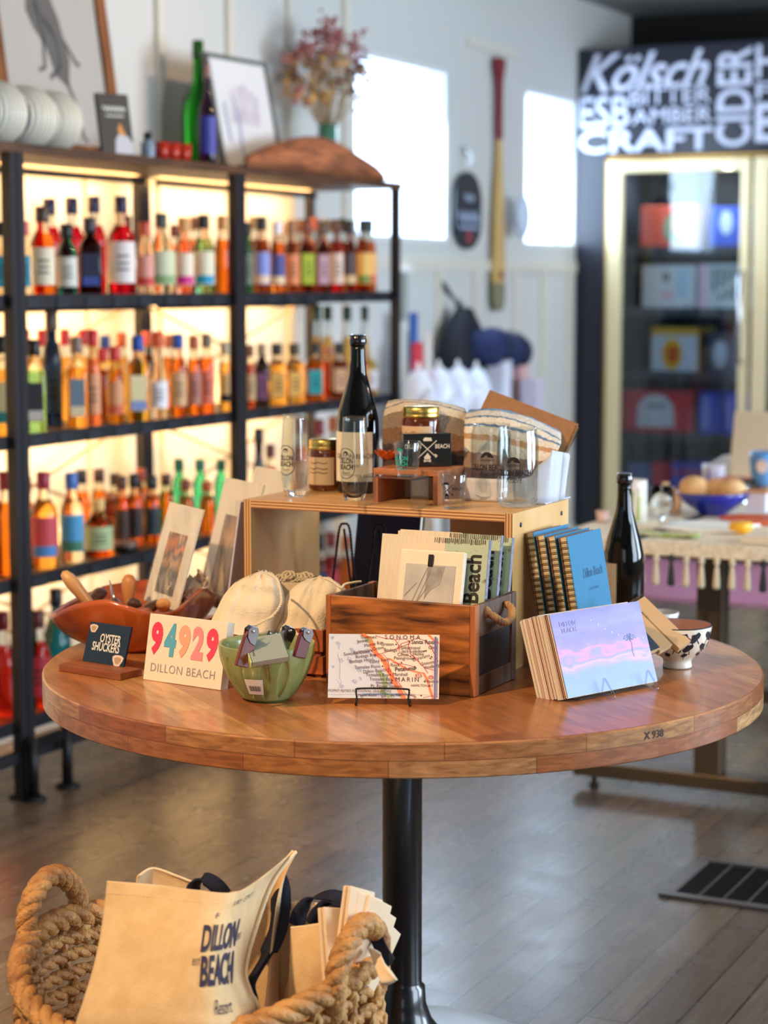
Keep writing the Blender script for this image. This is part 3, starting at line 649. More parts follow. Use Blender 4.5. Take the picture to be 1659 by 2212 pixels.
BOT = [
 # ---- top lit shelf, nearer bay
 (4, R1, F_, 480, 44, 'square', 'clear', (40, 150, 170), K, None, 'teal-labelled bottle at the photo\'s left edge, top lit shelf'),
 (54, R1, F_, 478, 34, 'square', 'clear', (70, 168, 196), (200, 90, 90), None, 'bottle with bright turquoise label just right of the first post, top lit shelf'),
 (94, R1, F_, 446, 54, 'tall', 'amber', (222, 212, 184), (70, 52, 40), None, 'amber bottle with tall cream label and brown stopper, top lit shelf'),
 (146, R1, F_, 484, 46, 'tall', 'teal', (206, 208, 196), K, None, 'dark teal bottle with narrow white label, top lit shelf'),
 (196, R1, F_, 470, 50, 'square', 'black', (40, 40, 66), (60, 50, 60), (60, 76, 150), 'squat black bottle with blue-banded label, top lit shelf'),
 (264, R1, F_, 424, 60, 'tall', 'crimson', (222, 216, 214), NV, None, 'crimson bottle with white label and navy cap, front of the top lit shelf'),
 (110, R1, B_, 429, 52, 'tall', 'crimson', None, NV, None, 'crimson navy-capped bottle behind the cream-labelled one'),
 (158, R1, B_, 427, 52, 'tall', 'crimson', None, NV, None, 'crimson navy-capped bottle behind the dark teal one'),
 (206, R1, B_, 424, 52, 'tall', 'crimson', None, NV, None, 'crimson navy-capped bottle behind the squat black one'),
 (314, R1, F_, 480, 40, 'tall', 'clear', (214, 150, 136), (190, 80, 60), (196, 60, 50), 'clear bottle with red and white label left of the floral flask'),
 (350, R1, F_, 461, 62, 'flask', 'clear', (200, 204, 172), (60, 66, 66), (130, 160, 110), 'wide clear flask with pale green leafy label, top lit shelf'),
 (399, R1, F_, 470, 42, 'tall', 'rose', (226, 214, 192), GD, (206, 40, 140), 'rose bottle with cream label over a magenta band'),
 (444, R1, F_, 464, 46, 'tall', 'green', (220, 216, 190), K, (20, 150, 190), 'green glass bottle with cream label over a cyan band'),
 (482, R1, F_, 466, 34, 'tall', 'amber', None, GD, None, 'plain amber bottle just left of the middle post, top lit shelf'),
 (424, R1, B_, 468, 36, 'tall', 'amber', None, (120, 70, 50), None, 'amber bottle in the back row between the magenta and cyan banded ones'),
 (380, R1, B_, 486, 36, 'tall', 'orange', None, (110, 60, 60), None, 'orange bottle in the back row right of the leafy flask'),
 (276, R1, B_, 466, 30, 'slim', 'rose', None, K, None, 'thin rose bottle with black cap behind the crimson one, top lit shelf'),
 # ---- top lit shelf, far bay
 (534, R1, F_, 480, 26, 'tall', 'deepgreen', (90, 110, 96), K, None, 'dark green bottle right of the middle post, top lit shelf'),
 (566, R1, F_, 468, 36, 'tall', 'dark', (126, 142, 210), K, (220, 196, 170), 'bottle with periwinkle label and cream foot, far bay'),
 (600, R1, F_, 478, 34, 'tall', 'amber', (70, 74, 140), (230, 230, 240), (222, 200, 160), 'bottle with navy label over a cream foot, far bay'),
 (631, R1, F_, 476, 32, 'tall', 'dark', (214, 130, 84), (150, 110, 80), None, 'bottle with salmon orange label, far bay'),
 (664, R1, F_, 474, 36, 'square', 'dark', (164, 184, 50), (120, 60, 40), None, 'bottle with lime green label, far bay'),
 (698, R1, F_, 478, 32, 'square', 'dark', (186, 150, 164), (90, 70, 60), None, 'bottle with dusty lavender label, far bay'),
 (727, R1, F_, 474, 30, 'tall', 'red', (214, 190, 176), (100, 60, 40), None, 'red-brown bottle with small white label, far bay'),
 (753, R1, F_, 476, 34, 'tall', 'dark', (70, 54, 56), K, (212, 180, 130), 'bottle with black label over a cream foot, far bay'),
 (785, R1, F_, 474, 34, 'tall', 'orange', (228, 180, 92), K, (110, 130, 50), 'orange bottle with yellow label over a green band'),
 (817, R1, F_, 474, 34, 'tall', 'orange', (240, 176, 90), (30, 60, 60), (216, 74, 40), 'orange bottle with yellow label over a red band, last but one on the shelf'),
 (843, R1, M_, 482, 24, 'box', 'clear', (206, 204, 206), (220, 220, 220), None, 'pale tube last on the top lit shelf'),
 (548, R1, B_, 468, 30, 'tall', 'dark', None, (150, 120, 80), None, 'dark amber bottle in the back row behind the periwinkle label'),
 (615, R1, B_, 482, 30, 'tall', 'dark', None, GD, None, 'dark amber bottle in the back row behind the navy label'),
 (648, R1, B_, 474, 30, 'tall', 'amber', None, (130, 80, 50), None, 'amber bottle in the back row behind the salmon label'),
 (682, R1, B_, 470, 30, 'tall', 'red', None, (180, 90, 70), None, 'reddish bottle in the back row behind the lime label'),
 (715, R1, B_, 474, 30, 'tall', 'dark', None, (150, 120, 70), None, 'dark bottle in the back row behind the lavender label'),
 (768, R1, .17, 474, 22, 'tall', 'red', None, K, None, 'reddish bottle in the back row behind the black label'),
 # ---- second lit shelf, nearer bay
 (4, R2, F_, 726, 40, 'square', 'gold', (206, 196, 150), K, (40, 130, 124), 'bottle with cream and teal label at the photo\'s left edge, second lit shelf'),
 (76, R2, F_, 733, 48, 'square', 'green', (44, 44, 48), K, (190, 186, 176), 'pale green bottle with black and white label and black cap'),
 (115, R2, M_, 671, 42, 'tall', 'navy', (24, 52, 86), (90, 76, 64), None, 'tall-necked deep navy bottle, second lit shelf'),
 (168, R2, F_, 728, 42, 'square', 'gold', (104, 124, 140), (130, 110, 96), (218, 200, 164), 'bottle with slate blue label over a cream foot'),
 (203, R2, F_, 712, 32, 'tall', 'rose', (214, 152, 112), RD, None, 'bottle with tan label and red cap, second lit shelf'),
 (224, R2, M_, 752, 32, 'tall', 'dark', None, RD, None, 'short dark amber bottle between two tan labels'),
 (250, R2, F_, 748, 36, 'tall', 'gold', (206, 146, 100), (200, 50, 50), (200, 90, 60), 'golden bottle with tan and red label, second lit shelf'),
 (299, R2, F_, 725, 48, 'square', 'yellow', (226, 216, 168), (20, 70, 160), (130, 150, 200), 'yellow square bottle with cream label and blue cap'),
 (343, R2, F_, 716, 42, 'slim', 'clear', (222, 222, 226), (206, 84, 40), None, 'grey-clear bottle with large white label and orange cap'),
 (386, R2, F_, 721, 36, 'tall', 'amber', (200, 160, 118), (20, 70, 160), None, 'amber bottle with beige label and blue cap'),
 (420, R2, F_, 724, 32, 'tall', 'amber', (170, 112, 98), (160, 84, 40), None, 'amber bottle with mauve label and brown cap'),
 (454, R2, F_, 720, 34, 'tall', 'orange', (206, 104, 82), (110, 96, 84), None, 'amber bottle with coral label and grey cap'),
 (486, R2, F_, 738, 28, 'tall', 'gold', (214, 180, 120), (200, 190, 160), K, 'golden bottle with beige label over a black foot, by the middle post'),
 (57, R2, B_, 711, 30, 'tall', 'gold', None, RD, None, 'red-capped bottle in the back row by the first post, second lit shelf'),
 (95, R2, B_, 712, 30, 'tall', 'gold', None, RD, None, 'red-capped bottle in the back row left of the tall-necked navy one'),
 (143, R2, B_, 711, 30, 'tall', 'gold', None, RD, None, 'red-capped bottle in the back row right of the tall-necked navy one'),
 (183, R2, B_, 711, 30, 'tall', 'gold', None, RD, None, 'red-capped bottle in the back row right of the slate blue label'),
 (229, R2, B_, 724, 32, 'tall', 'yellow', None, (20, 60, 130), None, 'yellow blue-capped bottle in the back row behind the short dark amber one'),
 (265, R2, B_, 718, 32, 'tall', 'gold', None, (206, 92, 40), None, 'golden orange-capped bottle in the back row, second lit shelf'),
 (320, R2, B_, 716, 32, 'tall', 'amber', None, (216, 96, 60), None, 'amber orange-capped bottle in the back row right of the yellow square one'),
 (366, R2, B_, 722, 30, 'tall', 'amber', None, (170, 90, 60), None, 'amber brown-capped bottle in the back row right of the white label'),
 # ---- second lit shelf, far bay
 (541, R2, F_, 745, 24, 'tall', 'dark', (180, 150, 110), (120, 80, 50), None, 'brown bottle right of the middle post, second lit shelf'),
 (566, R2, F_, 742, 30, 'square', 'black', (110, 60, 92), (150, 130, 100), None, 'black square bottle with purple label, far bay'),
 (598, R2, F_, 742, 40, 'square', 'gold', (206, 156, 74), K, None, 'golden square bottle with ochre label left of its twin'),
 (636, R2, F_, 742, 40, 'square', 'gold', (214, 166, 84), (60, 50, 40), None, 'golden square bottle with yellow label right of its twin'),
 (679, R2, F_, 740, 42, 'square', 'amber', (20, 142, 148), K, None, 'amber bottle with bright teal label, far bay'),
 (709, R2, M_, 748, 30, 'tall', 'red', None, (150, 90, 60), None, 'reddish bottle between the teal and beige labels'),
 (733, R2, F_, 740, 36, 'square', 'dark', (196, 156, 120), K, None, 'dark amber bottle with beige label, far bay'),
 (806, R2, F_, 752, 34, 'tall', 'clear', (206, 202, 206), (200, 190, 180), None, 'clear bottle with white label right of the wine bottle, far bay'),
 (834, R2, F_, 740, 28, 'tall', 'orange', (214, 150, 60), (180, 120, 60), None, 'orange bottle last on the second lit shelf'),
 (685, R2, B_, 660, 30, 'slim', 'gold', None, (20, 50, 36), None, 'tall slim golden bottle with green cap behind the teal label'),
 (733, R2, B_, 660, 30, 'slim', 'gold', None, (20, 50, 36), None, 'tall slim golden bottle with green cap behind the beige label'),
 (782, R2, .17, 660, 30, 'slim', 'gold', None, (20, 50, 36), None, 'tall slim golden bottle with green cap directly behind the wine bottle\'s neck'),
 (826, R2, .10, 660, 24, 'slim', 'yellow', (214, 190, 90), (20, 50, 36), (230, 120, 40), 'tall slim yellow bottle with green cap near the last shelving post'),
 # ---- third lit shelf
 (14, R3, F_, 1020, 46, 'tall', 'amber', None, (150, 40, 40), None, 'amber red-capped bottle at the photo\'s left edge, third lit shelf'),
 (60, R3, M_, 1030, 34, 'tall', 'amber', (120, 110, 170), (150, 60, 50), None, 'bottle with lilac label half hidden by the first post'),
 (97, R3, F_, 1019, 60, 'tall', 'gold', (196, 70, 80), (150, 40, 60), (70, 130, 190), 'golden bottle with red and blue picture label, third lit shelf'),
 (157, R3, F_, 1021, 52, 'tall', 'clear', (74, 150, 196), (70, 110, 180), (60, 120, 90), 'clear bottle with blue and green landscape label and blue cap'),
 (214, R3, F_, 1078, 64, 'squat', 'amber', (170, 186, 138), (220, 180, 110), None, 'short round amber bottle with pale green label'),
 (240, R3, M_, 1062, 34, 'box', 'dark', (226, 146, 120), (160, 100, 60), None, 'pink-labelled tube behind the short round bottle'),
 (178, R3, B_, 1014, 36, 'tall', 'amber', None, K, None, 'amber black-capped bottle in the back row behind the landscape label'),
 (216, R3, B_, 1012, 36, 'tall', 'amber', None, (70, 40, 30), None, 'amber brown-capped bottle standing behind the short round one'),
 (250, R3, B_, 1022, 34, 'tall', 'amber', None, K, None, 'amber bottle in the back row right of the pink tube'),
 (264, R3, F_ + .04, 1028, 34, 'tall', 'amber', (60, 32, 20), (70, 30, 20), None, 'dark-labelled amber bottle right of the short round one'),
 (290, R3, F_ + .02, 1025, 36, 'tall', 'amber', (46, 30, 24), K, None, 'amber bottle with black label, second right of the short round one'),
 (329, R3, F_ + .02, 1028, 38, 'tall', 'amber', (40, 50, 54), K, None, 'amber bottle with charcoal label left of the framed print'),
 (306, R3, B_, 1012, 34, 'tall', 'amber', None, (150, 60, 30), None, 'amber bottle in the back row between black and charcoal labels'),
 (360, R3, M_, 1023, 34, 'tall', 'amber', None, (70, 40, 30), None, 'plain amber bottle just behind the framed print'),
 (388, R3, B_, 990, 34, 'tall', 'seagreen', None, (20, 90, 76), None, 'sea green glass bottle nearest the first post of three'),
 (433, R3, B_, 991, 34, 'tall', 'seagreen', None, (20, 100, 90), None, 'sea green glass bottle in the middle of three'),
 (478, R3, B_, 992, 34, 'tall', 'seagreen', None, (10, 84, 70), None, 'sea green glass bottle closest to the middle post'),
 (402, R3, F_, 1035, 34, 'tall', 'amber', None, (120, 60, 30), None, 'amber bottle before the leftmost sea green one'),
 (448, R3, F_, 1038, 34, 'tall', 'orange', None, (170, 80, 30), None, 'orange bottle before the middle sea green one'),
 (493, R3, F_, 1040, 30, 'tall', 'gold', None, (90, 60, 30), None, 'golden bottle in front of the rightmost sea green one'),
 (560, R3, F_, 925, 32, 'slim', 'black', None, K, None, 'slim dark bottle right of the middle post, third lit shelf'),
 (585, R3, F_, 960, 30, 'tall', 'dark', None, (90, 40, 30), None, 'dark amber bottle left of the tall tumbler'),
 (650, R3, F_, 902, 40, 'tall', 'rose', (214, 160, 120), (150, 70, 50), None, 'rose bottle seen just right of the tall tumbler'),
 (690, R3, F_, 906, 38, 'tall', 'crimson', (190, 60, 84), (120, 30, 40), None, 'crimson bottle seen left of the wine bottle'),
 (720, R3, M_, 900, 34, 'tall', 'orange', None, (160, 80, 40), None, 'orange bottle right behind the wine bottle\'s shoulder'),
 (840, R3, F_, 905, 32, 'tall', 'dark', (150, 110, 100), (90, 60, 60), None, 'dark bottle last on the third lit shelf'),
 # ---- lowest shelf
 (8, R4, F_, 1325, 58, 'flask', 'red', None, (120, 30, 30), None, 'round red bottle at the photo\'s left edge, lowest shelf'),
 (85, R4, F_, 1318, 60, 'flask', 'red', (170, 40, 50), (90, 40, 40), None, 'red bottle with matching red label right of the first post, lowest shelf'),
 (124, R4, M_, 1270, 66, 'flask', 'teal', None, K, None, 'round blue-green bottle with black neck behind the wooden bowl'),
 (715, R4, F_, 1150, 40, 'tall', 'crimson', (200, 70, 80), (120, 30, 40), None, 'crimson bottle seen through the plywood riser, left'),
 (748, R4, F_, 1158, 36, 'tall', 'orange', None, (170, 90, 50), None, 'orange bottle seen through the plywood riser beside the crimson one'),
 (690, R4, F_, 1155, 36, 'tall', 'dark', (60, 80, 130), K, None, 'dark bottle with blue label at the far bay\'s lowest shelf'),
]
for t in BOT: make_bottle(*t[:10], label=t[10])
jr = thing('tin', 'flat black tin lying in front of the bottles, third lit shelf', 'tin', (XF - .06, Xp(271, 1180, XF - .06).y, LEV[3] + .001))
MB().lathe([(0, 0), (.036, 0), (.036, .026), (0, .026)], 24).build('tin_body', BLACK, jr); MB().lathe([(.037, .018), (.038, .019), (.038, .03), (.036, .031), (0, .031)], 24).build('lid', mat('red_grey_lid', (120, 90, 80), .4), jr)

# ================================================================== ON TOP OF THE SHELVING
TZ = 1.7245
def topspot(px, dx=.1): x = XF - dx; return Vector((x, Xp(px, 350, x).y, TZ))
# pleated white cushion-like lanterns
for i, (px, w_, lab) in enumerate(((-12, .12, 'pleated white paper lantern cut off at the photo\'s left edge'), (55, .115, 'pleated white paper lantern lying in the middle of the row'), (112, .105, 'pleated white paper lantern nearest the small black sign'))):
    p = topspot(px, .09 + .02 * i); o = thing('paper_lantern', lab, 'lantern', p, group='paper lanterns on top of the shelving')
    R = .083; m = MB()
    m.grid(lambda u, v: ((R * (1 + .05 * math.cos(16 * PI * v)) * (1 - .25 * abs(2 * v - 1) ** 3)) * math.cos(2 * PI * u), (v - .5) * w_ , R * 1.0 + (R * (1 + .05 * math.cos(16 * PI * v)) * (1 - .25 * abs(2 * v - 1) ** 3)) * math.sin(2 * PI * u) * .98), 28, 40)
    m.build('pleated_shade', mat('white_pleated_paper', (214, 208, 192), .4, coat=.4), o)
    MB().lathe([(.062, -w_ / 2), (.064, -w_ / 2), (.064, w_ / 2), (.062, w_ / 2)], 24).build('wire_ring', STEEL, o, M=Matrix.Translation((0, 0, R)) @ Matrix.Rotation(PI / 2, 4, 'X'))
# big framed drawing leaning on the wall
FW, FHt = .60, .95
y_r = Xp(262, 300, WX + .14).y
fr_ = thing('framed_drawing', 'large brown wooden frame with grey ink drawing leaning on the wall', 'picture', M=frame((WX + .16, y_r - FW, TZ), 90, 8))
wf = wood('brown_frame_wood', (150, 92, 48), (96, 56, 28), axis=2, ns=5)
for q in ((0, .05, 0, FHt), (FW - .05, FW, 0, FHt), (.05, FW - .05, 0, .05), (.05, FW - .05, FHt - .05, FHt)): MB().box(q[0], q[1], 0, .03, q[2], q[3]).build('frame_bar', wf, fr_, bevel=.003)
MB().box(.05, FW - .05, .012, .018, .05, FHt - .05).build('sheet', mat('grey_drawing_paper', (176, 172, 166), .4), fr_)
dr = MB(); fy_ = lambda x, z: (x, .011, z)
def blob(pts): dr.add([fy_(x, z) for x, z in pts], [tuple(range(len(pts)))])
blob([(.20, .48), (.25, .52), (.31, .50), (.35, .42), (.38, .30), (.36, .22), (.30, .25), (.27, .33), (.22, .38), (.19, .43)])
blob([(.25, .60), (.30, .66), (.36, .64), (.37, .56), (.32, .50), (.26, .52)])
strokes(dr, [[(.19, .66), (.21, .56), (.24, .46), (.26, .36), (.25, .27), (.22, .26)], [(.27, .42), (.32, .36), (.33, .28), (.27, .24)], [(.36, .36), (.41, .30), (.43, .29)], [(.35, .24), (.39, .16), (.40, .08), (.42, .06)], [(.36, .58), (.37, .70), (.40, .80)], [(.29, .62), (.28, .74), (.25, .84)]], .016, 0, fy_)
dr.build('ink_drawing', mat('grey_ink', (96, 94, 92), .7), fr_)
# small black sign
q0 = Zp(222, 322, TZ); bs_ = thing('small_black_sign', 'small black chalk sign with white lettering and a vase drawing', 'sign', M=frame_px((230, 331), (296, 334), 12, TZ)[0])
MB().box(-.012, .092, 0, .012, 0, .172).build('board', mat('black_sign_board', (34, 38, 40), .5), bs_, bevel=.002)
m = MB(); strokes(m, [[(.005 + .07 * i / 24, .128 + .008 * math.sin(i * 1.6)) for i in range(25)], [(.012, .108), (.07, .108)]], .005); m.build('lettering', mat('chalk_white', (196, 196, 186), .7), bs_)
m = MB(); flat_poly(m, [(.03, .0), (.09, .0), (.09, .03), (.075, .05), (.05, .06), (.035, .04)]); m.build('vase_print', mat('sign_print_white', (190, 190, 196), .7), bs_)
m = MB(); flat_poly(m, [(.05, .055), (.07, .05), (.06, .075), (.055, .09), (.045, .07)], 0, lambda x, z: (x, -.0009, z)); m.build('flower_print', mat('sign_print_orange', (206, 140, 70), .7), bs_)
bp_ = thing('small_bottle', 'small grey-blue bottle with dark cap beside the red glasses', 'bottle', topspot(320, .09))
MB().lathe([(0, 0), (.020, 0), (.021, .003), (.021, .05), (.01, .06), (.009, .068), (0, .068)], 20).build('glass_body', mat('bluegrey_glass', (120, 140, 160), .3), bp_)
MB().lathe([(.012, .06), (.012, .082), (0, .083)], 16).build('cap', K and mat('cap_24_22_26', K, .4), bp_)
rg = mat('red_glass', (206, 52, 26), .15, trans=.35)
for px, lab in ((350, 'red tumbler nearest the small grey-blue bottle'), (374, 'red tumbler in the middle of three'), (398, 'red tumbler beside the green bottle')):
    MB_ = MB().lathe([(0, 0), (.020, 0), (.024, .06), (.022, .06), (.018, .006), (0, .006)], 20).build('red_tumbler', rg, None, topspot(px, .10)); MB_['label'] = lab; MB_['category'] = 'glass'; MB_['group'] = 'red tumblers on top of the shelving'
MB().box(-.06, .06, -.05, .08, 0, .008).build('serving_tray', mat('black_tray', (30, 26, 28), .4), None, topspot(430, .08), label='low black tray under the dark banded bottle', category='tray') 
def topbottle(name, px, dx, top, w_, c, cap, label, bands=None, lift=0):
    p = topspot(px, dx); p.z += lift; d = proj(p)[2]; h = Xp(px, top, p.x).z - p.z; r = w_ * d / F / 2
    o = thing(name, label, 'bottle', p, math.radians(38))
    MB().lathe([(0, 0), (r * .95, 0), (r, .005), (r, h * .46), (r * .86, h * .56), (r * .36, h * .68), (r * .30, h * .78), (r * .27, h * .96), (0, h * .96)], 28).build('glass_body', mat(name + '_glass', c, .03, trans=.85, ior=1.4), o)
    MB().lathe([(r * .32, h * .86), (r * .34, h * .87), (r * .33, h), (0, h)], 16).build('cap', mat('capm_%d_%d_%d' % cap, cap, .4), o)
    if bands: MB().grid(lambda u, v: ((r + .001) * math.sin(-1 + 2 * u), -(r + .001) * math.cos(-1 + 2 * u), h * .08 + h * .38 * v), 10, 1).build('label', mat('banded_label', bands, .5), o)
topbottle('green_bottle', 430, .29, 88, 74, (30, 150, 20), (20, 80, 16), 'tall bright green glass bottle behind the grey picture frame')
topbottle('banded_bottle', 449, .04, 138, 40, (70, 30, 60), (150, 110, 100), 'dark bottle with blue banded label before the green bottle', (56, 60, 150), lift=.008)
# silver framed picture
PW = .225
Mf, _ = frame_px((488, 362), (612, 362), 9, TZ); y_l = Zp(490, 358, TZ)
px_ = XF - .15; pf = thing('framed_picture', 'white picture in thin silver frame standing on the shelving top', 'picture', M=frame(Vector((px_, Xp(488, 360, px_).y, TZ)), 88, 11))
PW, PH = Xp(610, 360, px_).y - Xp(488, 360, px_).y, .385
sl = mat('pewter_frame', (112, 116, 110), .35, metal=.5)
for q in ((0, .013, 0, PH), (PW - .013, PW, 0, PH), (.013, PW - .013, 0, .013), (.013, PW - .013, PH - .013, PH)): MB().box(q[0], q[1], 0, .02, q[2], q[3]).build('frame_bar', sl, pf)
MB().box(.013, PW - .013, .008, .016, .013, PH - .013).build('mount', mat('white_mount', (214, 216, 220), .3, coat=.5), pf)
m = MB(); flat_poly(m, [(x_ * PW / .27, z_) for x_, z_ in [(.075, .16), (.2, .16), (.21, .26), (.15, .3), (.08, .27)]], 0, lambda x, z: (x, .007, z)); m.build('pale_print', mat('faint_print', (178, 170, 186), .6, c2=(206, 204, 208), ns=14), pf)
m = MB(); strokes(m, [[(.13, .25), (.145, .18), (.14, .05)], [(.07, .23), (.075, .1)]], .012, 0, lambda x, z: (x, .0065, z)); m.build('blue_print', mat('blue_print', (140, 150, 180), .6), pf)
# driftwood and vase with dried flowers
dw = topspot(640, .045); dm = wood('driftwood', (170, 104, 66), (104, 62, 42), axis=1, ns=7, rough=.8)
m = MB(); nz = random.Random(3)
prof = [(-.30, .012, .02), (-.22, .03, .035), (-.12, .05, .05), (-.02, .062, .062), (.08, .066, .066), (.18, .055, .06), (.26, .05, .045), (.34, .035, .028), (.385, .01, .01)]
sc_y = 1.0 * (Xp(820, 375, dw.x).y - Xp(525, 355, dw.x).y) / .685; prof = [((y + .3) * sc_y - (dw.y - Xp(525, 355, dw.x).y), a * .75, b) for y, a, b in prof]
vs = []; n = 20
for i, (y, ry, rz_) in enumerate(prof):
    for k_ in range(n):
        a = 2 * PI * k_ / n; j = 1 + .14 * math.sin(3 * a + i * 1.3) + .08 * nz.random()
        vs.append((.02 * math.sin(i) + ry * 1.3 * j * math.cos(a), y, max(.0, rz_ + rz_ * j * math.sin(a))))
fs = [(i * n + k_, i * n + (k_ + 1) % n, (i + 1) * n + (k_ + 1) % n, (i + 1) * n + k_) for i in range(len(prof) - 1) for k_ in range(n)] + [tuple(range(n))[::-1], tuple(range((len(prof) - 1) * n, len(prof) * n))]
m.add(vs, fs, 0, True); o = m.build('driftwood', dm, None, dw, sub=1, label='gnarled reddish-brown driftwood log lying at the end of the shelving top', category='driftwood')
vp = topspot(708, .26); vp.z += .0
vs_ = thing('flower_vase', 'green glass vase of dried pink and yellow flowers behind the driftwood', 'vase', vp)
MB().lathe([(0, 0), (.036, 0), (.038, .01), (.036, .1), (.034, .215), (.031, .215), (.032, .01), (0, .008)], 28).build('vase_body', mat('green_vase_glass', (110, 180, 150), .1, trans=.6), vs_)
rr = random.Random(11); stems = MB(); heads = {0: MB(), 1: MB(), 2: MB()}
for i in range(78):
    a = rr.uniform(0, 2 * PI); sp_r = rr.uniform(.0, 1); t = rr.uniform(.0, 1); R = .155 * math.sqrt(sp_r); hh = .30 + .30 * t * (1 - .45 * sp_r) ; 
    e = Vector((R * math.cos(a), R * math.sin(a), hh)); stems.tube([(0, 0, .12), (R * .25 * math.cos(a), R * .25 * math.sin(a), .22), e * .8 + Vector((0, 0, .05)), e], .0012, 4, cap=False)
    k_ = 0 if hh > .45 else rr.choice((0, 1, 1, 2))
    for q in range(7):
        c = e + Vector((rr.gauss(0, .012), rr.gauss(0, .012), rr.gauss(0, .014))); heads[k_].ball(c, rr.uniform(.006, .011), 5, sz=(1, 1, rr.uniform(.5, 1.3)))
stems.build('stems', mat('dry_stem', (170, 140, 96), .8), vs_)
heads[0].build('pink_blossoms', mat('pink_dried_flower', (170, 106, 104), .8), vs_); heads[1].build('straw_blossoms', mat('straw_flower', (206, 160, 96), .8), vs_); heads[2].build('brown_seed_heads', mat('brown_seed_head', (116, 92, 74), .8), vs_)
# ================================================================== ROUND TABLE
TT = .72; TC = (-1.452, 3.036); TR = .61
tbl = thing('round_table', 'round butcher-block table on a black pedestal covered with gifts', 'table', (TC[0], TC[1], 0))
top_m = planks('table_top_wood', [(196, 128, 66), (168, 100, 50), (208, 148, 88), (184, 108, 56), (214, 160, 102), (154, 84, 42)], (150, 92, 50), math.radians(38), 1, .34, .085, ms=.0012, rough=.3, grain=(2.2, 12, 1), gs=5, gfac=.6, gdark=(108, 60, 28), gedge=(.34, .7), coat=.35, bump=.08)
edge_m = planks('table_edge_wood', [(196, 134, 74), (176, 108, 56), (212, 158, 102), (164, 88, 46), (220, 176, 118), (184, 118, 62)], (110, 64, 34), 0, 1, .215, .0262, ms=.0008, rough=.34, uv=True, grain=(4, 22, 1), gs=7, gfac=.75, gdark=(110, 62, 30), coat=.3, bump=.1)
m = MB(); n = 160; pr = [(TR - .003, TT), (TR, TT - .003), (TR, TT - .026), (TR, TT - .050), (TR - .002, TT - .052)]
vs = [(r_ * math.cos(2 * PI * k / n), r_ * math.sin(2 * PI * k / n), z) for r_, z in pr for k in range(n)]
m.add(vs, [(j * n + k, j * n + (k + 1) % n, (j + 1) * n + (k + 1) % n, (j + 1) * n + k)[::-1] for j in range(len(pr) - 1) for k in range(n)], 1)
m.add(vs[:n], [tuple(range(n))], 0); m.add(vs[-n:], [tuple(range(n))[::-1]], 0)
def euv(co, p):
    a = math.atan2(co.y, co.x) + PI; c = p.center; b = math.atan2(c.y, c.x) + PI
    if a - b > PI: a -= 2 * PI
    if b - a > PI: a += 2 * PI
    return (a * TR, co.z - TT + .0524)
m.build('tabletop', [top_m, edge_m], tbl, uvfn=euv)
m = MB(); letter(m, 'X 938', 0, TT - .016, .016, fn=cyl(TR, math.radians(63)), bold=.02); m.build('stamp_mark', mat('faded_stamp', (60, 44, 40), .7), tbl)
post_m = mat('black_pedestal_enamel', (16, 16, 19), .3, coat=.4)
MB().lathe([(0, .667), (.12, .667), (.12, .66), (.0345, .652), (.0345, .16), (.0345, .15), (.04, .145), (.042, .115), (.052, .085), (.075, .055), (.11, .04), (.12, .036), (0, .036)], 48).build('pedestal', post_m, tbl)
MB().lathe([(.10, .036), (.20, .028), (.265, .012), (.28, .003), (.28, 0), (0, 0)], 64).build('base_plate', mat('pale_steel_base', (196, 202, 206), .35, metal=.4), tbl)

# ================================================================== PLYWOOD RISER
RX0, RX1, RY0, RY1, RZ = -1.766, -1.251, 3.039, 3.298, .985
ply = wood('plywood_face', (226, 180, 120), (204, 150, 88), axis=0, ns=3, rough=.4, coat=.15, st=5)
plys = wood('plywood_side', (224, 184, 126), (208, 162, 100), axis=2, ns=3, rough=.4, coat=.15, st=4)
lay = MC.setdefault('plywood_edge', bpy.data.materials.new('plywood_edge')); lay.use_nodes = True
N, L = nodes(lay); t = N.new('ShaderNodeTexCoord'); wv = N.new('ShaderNodeTexWave'); wv.bands_direction = 'Z'; wv.inputs['Scale'].default_value = 60; wv.inputs['Distortion'].default_value = .3
cr_ = N.new('ShaderNodeValToRGB'); cr_.color_ramp.elements[0].position = .35; cr_.color_ramp.elements[0].color = lin((150, 96, 54)); cr_.color_ramp.elements[1].position = .6; cr_.color_ramp.elements[1].color = lin((220, 176, 122))
L.new(t.outputs['Object'], wv.inputs[0]); L.new(wv.outputs[0], cr_.inputs[0]); L.new(cr_.outputs[0], N['Principled BSDF'].inputs['Base Color'])
lay2 = lay.copy(); lay2.name = 'plywood_edge_vertical'; lay2.node_tree.nodes['Wave Texture'].bands_direction = 'X'
rs_ = thing('plywood_riser', 'open birch plywood box riser standing at the back of the round table', 'riser', (RX0, RY0, TT)); rw, rd, rh = RX1 - RX0, RY1 - RY0, RZ - TT
t_ = .0145
def panel(x0, x1, y0, y1, z0, z1, edge, face, nm):
    m = MB().box(x0, x1, y0, y1, z0, z1); m.m[2] = 1; m.m[4] = 1; return m.build(nm, [face, edge], rs_)
panel(t_, rw - t_, 0, rd, rh - t_, rh, lay, ply, 'top_panel'); panel(0, t_, 0, rd, 0, rh, lay2, plys, 'side_panel'); panel(rw - t_, rw, 0, rd, 0, rh, lay2, plys, 'side_panel')
MB().box(.29, rw - t_, rd - .012, rd, 0, rh - t_).build('back_panel', plys, rs_)
for y, z in ((.035, rh - .022), (rd - .035, rh - .022)): MB().lathe([(0, 0), (.0042, 0), (.0042, .0008), (0, .0012)], 14).build('screw', mat('blued_screw', (30, 50, 90), .3, metal=.7), rs_, M=Matrix.Translation((rw, y, z)) @ Matrix.Rotation(PI / 2, 4, 'Y'))

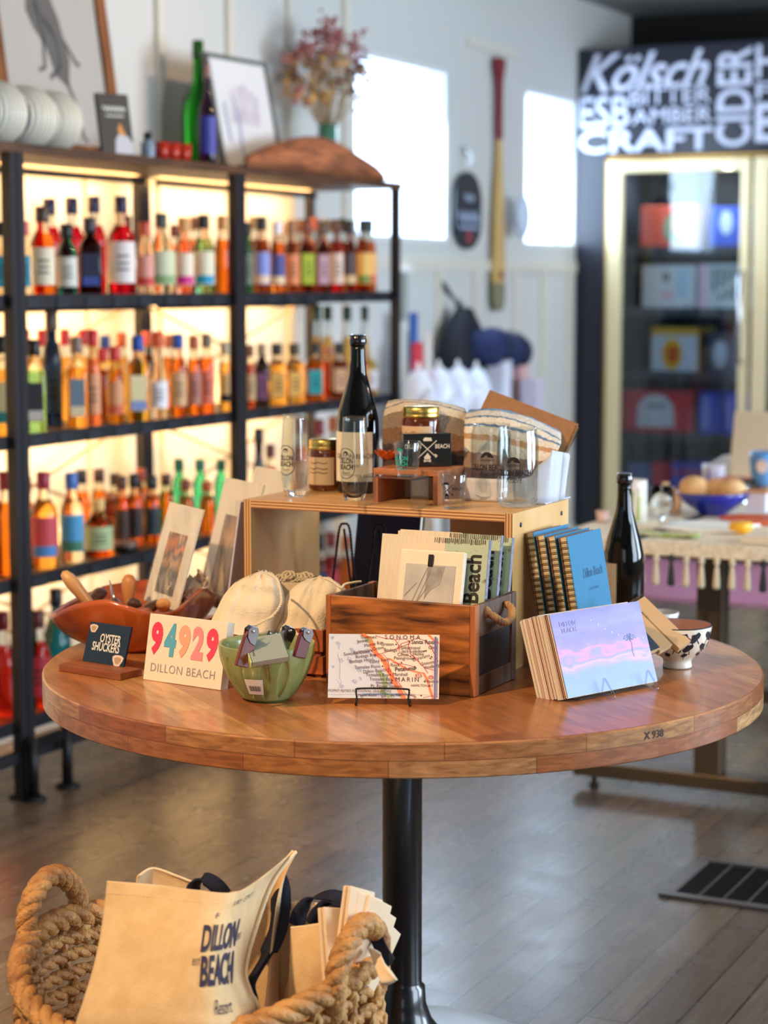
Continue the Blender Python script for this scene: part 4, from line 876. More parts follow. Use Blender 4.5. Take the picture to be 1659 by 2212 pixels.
# ================================================================== GLASSWARE AND BOTTLES
FACE = math.radians(26)
def tumbler(name, px, py, z, prof, label, cat, decal, face=FACE, ink=INK, group=None):
    p = Zp(px, py, z); o = thing(name, label, cat, (p.x, p.y, z + .0006), face, group=group)
    MB().lathe(prof, 56, mfn=lambda j: 1 if prof[j][1] < .0155 and prof[j + 1][1] < .0155 else 0).build('glass_wall', [sheet_glass('tumbler_glass', (246, 249, 249), .07, .02), CLEAR], o)
    m = MB(); decal(m); m.build('printed_logo', ink, o); return o
def flute_prof(h, rb, rm, rt, tk=.0016):
    out = []
    for i in range(17):
        t = i / 16; r_ = rb + (rm - rb) * math.sin(min(t / .38, 1) * PI / 2) if t < .38 else rm + (rt - rm) * ((t - .38) / .62) ** 1.3
        out.append((r_, t * h))
    inn = [(max(r_ - tk, .002), z) for r_, z in out if z > .012]
    return [(0, 0), (rb * .6, 0)] + out + [(rt - tk * .5, h + .0008)] + inn[::-1] + [(rb * .5, .009), (0, .008)]
# scale: 3.4 m away 1 px = .79 mm
def fl_decal(m):
    Rr = .0262; f = cyl(Rr, -.62)
    w_, h_, q = .0165, .0265, .012; cz = .066
    ring = [(x, z) for x, z in arc(0, cz + h_ - w_, w_, w_, 0, 180, 16)] + [(x, z) for x, z in arc(0, cz - h_ + w_, w_, w_, 180, 360, 16)]
    strokes(m, [ring + [ring[0]]], .0012, 0, f)
    wave_mark(m, 0, cz + .0165, .005, 0, f); letter(m, 'DILLON', 0, cz + .004, .0125, fn=f, bold=.03, sx=.62); letter(m, 'BEACH', 0, cz - .007, .0125, fn=f, bold=.03, sx=.72); letter(m, 'Resort', 0, cz - .0165, .008, fn=f, shear=.3, sx=.7)
P_fl = flute_prof(.146, .0185, .0252, .0205)
tumbler('stemless_flute', 637, 1072, RZ, P_fl, 'clear stemless flute glass with oval beach logo at the riser\'s left end', 'glass', fl_decal, group='stemless flute glasses')
tumbler('stemless_flute', 766, 1080, RZ, P_fl, 'clear stemless flute glass with oval beach logo in front of the tall wine bottle', 'glass', fl_decal, group='stemless flute glasses')
def can_decal(m):
    Rr = .0362; f = cyl(Rr, -.25)
    wave_mark(m, 0, .076, .0112, 0, f); letter(m, 'DILLON BEACH', 0, .0595, .0145, fn=f, bold=.03, sx=.62); letter(m, 'Resort', 0, .0475, .0135, fn=f, shear=.25, sx=.72)
h = .134
P_can = [(0, 0), (.027, 0), (.031, .003), (.0355, .012), (.0358, .03), (.0358, h - .024), (.0345, h - .014), (.0325, h - .005), (.0330, h), (.0316, h + .0006), (.0306, h - .005), (.0325, h - .016), (.0340, h - .026), (.0340, .03), (.032, .016), (.026, .009), (0, .008)]
tumbler('can_glass', 1060, 1080, RZ, P_can, 'can-shaped beer glass with wave logo, the rear left of two', 'glass', can_decal, group='can-shaped glasses')
tumbler('can_glass', 1117, 1094, RZ, P_can, 'can-shaped beer glass with wave logo, the front right of two', 'glass', can_decal, group='can-shaped glasses')
P_shot = [(0, 0), (.0165, 0), (.0178, .0015), (.0235, .058), (.0229, .0595), (.0217, .058), (.0168, .0145), (.014, .0125), (0, .012)]
def shot1(m):
    f = lambda x, z: ((.0186 + z * .095) * math.sin(-.62 + x / .02), -(.0186 + z * .095) * math.cos(-.62 + x / .02), z)
    wave_mark(m, 0, .044, .0055, 0, f); letter(m, 'DILLON', 0, .032, .011, fn=f, bold=.03, sx=.66); letter(m, 'BEACH', 0, .0225, .011, fn=f, bold=.03, sx=.72); letter(m, 'Resort', 0, .014, .007, fn=f, shear=.3)
def shot2(m):
    f = lambda x, z: ((.0186 + z * .095) * math.sin(-.55 + x / .02), -(.0186 + z * .095) * math.cos(-.55 + x / .02), z)
    oars_mark(m, -.002, .032, .0105, 0, f); letter(m, 'BEACH', .0165, .035, .0075, fn=f, bold=.02, sx=.75)
# acrylic riser
a_ = Zp(772, 1095, RZ); b_ = Zp(885, 1103, RZ)
ac = sheet_glass('acrylic', (240, 243, 246), .10, .05)
ar = thing('acrylic_riser', 'small clear acrylic bridge riser carrying the green-logo shot glass', 'riser', (a_.x, a_.y, RZ), math.radians(-2))
aw, ad, ah = (Zp(885, 1103, RZ) - Zp(772, 1095, RZ)).length, .062, .0545
MB().poly([(0, 0), (.003, 0), (.003, ah - .006), (.006, ah - .003), (aw - .006, ah - .003), (aw - .003, ah - .006), (aw - .003, 0), (aw, 0), (aw, ah - .005), (aw - .0015, ah - .0015), (aw - .005, ah), (.005, ah), (.0015, ah - .0015), (0, ah - .005)], 0, ad).build('bridge', ac, ar, bevel=.0004)
tumbler('shot_glass', 880, 1030, RZ + ah, P_shot, 'shot glass with green beach logo standing on the acrylic riser', 'glass', shot1, ink=mat('teal_ink', (20, 160, 140), .5))
tumbler('shot_glass', 980, 1099, RZ, P_shot, 'shot glass with crossed oars logo standing on the plywood', 'glass', shot2)
# wine bottles
wine_g = mat('dark_wine_glass', (6, 5, 5), .04, spec=.5)
def wine(px, py, z, h, r, label, lab, face):
    p = Zp(px, py, z); o = thing('wine_bottle', label, 'bottle', (p.x, p.y, z + .0005), face)
    MB().lathe([(0, 0), (r * .9, 0), (r, .004), (r, h * .40), (r * .97, h * .47), (r * .82, h * .56), (r * .60, h * .66), (r * .42, h * .75), (.0143, h * .83), (.0136, h * .9), (.0134, h * .945), (0, h * .945)], 56).build('glass_body', wine_g, o)
    MB().lathe([(.0150, h * .935), (.0160, h * .94), (.0162, h * .972), (.0150, h * .98), (.0152, h * .997), (.0130, h), (.011, h * .998), (0, h * .996)], 40).build('lip', mat('black_glass_lip', (12, 12, 14), .12, coat=1), o)
    if lab:
        R_ = r + .0005; a0, a1, z0, z1 = lab
        q = MB().grid(lambda u, v: (R_ * math.sin(a0 + (a1 - a0) * u), -R_ * math.cos(a0 + (a1 - a0) * u), z0 + (z1 - z0) * v), 24, 1).build('label', mat('wine_label', (226, 214, 190), .6), o)
        return o, q, R_
    return o, None, r
o, lb, R_ = wine(773, 1063, RZ, .287, .0395, 'tall dark wine bottle with cream label standing on the riser', (-1.35, .75, .022, .112), FACE)
m = MB(); f = cyl(R_, -.18, .0005); letter(m, 'DILLON BEACH', 0, .068, .0125, fn=f, bold=.01, sx=.85); letter(m, 'Resort', .002, .052, .009, fn=f, shear=.3); strokes(m, [[(-.022 + .044 * i / 30, .034 + .0016 * math.sin(i * 1.9)) for i in range(31)]], .0008, 0, f)
m.build('label_lettering', mat('grey_ink2', (90, 84, 78), .6), lb)
q = Zp(1345, 1345, TT)
o, lb, R_ = wine(1345, 1345, TT, .287, .0395, 'dark wine bottle standing on the table behind the blue notebooks', (-1.5, -.45, .03, .118), FACE)
# amber candle jars
jarg = mat('amber_jar_glass', (120, 52, 12), .04, trans=.55, ior=1.3, coat=.8)
def jar(px, py, z, r, h, label, face, lift=0):
    p = Zp(px, py, z); o = thing('candle_jar', label, 'jar', (p.x, p.y, z + .0006), face)
    MB().lathe([(0, 0), (r * .9, 0), (r, .005), (r, h * .74), (r * .95, h * .79), (r * .86, h * .82), (r * .86, h * .9), (0, h * .9)], 48).build('glass_body', jarg, o)
    m = MB(); n = 96; zs = [(r * .92, h * .80), (r * .96, h * .81), (r * .96, h * .85), (r * .935, h * .865), (r * .95, h * .88), (r * .95, h * .975), (r * .90, h), (0, h)]
    m.lathe(zs, n).build('lid', BRASS, o)
    q = MB().grid(lambda u, v: ((r + .0006) * math.sin(-1.35 + 1.9 * u), -(r + .0006) * math.cos(-1.35 + 1.9 * u), h * .12 + h * .54 * v), 20, 1).build('label', mat('kraft_label', (206, 176, 140), .7), o)
    m = MB(); f = cyl(r + .0008, -.4)
    strokes(m, [[(x, z + .0012 * math.cos(x * 300)) for x in [-.018 + .036 * i / 12 for i in range(13)]] for z in (h * .55, h * .44, h * .36)], .0012, 0, f)
    m.build('label_print', mat('brown_ink', (90, 62, 44), .6), q)
jar(703, 1058, RZ, .0315, .094, 'amber candle jar with gold lid standing beside the wine bottle', FACE)
# kraft cardboard box riser, deck of cards, flower, second jar
kraft = mat('copper_board', (190, 128, 84), .5)
a_ = Zp(806, 1085, RZ); rb_ = thing('bridge_riser', 'brown wooden bridge riser open at the front, carrying flower and boxed cards', 'riser', (a_.x, a_.y, RZ)); bw_ = (Zp(951, 1091, RZ) - a_).length; bd, bh = .115, .0600
MB().box(0, bw_, 0, bd, bh - .010, bh).build('top_board', wood('riser_brown', (186, 122, 78), (160, 96, 58), 0), rb_, bevel=.001)
for x in (0, bw_ - .009): MB().box(x, x + .009, 0, bd, 0, bh - .010).build('side_board', wood('riser_brown2', (180, 118, 76), (156, 94, 58), 2), rb_)
MB().box(.009, bw_ - .009, bd - .004, bd, 0, bh - .010).build('back_board', mat('pale_back_board', (186, 160, 130), .6), rb_)
BZ = RZ + bh
jar(909, 998, BZ, .0345, .100, 'amber candle jar with gold lid standing behind the boxed cards', FACE)
M_, L0 = frame_px((871, 1010), (975, 1008), 0, BZ)
dk = thing('card_deck', 'black boxed card deck in cling film with crossed oars print', 'box', M=M_); dh = .0590
MB().box(0, L0, 0, .030, .0006, dh).build('deck_body', mat('black_box_film', (24, 25, 24), .22, coat=1, bump=.15, bscale=60), dk, bevel=.001)
m = MB(); oars_mark(m, L0 * .5, .030, .0165); letter(m, 'BEACH', L0 * .81, .036, .0105, bold=.02, sx=.8); letter(m, 'DILLON', L0 * .2, .036, .0105, bold=.02, sx=.8); m.build('printed_logo', mat('cream_ink', (206, 196, 176), .5), dk)
p = Zp(838, 1002, BZ); fl = thing('orange_flower', 'bright orange artificial flower lying on the bridge riser', 'flower', (p.x, p.y, BZ))
m = MB(); rr = random.Random(5)
for ring, (nn, ln, tilt) in enumerate(((11, .027, .8), (10, .025, 1.1), (7, .018, 1.35))):
    for i in range(nn):
        a = 2 * PI * i / nn + ring; wdt = .0085
        def pf_(u, v, a=a, ln=ln, tilt=tilt, wdt=wdt):
            rr_ = ln * v; wz = wdt * math.sin(PI * min(v * .85 + .12, 1)) * (u - .5) * 2
            x = rr_ * math.cos(tilt * (1 - .25 * v)) + .002; z = rr_ * math.sin(tilt) + .003 + .003 * math.sin(u * 9) * v
            return (x * math.cos(a) - wz * math.sin(a), x * math.sin(a) + wz * math.cos(a), z)
        m.grid(pf_, 4, 5)
m.build('petals', mat('orange_petal', (255, 124, 40), .7), fl); MB().ball((0, 0, .008), .006).build('flower_centre', mat('orange_centre', (206, 60, 10), .8), fl)
# fabric bin with towels and kraft notebook
bx0 = Zp(948, 1045, RZ); bin_m = mat('white_paper_fabric', (196, 200, 210), .75, bump=.2, bscale=30)
fb = thing('fabric_bin', 'low white crumpled fabric bin on the riser, filled with rolled towels', 'bin', (-1.440, 3.232, RZ + .0006))
bwid, bdep = .214, .122
def rim(a):
    return .040 + .052 * max(0, math.cos(a + .25)) ** 4 + .020 * max(0, -math.cos(a)) ** 3 + .02 * max(0, math.sin(a))
def wallf(u, v):
    a = 2 * PI * u; c, s = math.cos(a), math.sin(a); e = .45
    x = math.copysign(abs(c) ** e, c) * bwid / 2 * (1 + .06 * v); y = math.copysign(abs(s) ** e, s) * bdep / 2 * (1 + .05 * v)
    return (x + .08 + .004 * math.sin(9 * a) * v, y + .02 + .003 * math.cos(11 * a) * v, v * rim(a))
m = MB().grid(wallf, 64, 6); m.build('bin_wall', bin_m, fb, solid=.002)
MB().box(.08 - bwid / 2, .08 + bwid / 2, .02 - bdep / 2, .02 + bdep / 2, 0, .002).build('bin_bottom', bin_m, fb)
def towel_mat(name, flip):
    m_ = bpy.data.materials.new(name); m_.use_nodes = True; N, L = nodes(m_); b = N['Principled BSDF']; b.inputs['Roughness'].default_value = .95
    t = N.new('ShaderNodeTexCoord'); sx_ = N.new('ShaderNodeSeparateXYZ'); L.new(t.outputs['UV'], sx_.inputs[0])
    r_ = N.new('ShaderNodeValToRGB'); e = r_.color_ramp.elements; r_.color_ramp.interpolation = 'CONSTANT'
    st = [(0, (92, 74, 78)), (.12, (150, 118, 96)), (.24, (226, 210, 184)), (.36, (196, 146, 96)), (.42, (228, 214, 190)), (.50, (86, 120, 150)), (.525, (226, 214, 192)), (.60, (84, 122, 150)), (.625, (214, 210, 200)), (.74, (120, 160, 190)), (.82, (70, 120, 176)), (.92, (150, 180, 204))]
    if flip: st = [(0, (80, 62, 60)), (.2, (128, 92, 70)), (.34, (140, 124, 108)), (.50, (216, 200, 174)), (.62, (84, 108, 134)), (.64, (218, 204, 180)), (.74, (86, 112, 138)), (.76, (206, 200, 190))]
    e[0].color = lin(st[0][1]); e[1].position = st[1][0]; e[1].color = lin(st[1][1])
    for q in st[2:]: z_ = e.new(q[0]); z_.color = lin(q[1])
    n1 = N.new('ShaderNodeTexNoise'); n1.inputs['Scale'].default_value = 170; L.new(t.outputs['Object'], n1.inputs[0])
    ad = N.new('ShaderNodeMath'); ad.operation = 'MULTIPLY_ADD'; ad.inputs[1].default_value = .035; L.new(n1.outputs[0], ad.inputs[0]); L.new(sx_.outputs[1], ad.inputs[2]); sb = N.new('ShaderNodeMath'); sb.operation = 'SUBTRACT'; sb.inputs[1].default_value = .018; L.new(ad.outputs[0], sb.inputs[0]); L.new(sb.outputs[0], r_.inputs[0])
    hs = N.new('ShaderNodeMixRGB'); hs.blend_type = 'MULTIPLY'; hs.inputs[0].default_value = .35; L.new(r_.outputs[0], hs.inputs[1]); L.new(n1.outputs[0], hs.inputs[2]); L.new(hs.outputs[0], b.inputs['Base Color'])
    bp = N.new('ShaderNodeBump'); bp.inputs['Strength'].default_value = .9; bp.inputs['Distance'].default_value = .004; L.new(n1.outputs[0], bp.inputs['Height']); L.new(bp.outputs[0], b.inputs['Normal']); return m_
def towel(label, ctrl, mt):
    f_ = net(ctrl); m = MB(); nu, nv = 28, 40; m.grid(f_, nu, nv)
    o = m.build('rolled_towel', mt); me = o.data; ul = me.uv_layers.new(name='UVMap')
    for p_ in me.polygons:
        for li in p_.loop_indices:
            vi = me.loops[li].vertex_index; ul.data[li].uv = ((vi % (nu + 1)) / nu, (vi // (nu + 1)) / nv)
    q = o.modifiers.new('s', 'SOLIDIFY'); q.thickness = .006
    tx = bpy.data.textures.new('t', 'CLOUDS'); tx.noise_scale = .02; q = o.modifiers.new('dd', 'DISPLACE'); q.texture = tx; q.strength = .006
    o['label'] = label; o['category'] = 'towel'; o['group'] = 'rolled towels in the fabric bin'; return o
# columns run left to right, rows from the front foot over the top to the back
def tw(pts, d0, dd): return [[Dp(x, y, d0 + k * dd) for x, y in row] for k, row in enumerate(pts)]
towel('rolled striped towel with blue band in the bin, the right of two', tw([
 [(1000, 1040), (1060, 1044), (1120, 1046), (1172, 1042)], [(1002, 985), (1062, 992), (1128, 1000), (1190, 1004)], [(1003, 940), (1064, 945), (1135, 960), (1204, 975)],
 [(1004, 905), (1066, 902), (1140, 918), (1212, 952)], [(1012, 888), (1070, 884), (1142, 900), (1208, 930)], [(1030, 884), (1080, 884), (1140, 905), (1180, 925)]], 3.50, .028), towel_mat('striped_towel', 0))
towel('rolled grey and brown striped towel in the bin, the left of two', tw([
 [(826, 1010), (890, 1020), (950, 1030), (1006, 1040)], [(826, 960), (890, 965), (950, 975), (1008, 990)], [(826, 915), (890, 905), (950, 915), (1010, 930)],
 [(830, 885), (885, 872), (950, 878), (1008, 896)], [(838, 868), (880, 862), (950, 868), (1004, 882)], [(850, 870), (885, 868), (950, 872), (998, 888)]], 3.53, .028), towel_mat('brown_towel', 1))
kb = mat('kraft_cover', (150, 106, 66), .7, c2=(140, 98, 60), ns=60)
spn = mat('spiral_wire', (150, 126, 84), .3, metal=1)
def spiral(m, x, z0, z1, n, rx, y0, dep):
    for i in range(n):
        z = z0 + (z1 - z0) * (i + .5) / n
        for dz in (-.0012, .0012): m.tube([(x + rx * .5 + rx * math.cos(t), y0 + dep / 2 + (dep / 2 + .0015) * math.sin(t), z + dz) for t in [2 * PI * k / 9 for k in range(9)]], .0005, 4, closed=True)
def notebook(M, W, Hh, dep, label, cover, group=None, side='L', n=18, name='spiral_notebook'):
    o = thing(name, label, 'notebook', M=M, group=group)
    MB().box(0, W, 0, .0012, 0, Hh).build('front_cover', cover, o); MB().box(0, W, dep - .0012, dep, 0, Hh).build('back_cover', mat('kraft_cover', (150, 106, 66)), o)
    MB().box(.004 if side == 'L' else .0, W if side == 'L' else W - .004, .0014, dep - .0014, .0015, Hh - .0015).build('pages', mat('page_block', (226, 208, 172), .8, c2=(206, 186, 146), ns=30, nstretch=(1, 60, 1)), o)
    m = MB(); spiral(m, -.003 if side == 'L' else W - .004, .004, Hh - .004, n, .0045, 0, dep); m.build('wire_spiral', spn, o); return o
# kraft notebook leaning behind the towels: corners (1058,840) (1250,915) (1225,990)
d1 = 3.62; c0 = Dp(1222, 992, d1 - .03); c1 = Dp(1250, 916, d1); c2 = Dp(1058, 842, d1 + .03)
xv = (c2 - c1).normalized(); zv = (c0 - c1) - xv * (c0 - c1).dot(xv); zv.normalize(); 
# local x from left end to the spiral edge, z up
X_ = -xv; Z_ = -zv; Y_ = Z_.cross(X_); org = c1 - X_ * (c2 - c1).length - Z_ * .135
M_ = Matrix(((X_.x, Y_.x, Z_.x, org.x), (X_.y, Y_.y, Z_.y, org.y), (X_.z, Y_.z, Z_.z, org.z), (0, 0, 0, 1)))
notebook(M_, (c2 - c1).length, .135, .011, 'kraft brown spiral notebook sticking out slanted behind the towels', kb, side='R', n=20)

# ================================================================== LEFT OF THE TABLE: BOWL OF SHUCKERS, SIGNS
cb = Zp(296, 1398, TT)
bw = thing('wooden_bowl', 'free-form polished root-wood bowl with wavy rim holding oyster knives', 'bowl', (cb.x, cb.y, TT))
rimp = [(112, 1330, 3.36), (160, 1308, 3.30), (225, 1297, 3.28), (275, 1310, 3.27), (325, 1324, 3.28), (375, 1322, 3.31), (405, 1300, 3.36), (438, 1272, 3.44), (466, 1290, 3.52), (455, 1275, 3.60), (395, 1258, 3.66), (330, 1254, 3.68), (262, 1262, 3.68), (225, 1268, 3.66), (205, 1276, 3.62), (170, 1290, 3.54), (130, 1312, 3.44)]
rp = [Dp(q[0], q[1], q[2] + .16) - cb for q in rimp]; rp = spline(rp, 5, True); nR = len(rp)
bm = wood('polished_root_wood', (186, 88, 36), (120, 50, 20), axis=0, ns=7, rough=.22, coat=.6, st=2.5, fac=(.3, .6))
def bwall(u, v):
    r_ = rp[int(round(u * nR)) % nR]; t = v; k = math.sin(t * PI / 2) ** .9
    b0 = Vector((r_.x, r_.y, 0)).normalized() * .05
    return (b0.x + (r_.x - b0.x) * (k * .75 + t * .25), b0.y + (r_.y - b0.y) * (k * .75 + t * .25), .001 + r_.z * t ** 1.35)
m = MB().grid(bwall, nR, 14); o = m.build('bowl_body', bm, bw, solid=.007, soff=0)
MB().lathe([(0, .006), (.052, .006), (.052, .001), (0, .0)], 32).build('bowl_foot', bm, bw)
hw_ = wood('pale_handle_wood', (222, 170, 110), (206, 150, 92), axis=2, ns=6, rough=.35, coat=.3, st=4)
hd_ = wood('dark_handle_wood', (96, 62, 40), (66, 40, 26), axis=2, ns=6, rough=.35, coat=.3, st=4)
def knife(p0, p1, r, label, mt, blade=None, group='oyster knives in the wooden bowl', txt=None):
    """handle from p0 (tang end) to p1 (butt); optional blade end point"""
    a, b = Vector(p0), Vector(p1); d = (b - a); L = d.length; q = d.to_track_quat('Z', 'Y').to_matrix().to_4x4(); M = Matrix.Translation(a) @ q
    o = thing('oyster_knife', label, 'knife', M=M, group=group)
    MB().lathe([(0, 0), (r * .5, .002), (r * .62, L * .08), (r * .8, L * .3), (r, L * .62), (r * .95, L * .82), (r * .6, L * .96), (0, L)], 24, sy=.8).build('handle', mt, o)
    if blade: MB().tube([(0, 0, .004), (0, 0, -blade * .5), (0, 0, -blade)], [.0035, .003, .0006], 8, flat=.4).build('blade', STEEL, o)
    if txt: m = MB(); letter(m, txt, 0, L * .5, .010, fn=lambda x, z: (x * 1.0, -r * .8 - .0004, z), rot=PI / 2, bold=.0); m.build('branded_text', mat('burnt_text', (110, 66, 34), .7), o)
    return o
knife(Dp(205, 1318, 3.60), Dp(135, 1234, 3.58), .0155, 'oyster knife with thick pale wooden handle sticking out left of the bowl', hw_)
knife(Dp(277, 1310, 3.62), Dp(279, 1240, 3.62), .0135, 'oyster knife with lettered wooden handle standing upright in the bowl', wood('mid_handle_wood', (196, 134, 76), (180, 116, 62), 2, rough=.35), txt='OYSTER')
knife(Dp(246, 1294, 3.63), Dp(252, 1320, 3.60), .0125, 'dark-handled oyster knife with blade pointing straight up', hd_, blade=.062)
knife(Dp(300, 1306, 3.58), Dp(284, 1302, 3.54), .012, 'oyster knife with steel-capped end in the bowl\'s middle', hd_)
knife(Dp(340, 1300, 3.64), Dp(318, 1318, 3.58), .012, 'dark-handled oyster knife lying near the bowl\'s front rim', hd_)
knife(Dp(355, 1320, 3.64), Dp(352, 1300, 3.58), .0135, 'oyster knife with pale rounded butt lying right in the bowl', hw_, blade=.05)
knife(Dp(330, 1330, 3.62), Dp(308, 1322, 3.54), .012, 'oyster knife with reddish butt showing over the front rim', wood('red_handle_wood', (186, 120, 84), (160, 96, 62), 2))
knife(Dp(195, 1300, 3.71), Dp(222, 1276, 3.76), .0145, 'dark polished oyster knife lying at the bowl\'s back left', hd_)
gz = thing('gauze_wrap', 'crumpled white gauze lying over the bowl\'s right rim', 'cloth', Dp(405, 1285, 3.61)); rr = random.Random(9)
m = MB(); nz_ = [[rr.uniform(-1, 1) for _ in range(40)] for _ in range(40)]
def gzf(u, v):
    x = (u - .5) * .06 + .01 * math.sin(7 * v + 3); z = (v - .5) * .055 + (u - .5) * .03 + .006 * math.sin(14 * u); i, j = int(u * 22), int(v * 22)
    return (x + .003 * nz_[i][j], .014 * math.sin(6 * u + 4 * v) + .004 * nz_[j][i], z + .004 * nz_[i + 5][j])
m.grid(gzf, 22, 22).build('gauze', mat('white_gauze', (226, 214, 196), .95), gz)
# wooden stand and oyster card
M_, W0 = frame_px((128, 1450), (260, 1471), 0, TT)
st = thing('sign_stand', 'small reddish wooden block on the table holding the oyster card', 'stand', M=M_)
MB().box(0, W0, 0, .052, .0004, .0125).build('block', wood('red_block_wood', (158, 92, 54), (116, 62, 36), 0, ns=6, rough=.5), st, bevel=.0008)
def board_at(bl, br, lean, z, tl, lift=0):
    M, W = frame_px(bl, br, lean, z, lift); up = Vector((M[0][2], M[1][2], M[2][2])); A = M.translation
    lo, hi = 0, .6
    for _ in range(40):
        md = (lo + hi) / 2
        if proj(A + up * md)[1] > tl[1]: lo = md
        else: hi = md
    return M, W, lo
M_, W0, H0 = board_at((178, 1427), (266, 1441), 18, TT + .0128, (196, 1342))
oc = thing('oyster_card', 'small dark blue square card reading OYSTER SHUCKERS', 'sign', M=M_)
MB().box(0, W0, 0, .004, 0, H0).build('card', mat('navy_card', (26, 40, 56), .25, c2=(12, 22, 36), ns=160, coat=.6), oc)
m = MB(); letter(m, 'OYSTER', W0 * .57, H0 * .62, .020, bold=.02, sx=.66); letter(m, 'SHUCKERS', W0 * .50, H0 * .40, .020, bold=.02, sx=.66); m.build('lettering', mat('hand_white', (222, 222, 216), .6), oc)
m = MB()
for cx_, cz_, s_ in ((W0 * .12, H0 * .84, .0085), (W0 * .84, H0 * .13, .0115)):
    for sc, mi, e in ((1, 0, .0006), (.62, 1, .0009)): m.add([(cx_ + sc * s_ * (1 + .25 * math.sin(3 * a)) * math.cos(a), -e, cz_ + sc * s_ * (1 + .2 * math.cos(2 * a)) * math.sin(a)) for a in [2 * PI * k / 14 for k in range(14)]], [tuple(range(14))], mi)
m.build('shell_prints', [mat('shell_white', (220, 200, 190), .6), mat('shell_tan', (176, 150, 120), .6)], oc)
# zip-code block
M_, W0, H0 = board_at((308.5, 1468), (476, 1492), 11, TT, (325.4, 1324.5))
zb = thing('zip_code_block', 'cream wooden block sign with colourful digits 94929 over DILLON BEACH', 'sign', M=M_)
MB().box(0, W0, 0, .019, .0004, H0).build('block', mat('cream_painted_wood', (232, 220, 198), .55), zb, bevel=.001)
for i, (ch, c_) in enumerate((('9', (224, 56, 92)), ('4', (84, 168, 196)), ('9', (246, 166, 136)), ('2', (236, 140, 146)), ('9', (232, 66, 98)))):
    m = MB(); v, f = text2d(ch, 1, bold=.055); xs = [p_[0] for p_ in v]; zs = [p_[1] for p_ in v]; cx = W0 * (.125 + .178 * i); hh = H0 * .50; ww = W0 * .15
    m.add([(cx + (p_[0] - (min(xs) + max(xs)) / 2) * ww / (max(xs) - min(xs)), -.0008, H0 * .64 + (p_[1] - (min(zs) + max(zs)) / 2) * hh / (max(zs) - min(zs))) for p_ in v], f)
    m.build('painted_digit', mat('digit_%d_%d_%d' % c_, c_, .6), zb, label='digit ' + ch)
m = MB(); letter(m, 'DILLON BEACH', W0 * .50, H0 * .20, .0195, bold=0, sx=.92, sp_=1.1); m.build('lettering', mat('grey_letter', (150, 146, 150), .6), zb)

# ================================================================== GREEN BOWL WITH OPENERS
p = Zp(569, 1512, TT); gbr = .0755
gb = thing('green_bowl', 'sage green ceramic bowl with thumb flutes and price tag, full of openers', 'bowl', (p.x, p.y + .012, TT + .0005), FACE)
gm_ = mat('sage_glaze', (140, 150, 92), .28, coat=.5, c2=(130, 142, 84), ns=60)
GH = .0880
def gr(z): t = max(z, 0) / GH; return .0365 + (gbr - .0365) * math.sin(min(t, 1) * PI / 2) ** .85
prof = [(0, 0), (.033, 0), (.034, .004)] 
def gout(u, v):
    a = 2 * PI * u; z = .004 + (GH - .004) * v; r_ = gr(z); q = (u * 14) % 1 - .5; t = z / GH
    inn = 1 if .16 < t < .82 else 0; wid = .30 * math.sqrt(max(0, 1 - ((t - .46) / .36) ** 2)) if abs(t - .46) < .36 else 0
    if wid > 0 and abs(q) < wid: r_ -= .0032 * (1 - (q / wid) ** 2) ** .5
    return (r_ * math.cos(a), r_ * math.sin(a), z)
m = MB().lathe(prof + [(gr(.004), .004)], 48); m.grid(gout, 336, 36)
ip = [(gbr, GH), (gbr - .001, GH + .0015), (gbr - .004, GH + .0008)] + [(gr(z) - .006, z) for z in [GH * q / 12 for q in range(11, 0, -1)]] + [(.02, .007), (0, .006)]
m.lathe(ip, 96); m.build('bowl_body', gm_, gb)
m = MB(); tg = lambda u, v: ((gr(.016 + .026 * v) + .0012) * math.sin(-.50 + .46 * u), -(gr(.016 + .026 * v) + .0012) * math.cos(-.50 + .46 * u), .016 + .026 * v)
q = m.grid(tg, 6, 6).build('price_tag', WHITE, gb)
m = MB()
for i in range(14):
    u0 = .16 + .05 * i; wd_ = .03 if i % 3 else .016; P_ = [(u0, .22), (u0 + wd_, .22), (u0 + wd_, .56), (u0, .56)]
    m.add([tuple(Vector(tg(a, b)) * 1.006) for a, b in P_], [(0, 1, 2, 3)])
m.build('barcode', INK, q)
def opener(p0, p1, label, c, r=.0095):
    a, b = Vector(p0), Vector(p1); d = b - a; L = d.length; M = Matrix.Translation(a) @ d.to_track_quat('Z', 'Y').to_matrix().to_4x4() @ Matrix.Rotation(1.9, 4, 'Z')
    o = thing('corkscrew', label, 'opener', M=M, group='openers in the green bowl')
    MB().poly([(-r, 0), (r, 0), (r, L * .72), (r * .6, L * .86), (-r * .4, L * .8), (-r, L * .66)], -.004, .004).build('handle', c, o, bevel=.0015)
    for s_ in (-1, 1): MB().poly([(-r * .9, L * .55), (r * .0, L * .6), (r * .7, L * .72), (r * .9, L * .9), (r * .4, L), (-r * .5, L), (-r * .95, L * .88)], s_ * .0052 - .0007, s_ * .0052 + .0007).build('steel_bolster', mat('dark_steel', (120, 116, 116), .3, metal=1), o, bevel=.0006)
    MB().lathe([(0, -.0075), (.0028, -.0075), (.0028, .0075), (0, .0075)], 12).build('rivet', STEEL, o, M=Matrix.Translation((r * .1, 0, L * .88)) @ Matrix.Rotation(PI / 2, 4, 'X'))
opener(Dp(520, 1440, 3.00), Dp(547, 1352, 3.00), 'corkscrew with red-brown wooden grip leaning left in the green bowl', wood('rosewood', (150, 66, 34), (90, 36, 20), 2, rough=.25, coat=.6), r=.0115)
opener(Dp(600, 1420, 3.06), Dp(627, 1353, 3.06), 'dark steel corkscrew standing in the green bowl\'s middle', STEEL, r=.0115)
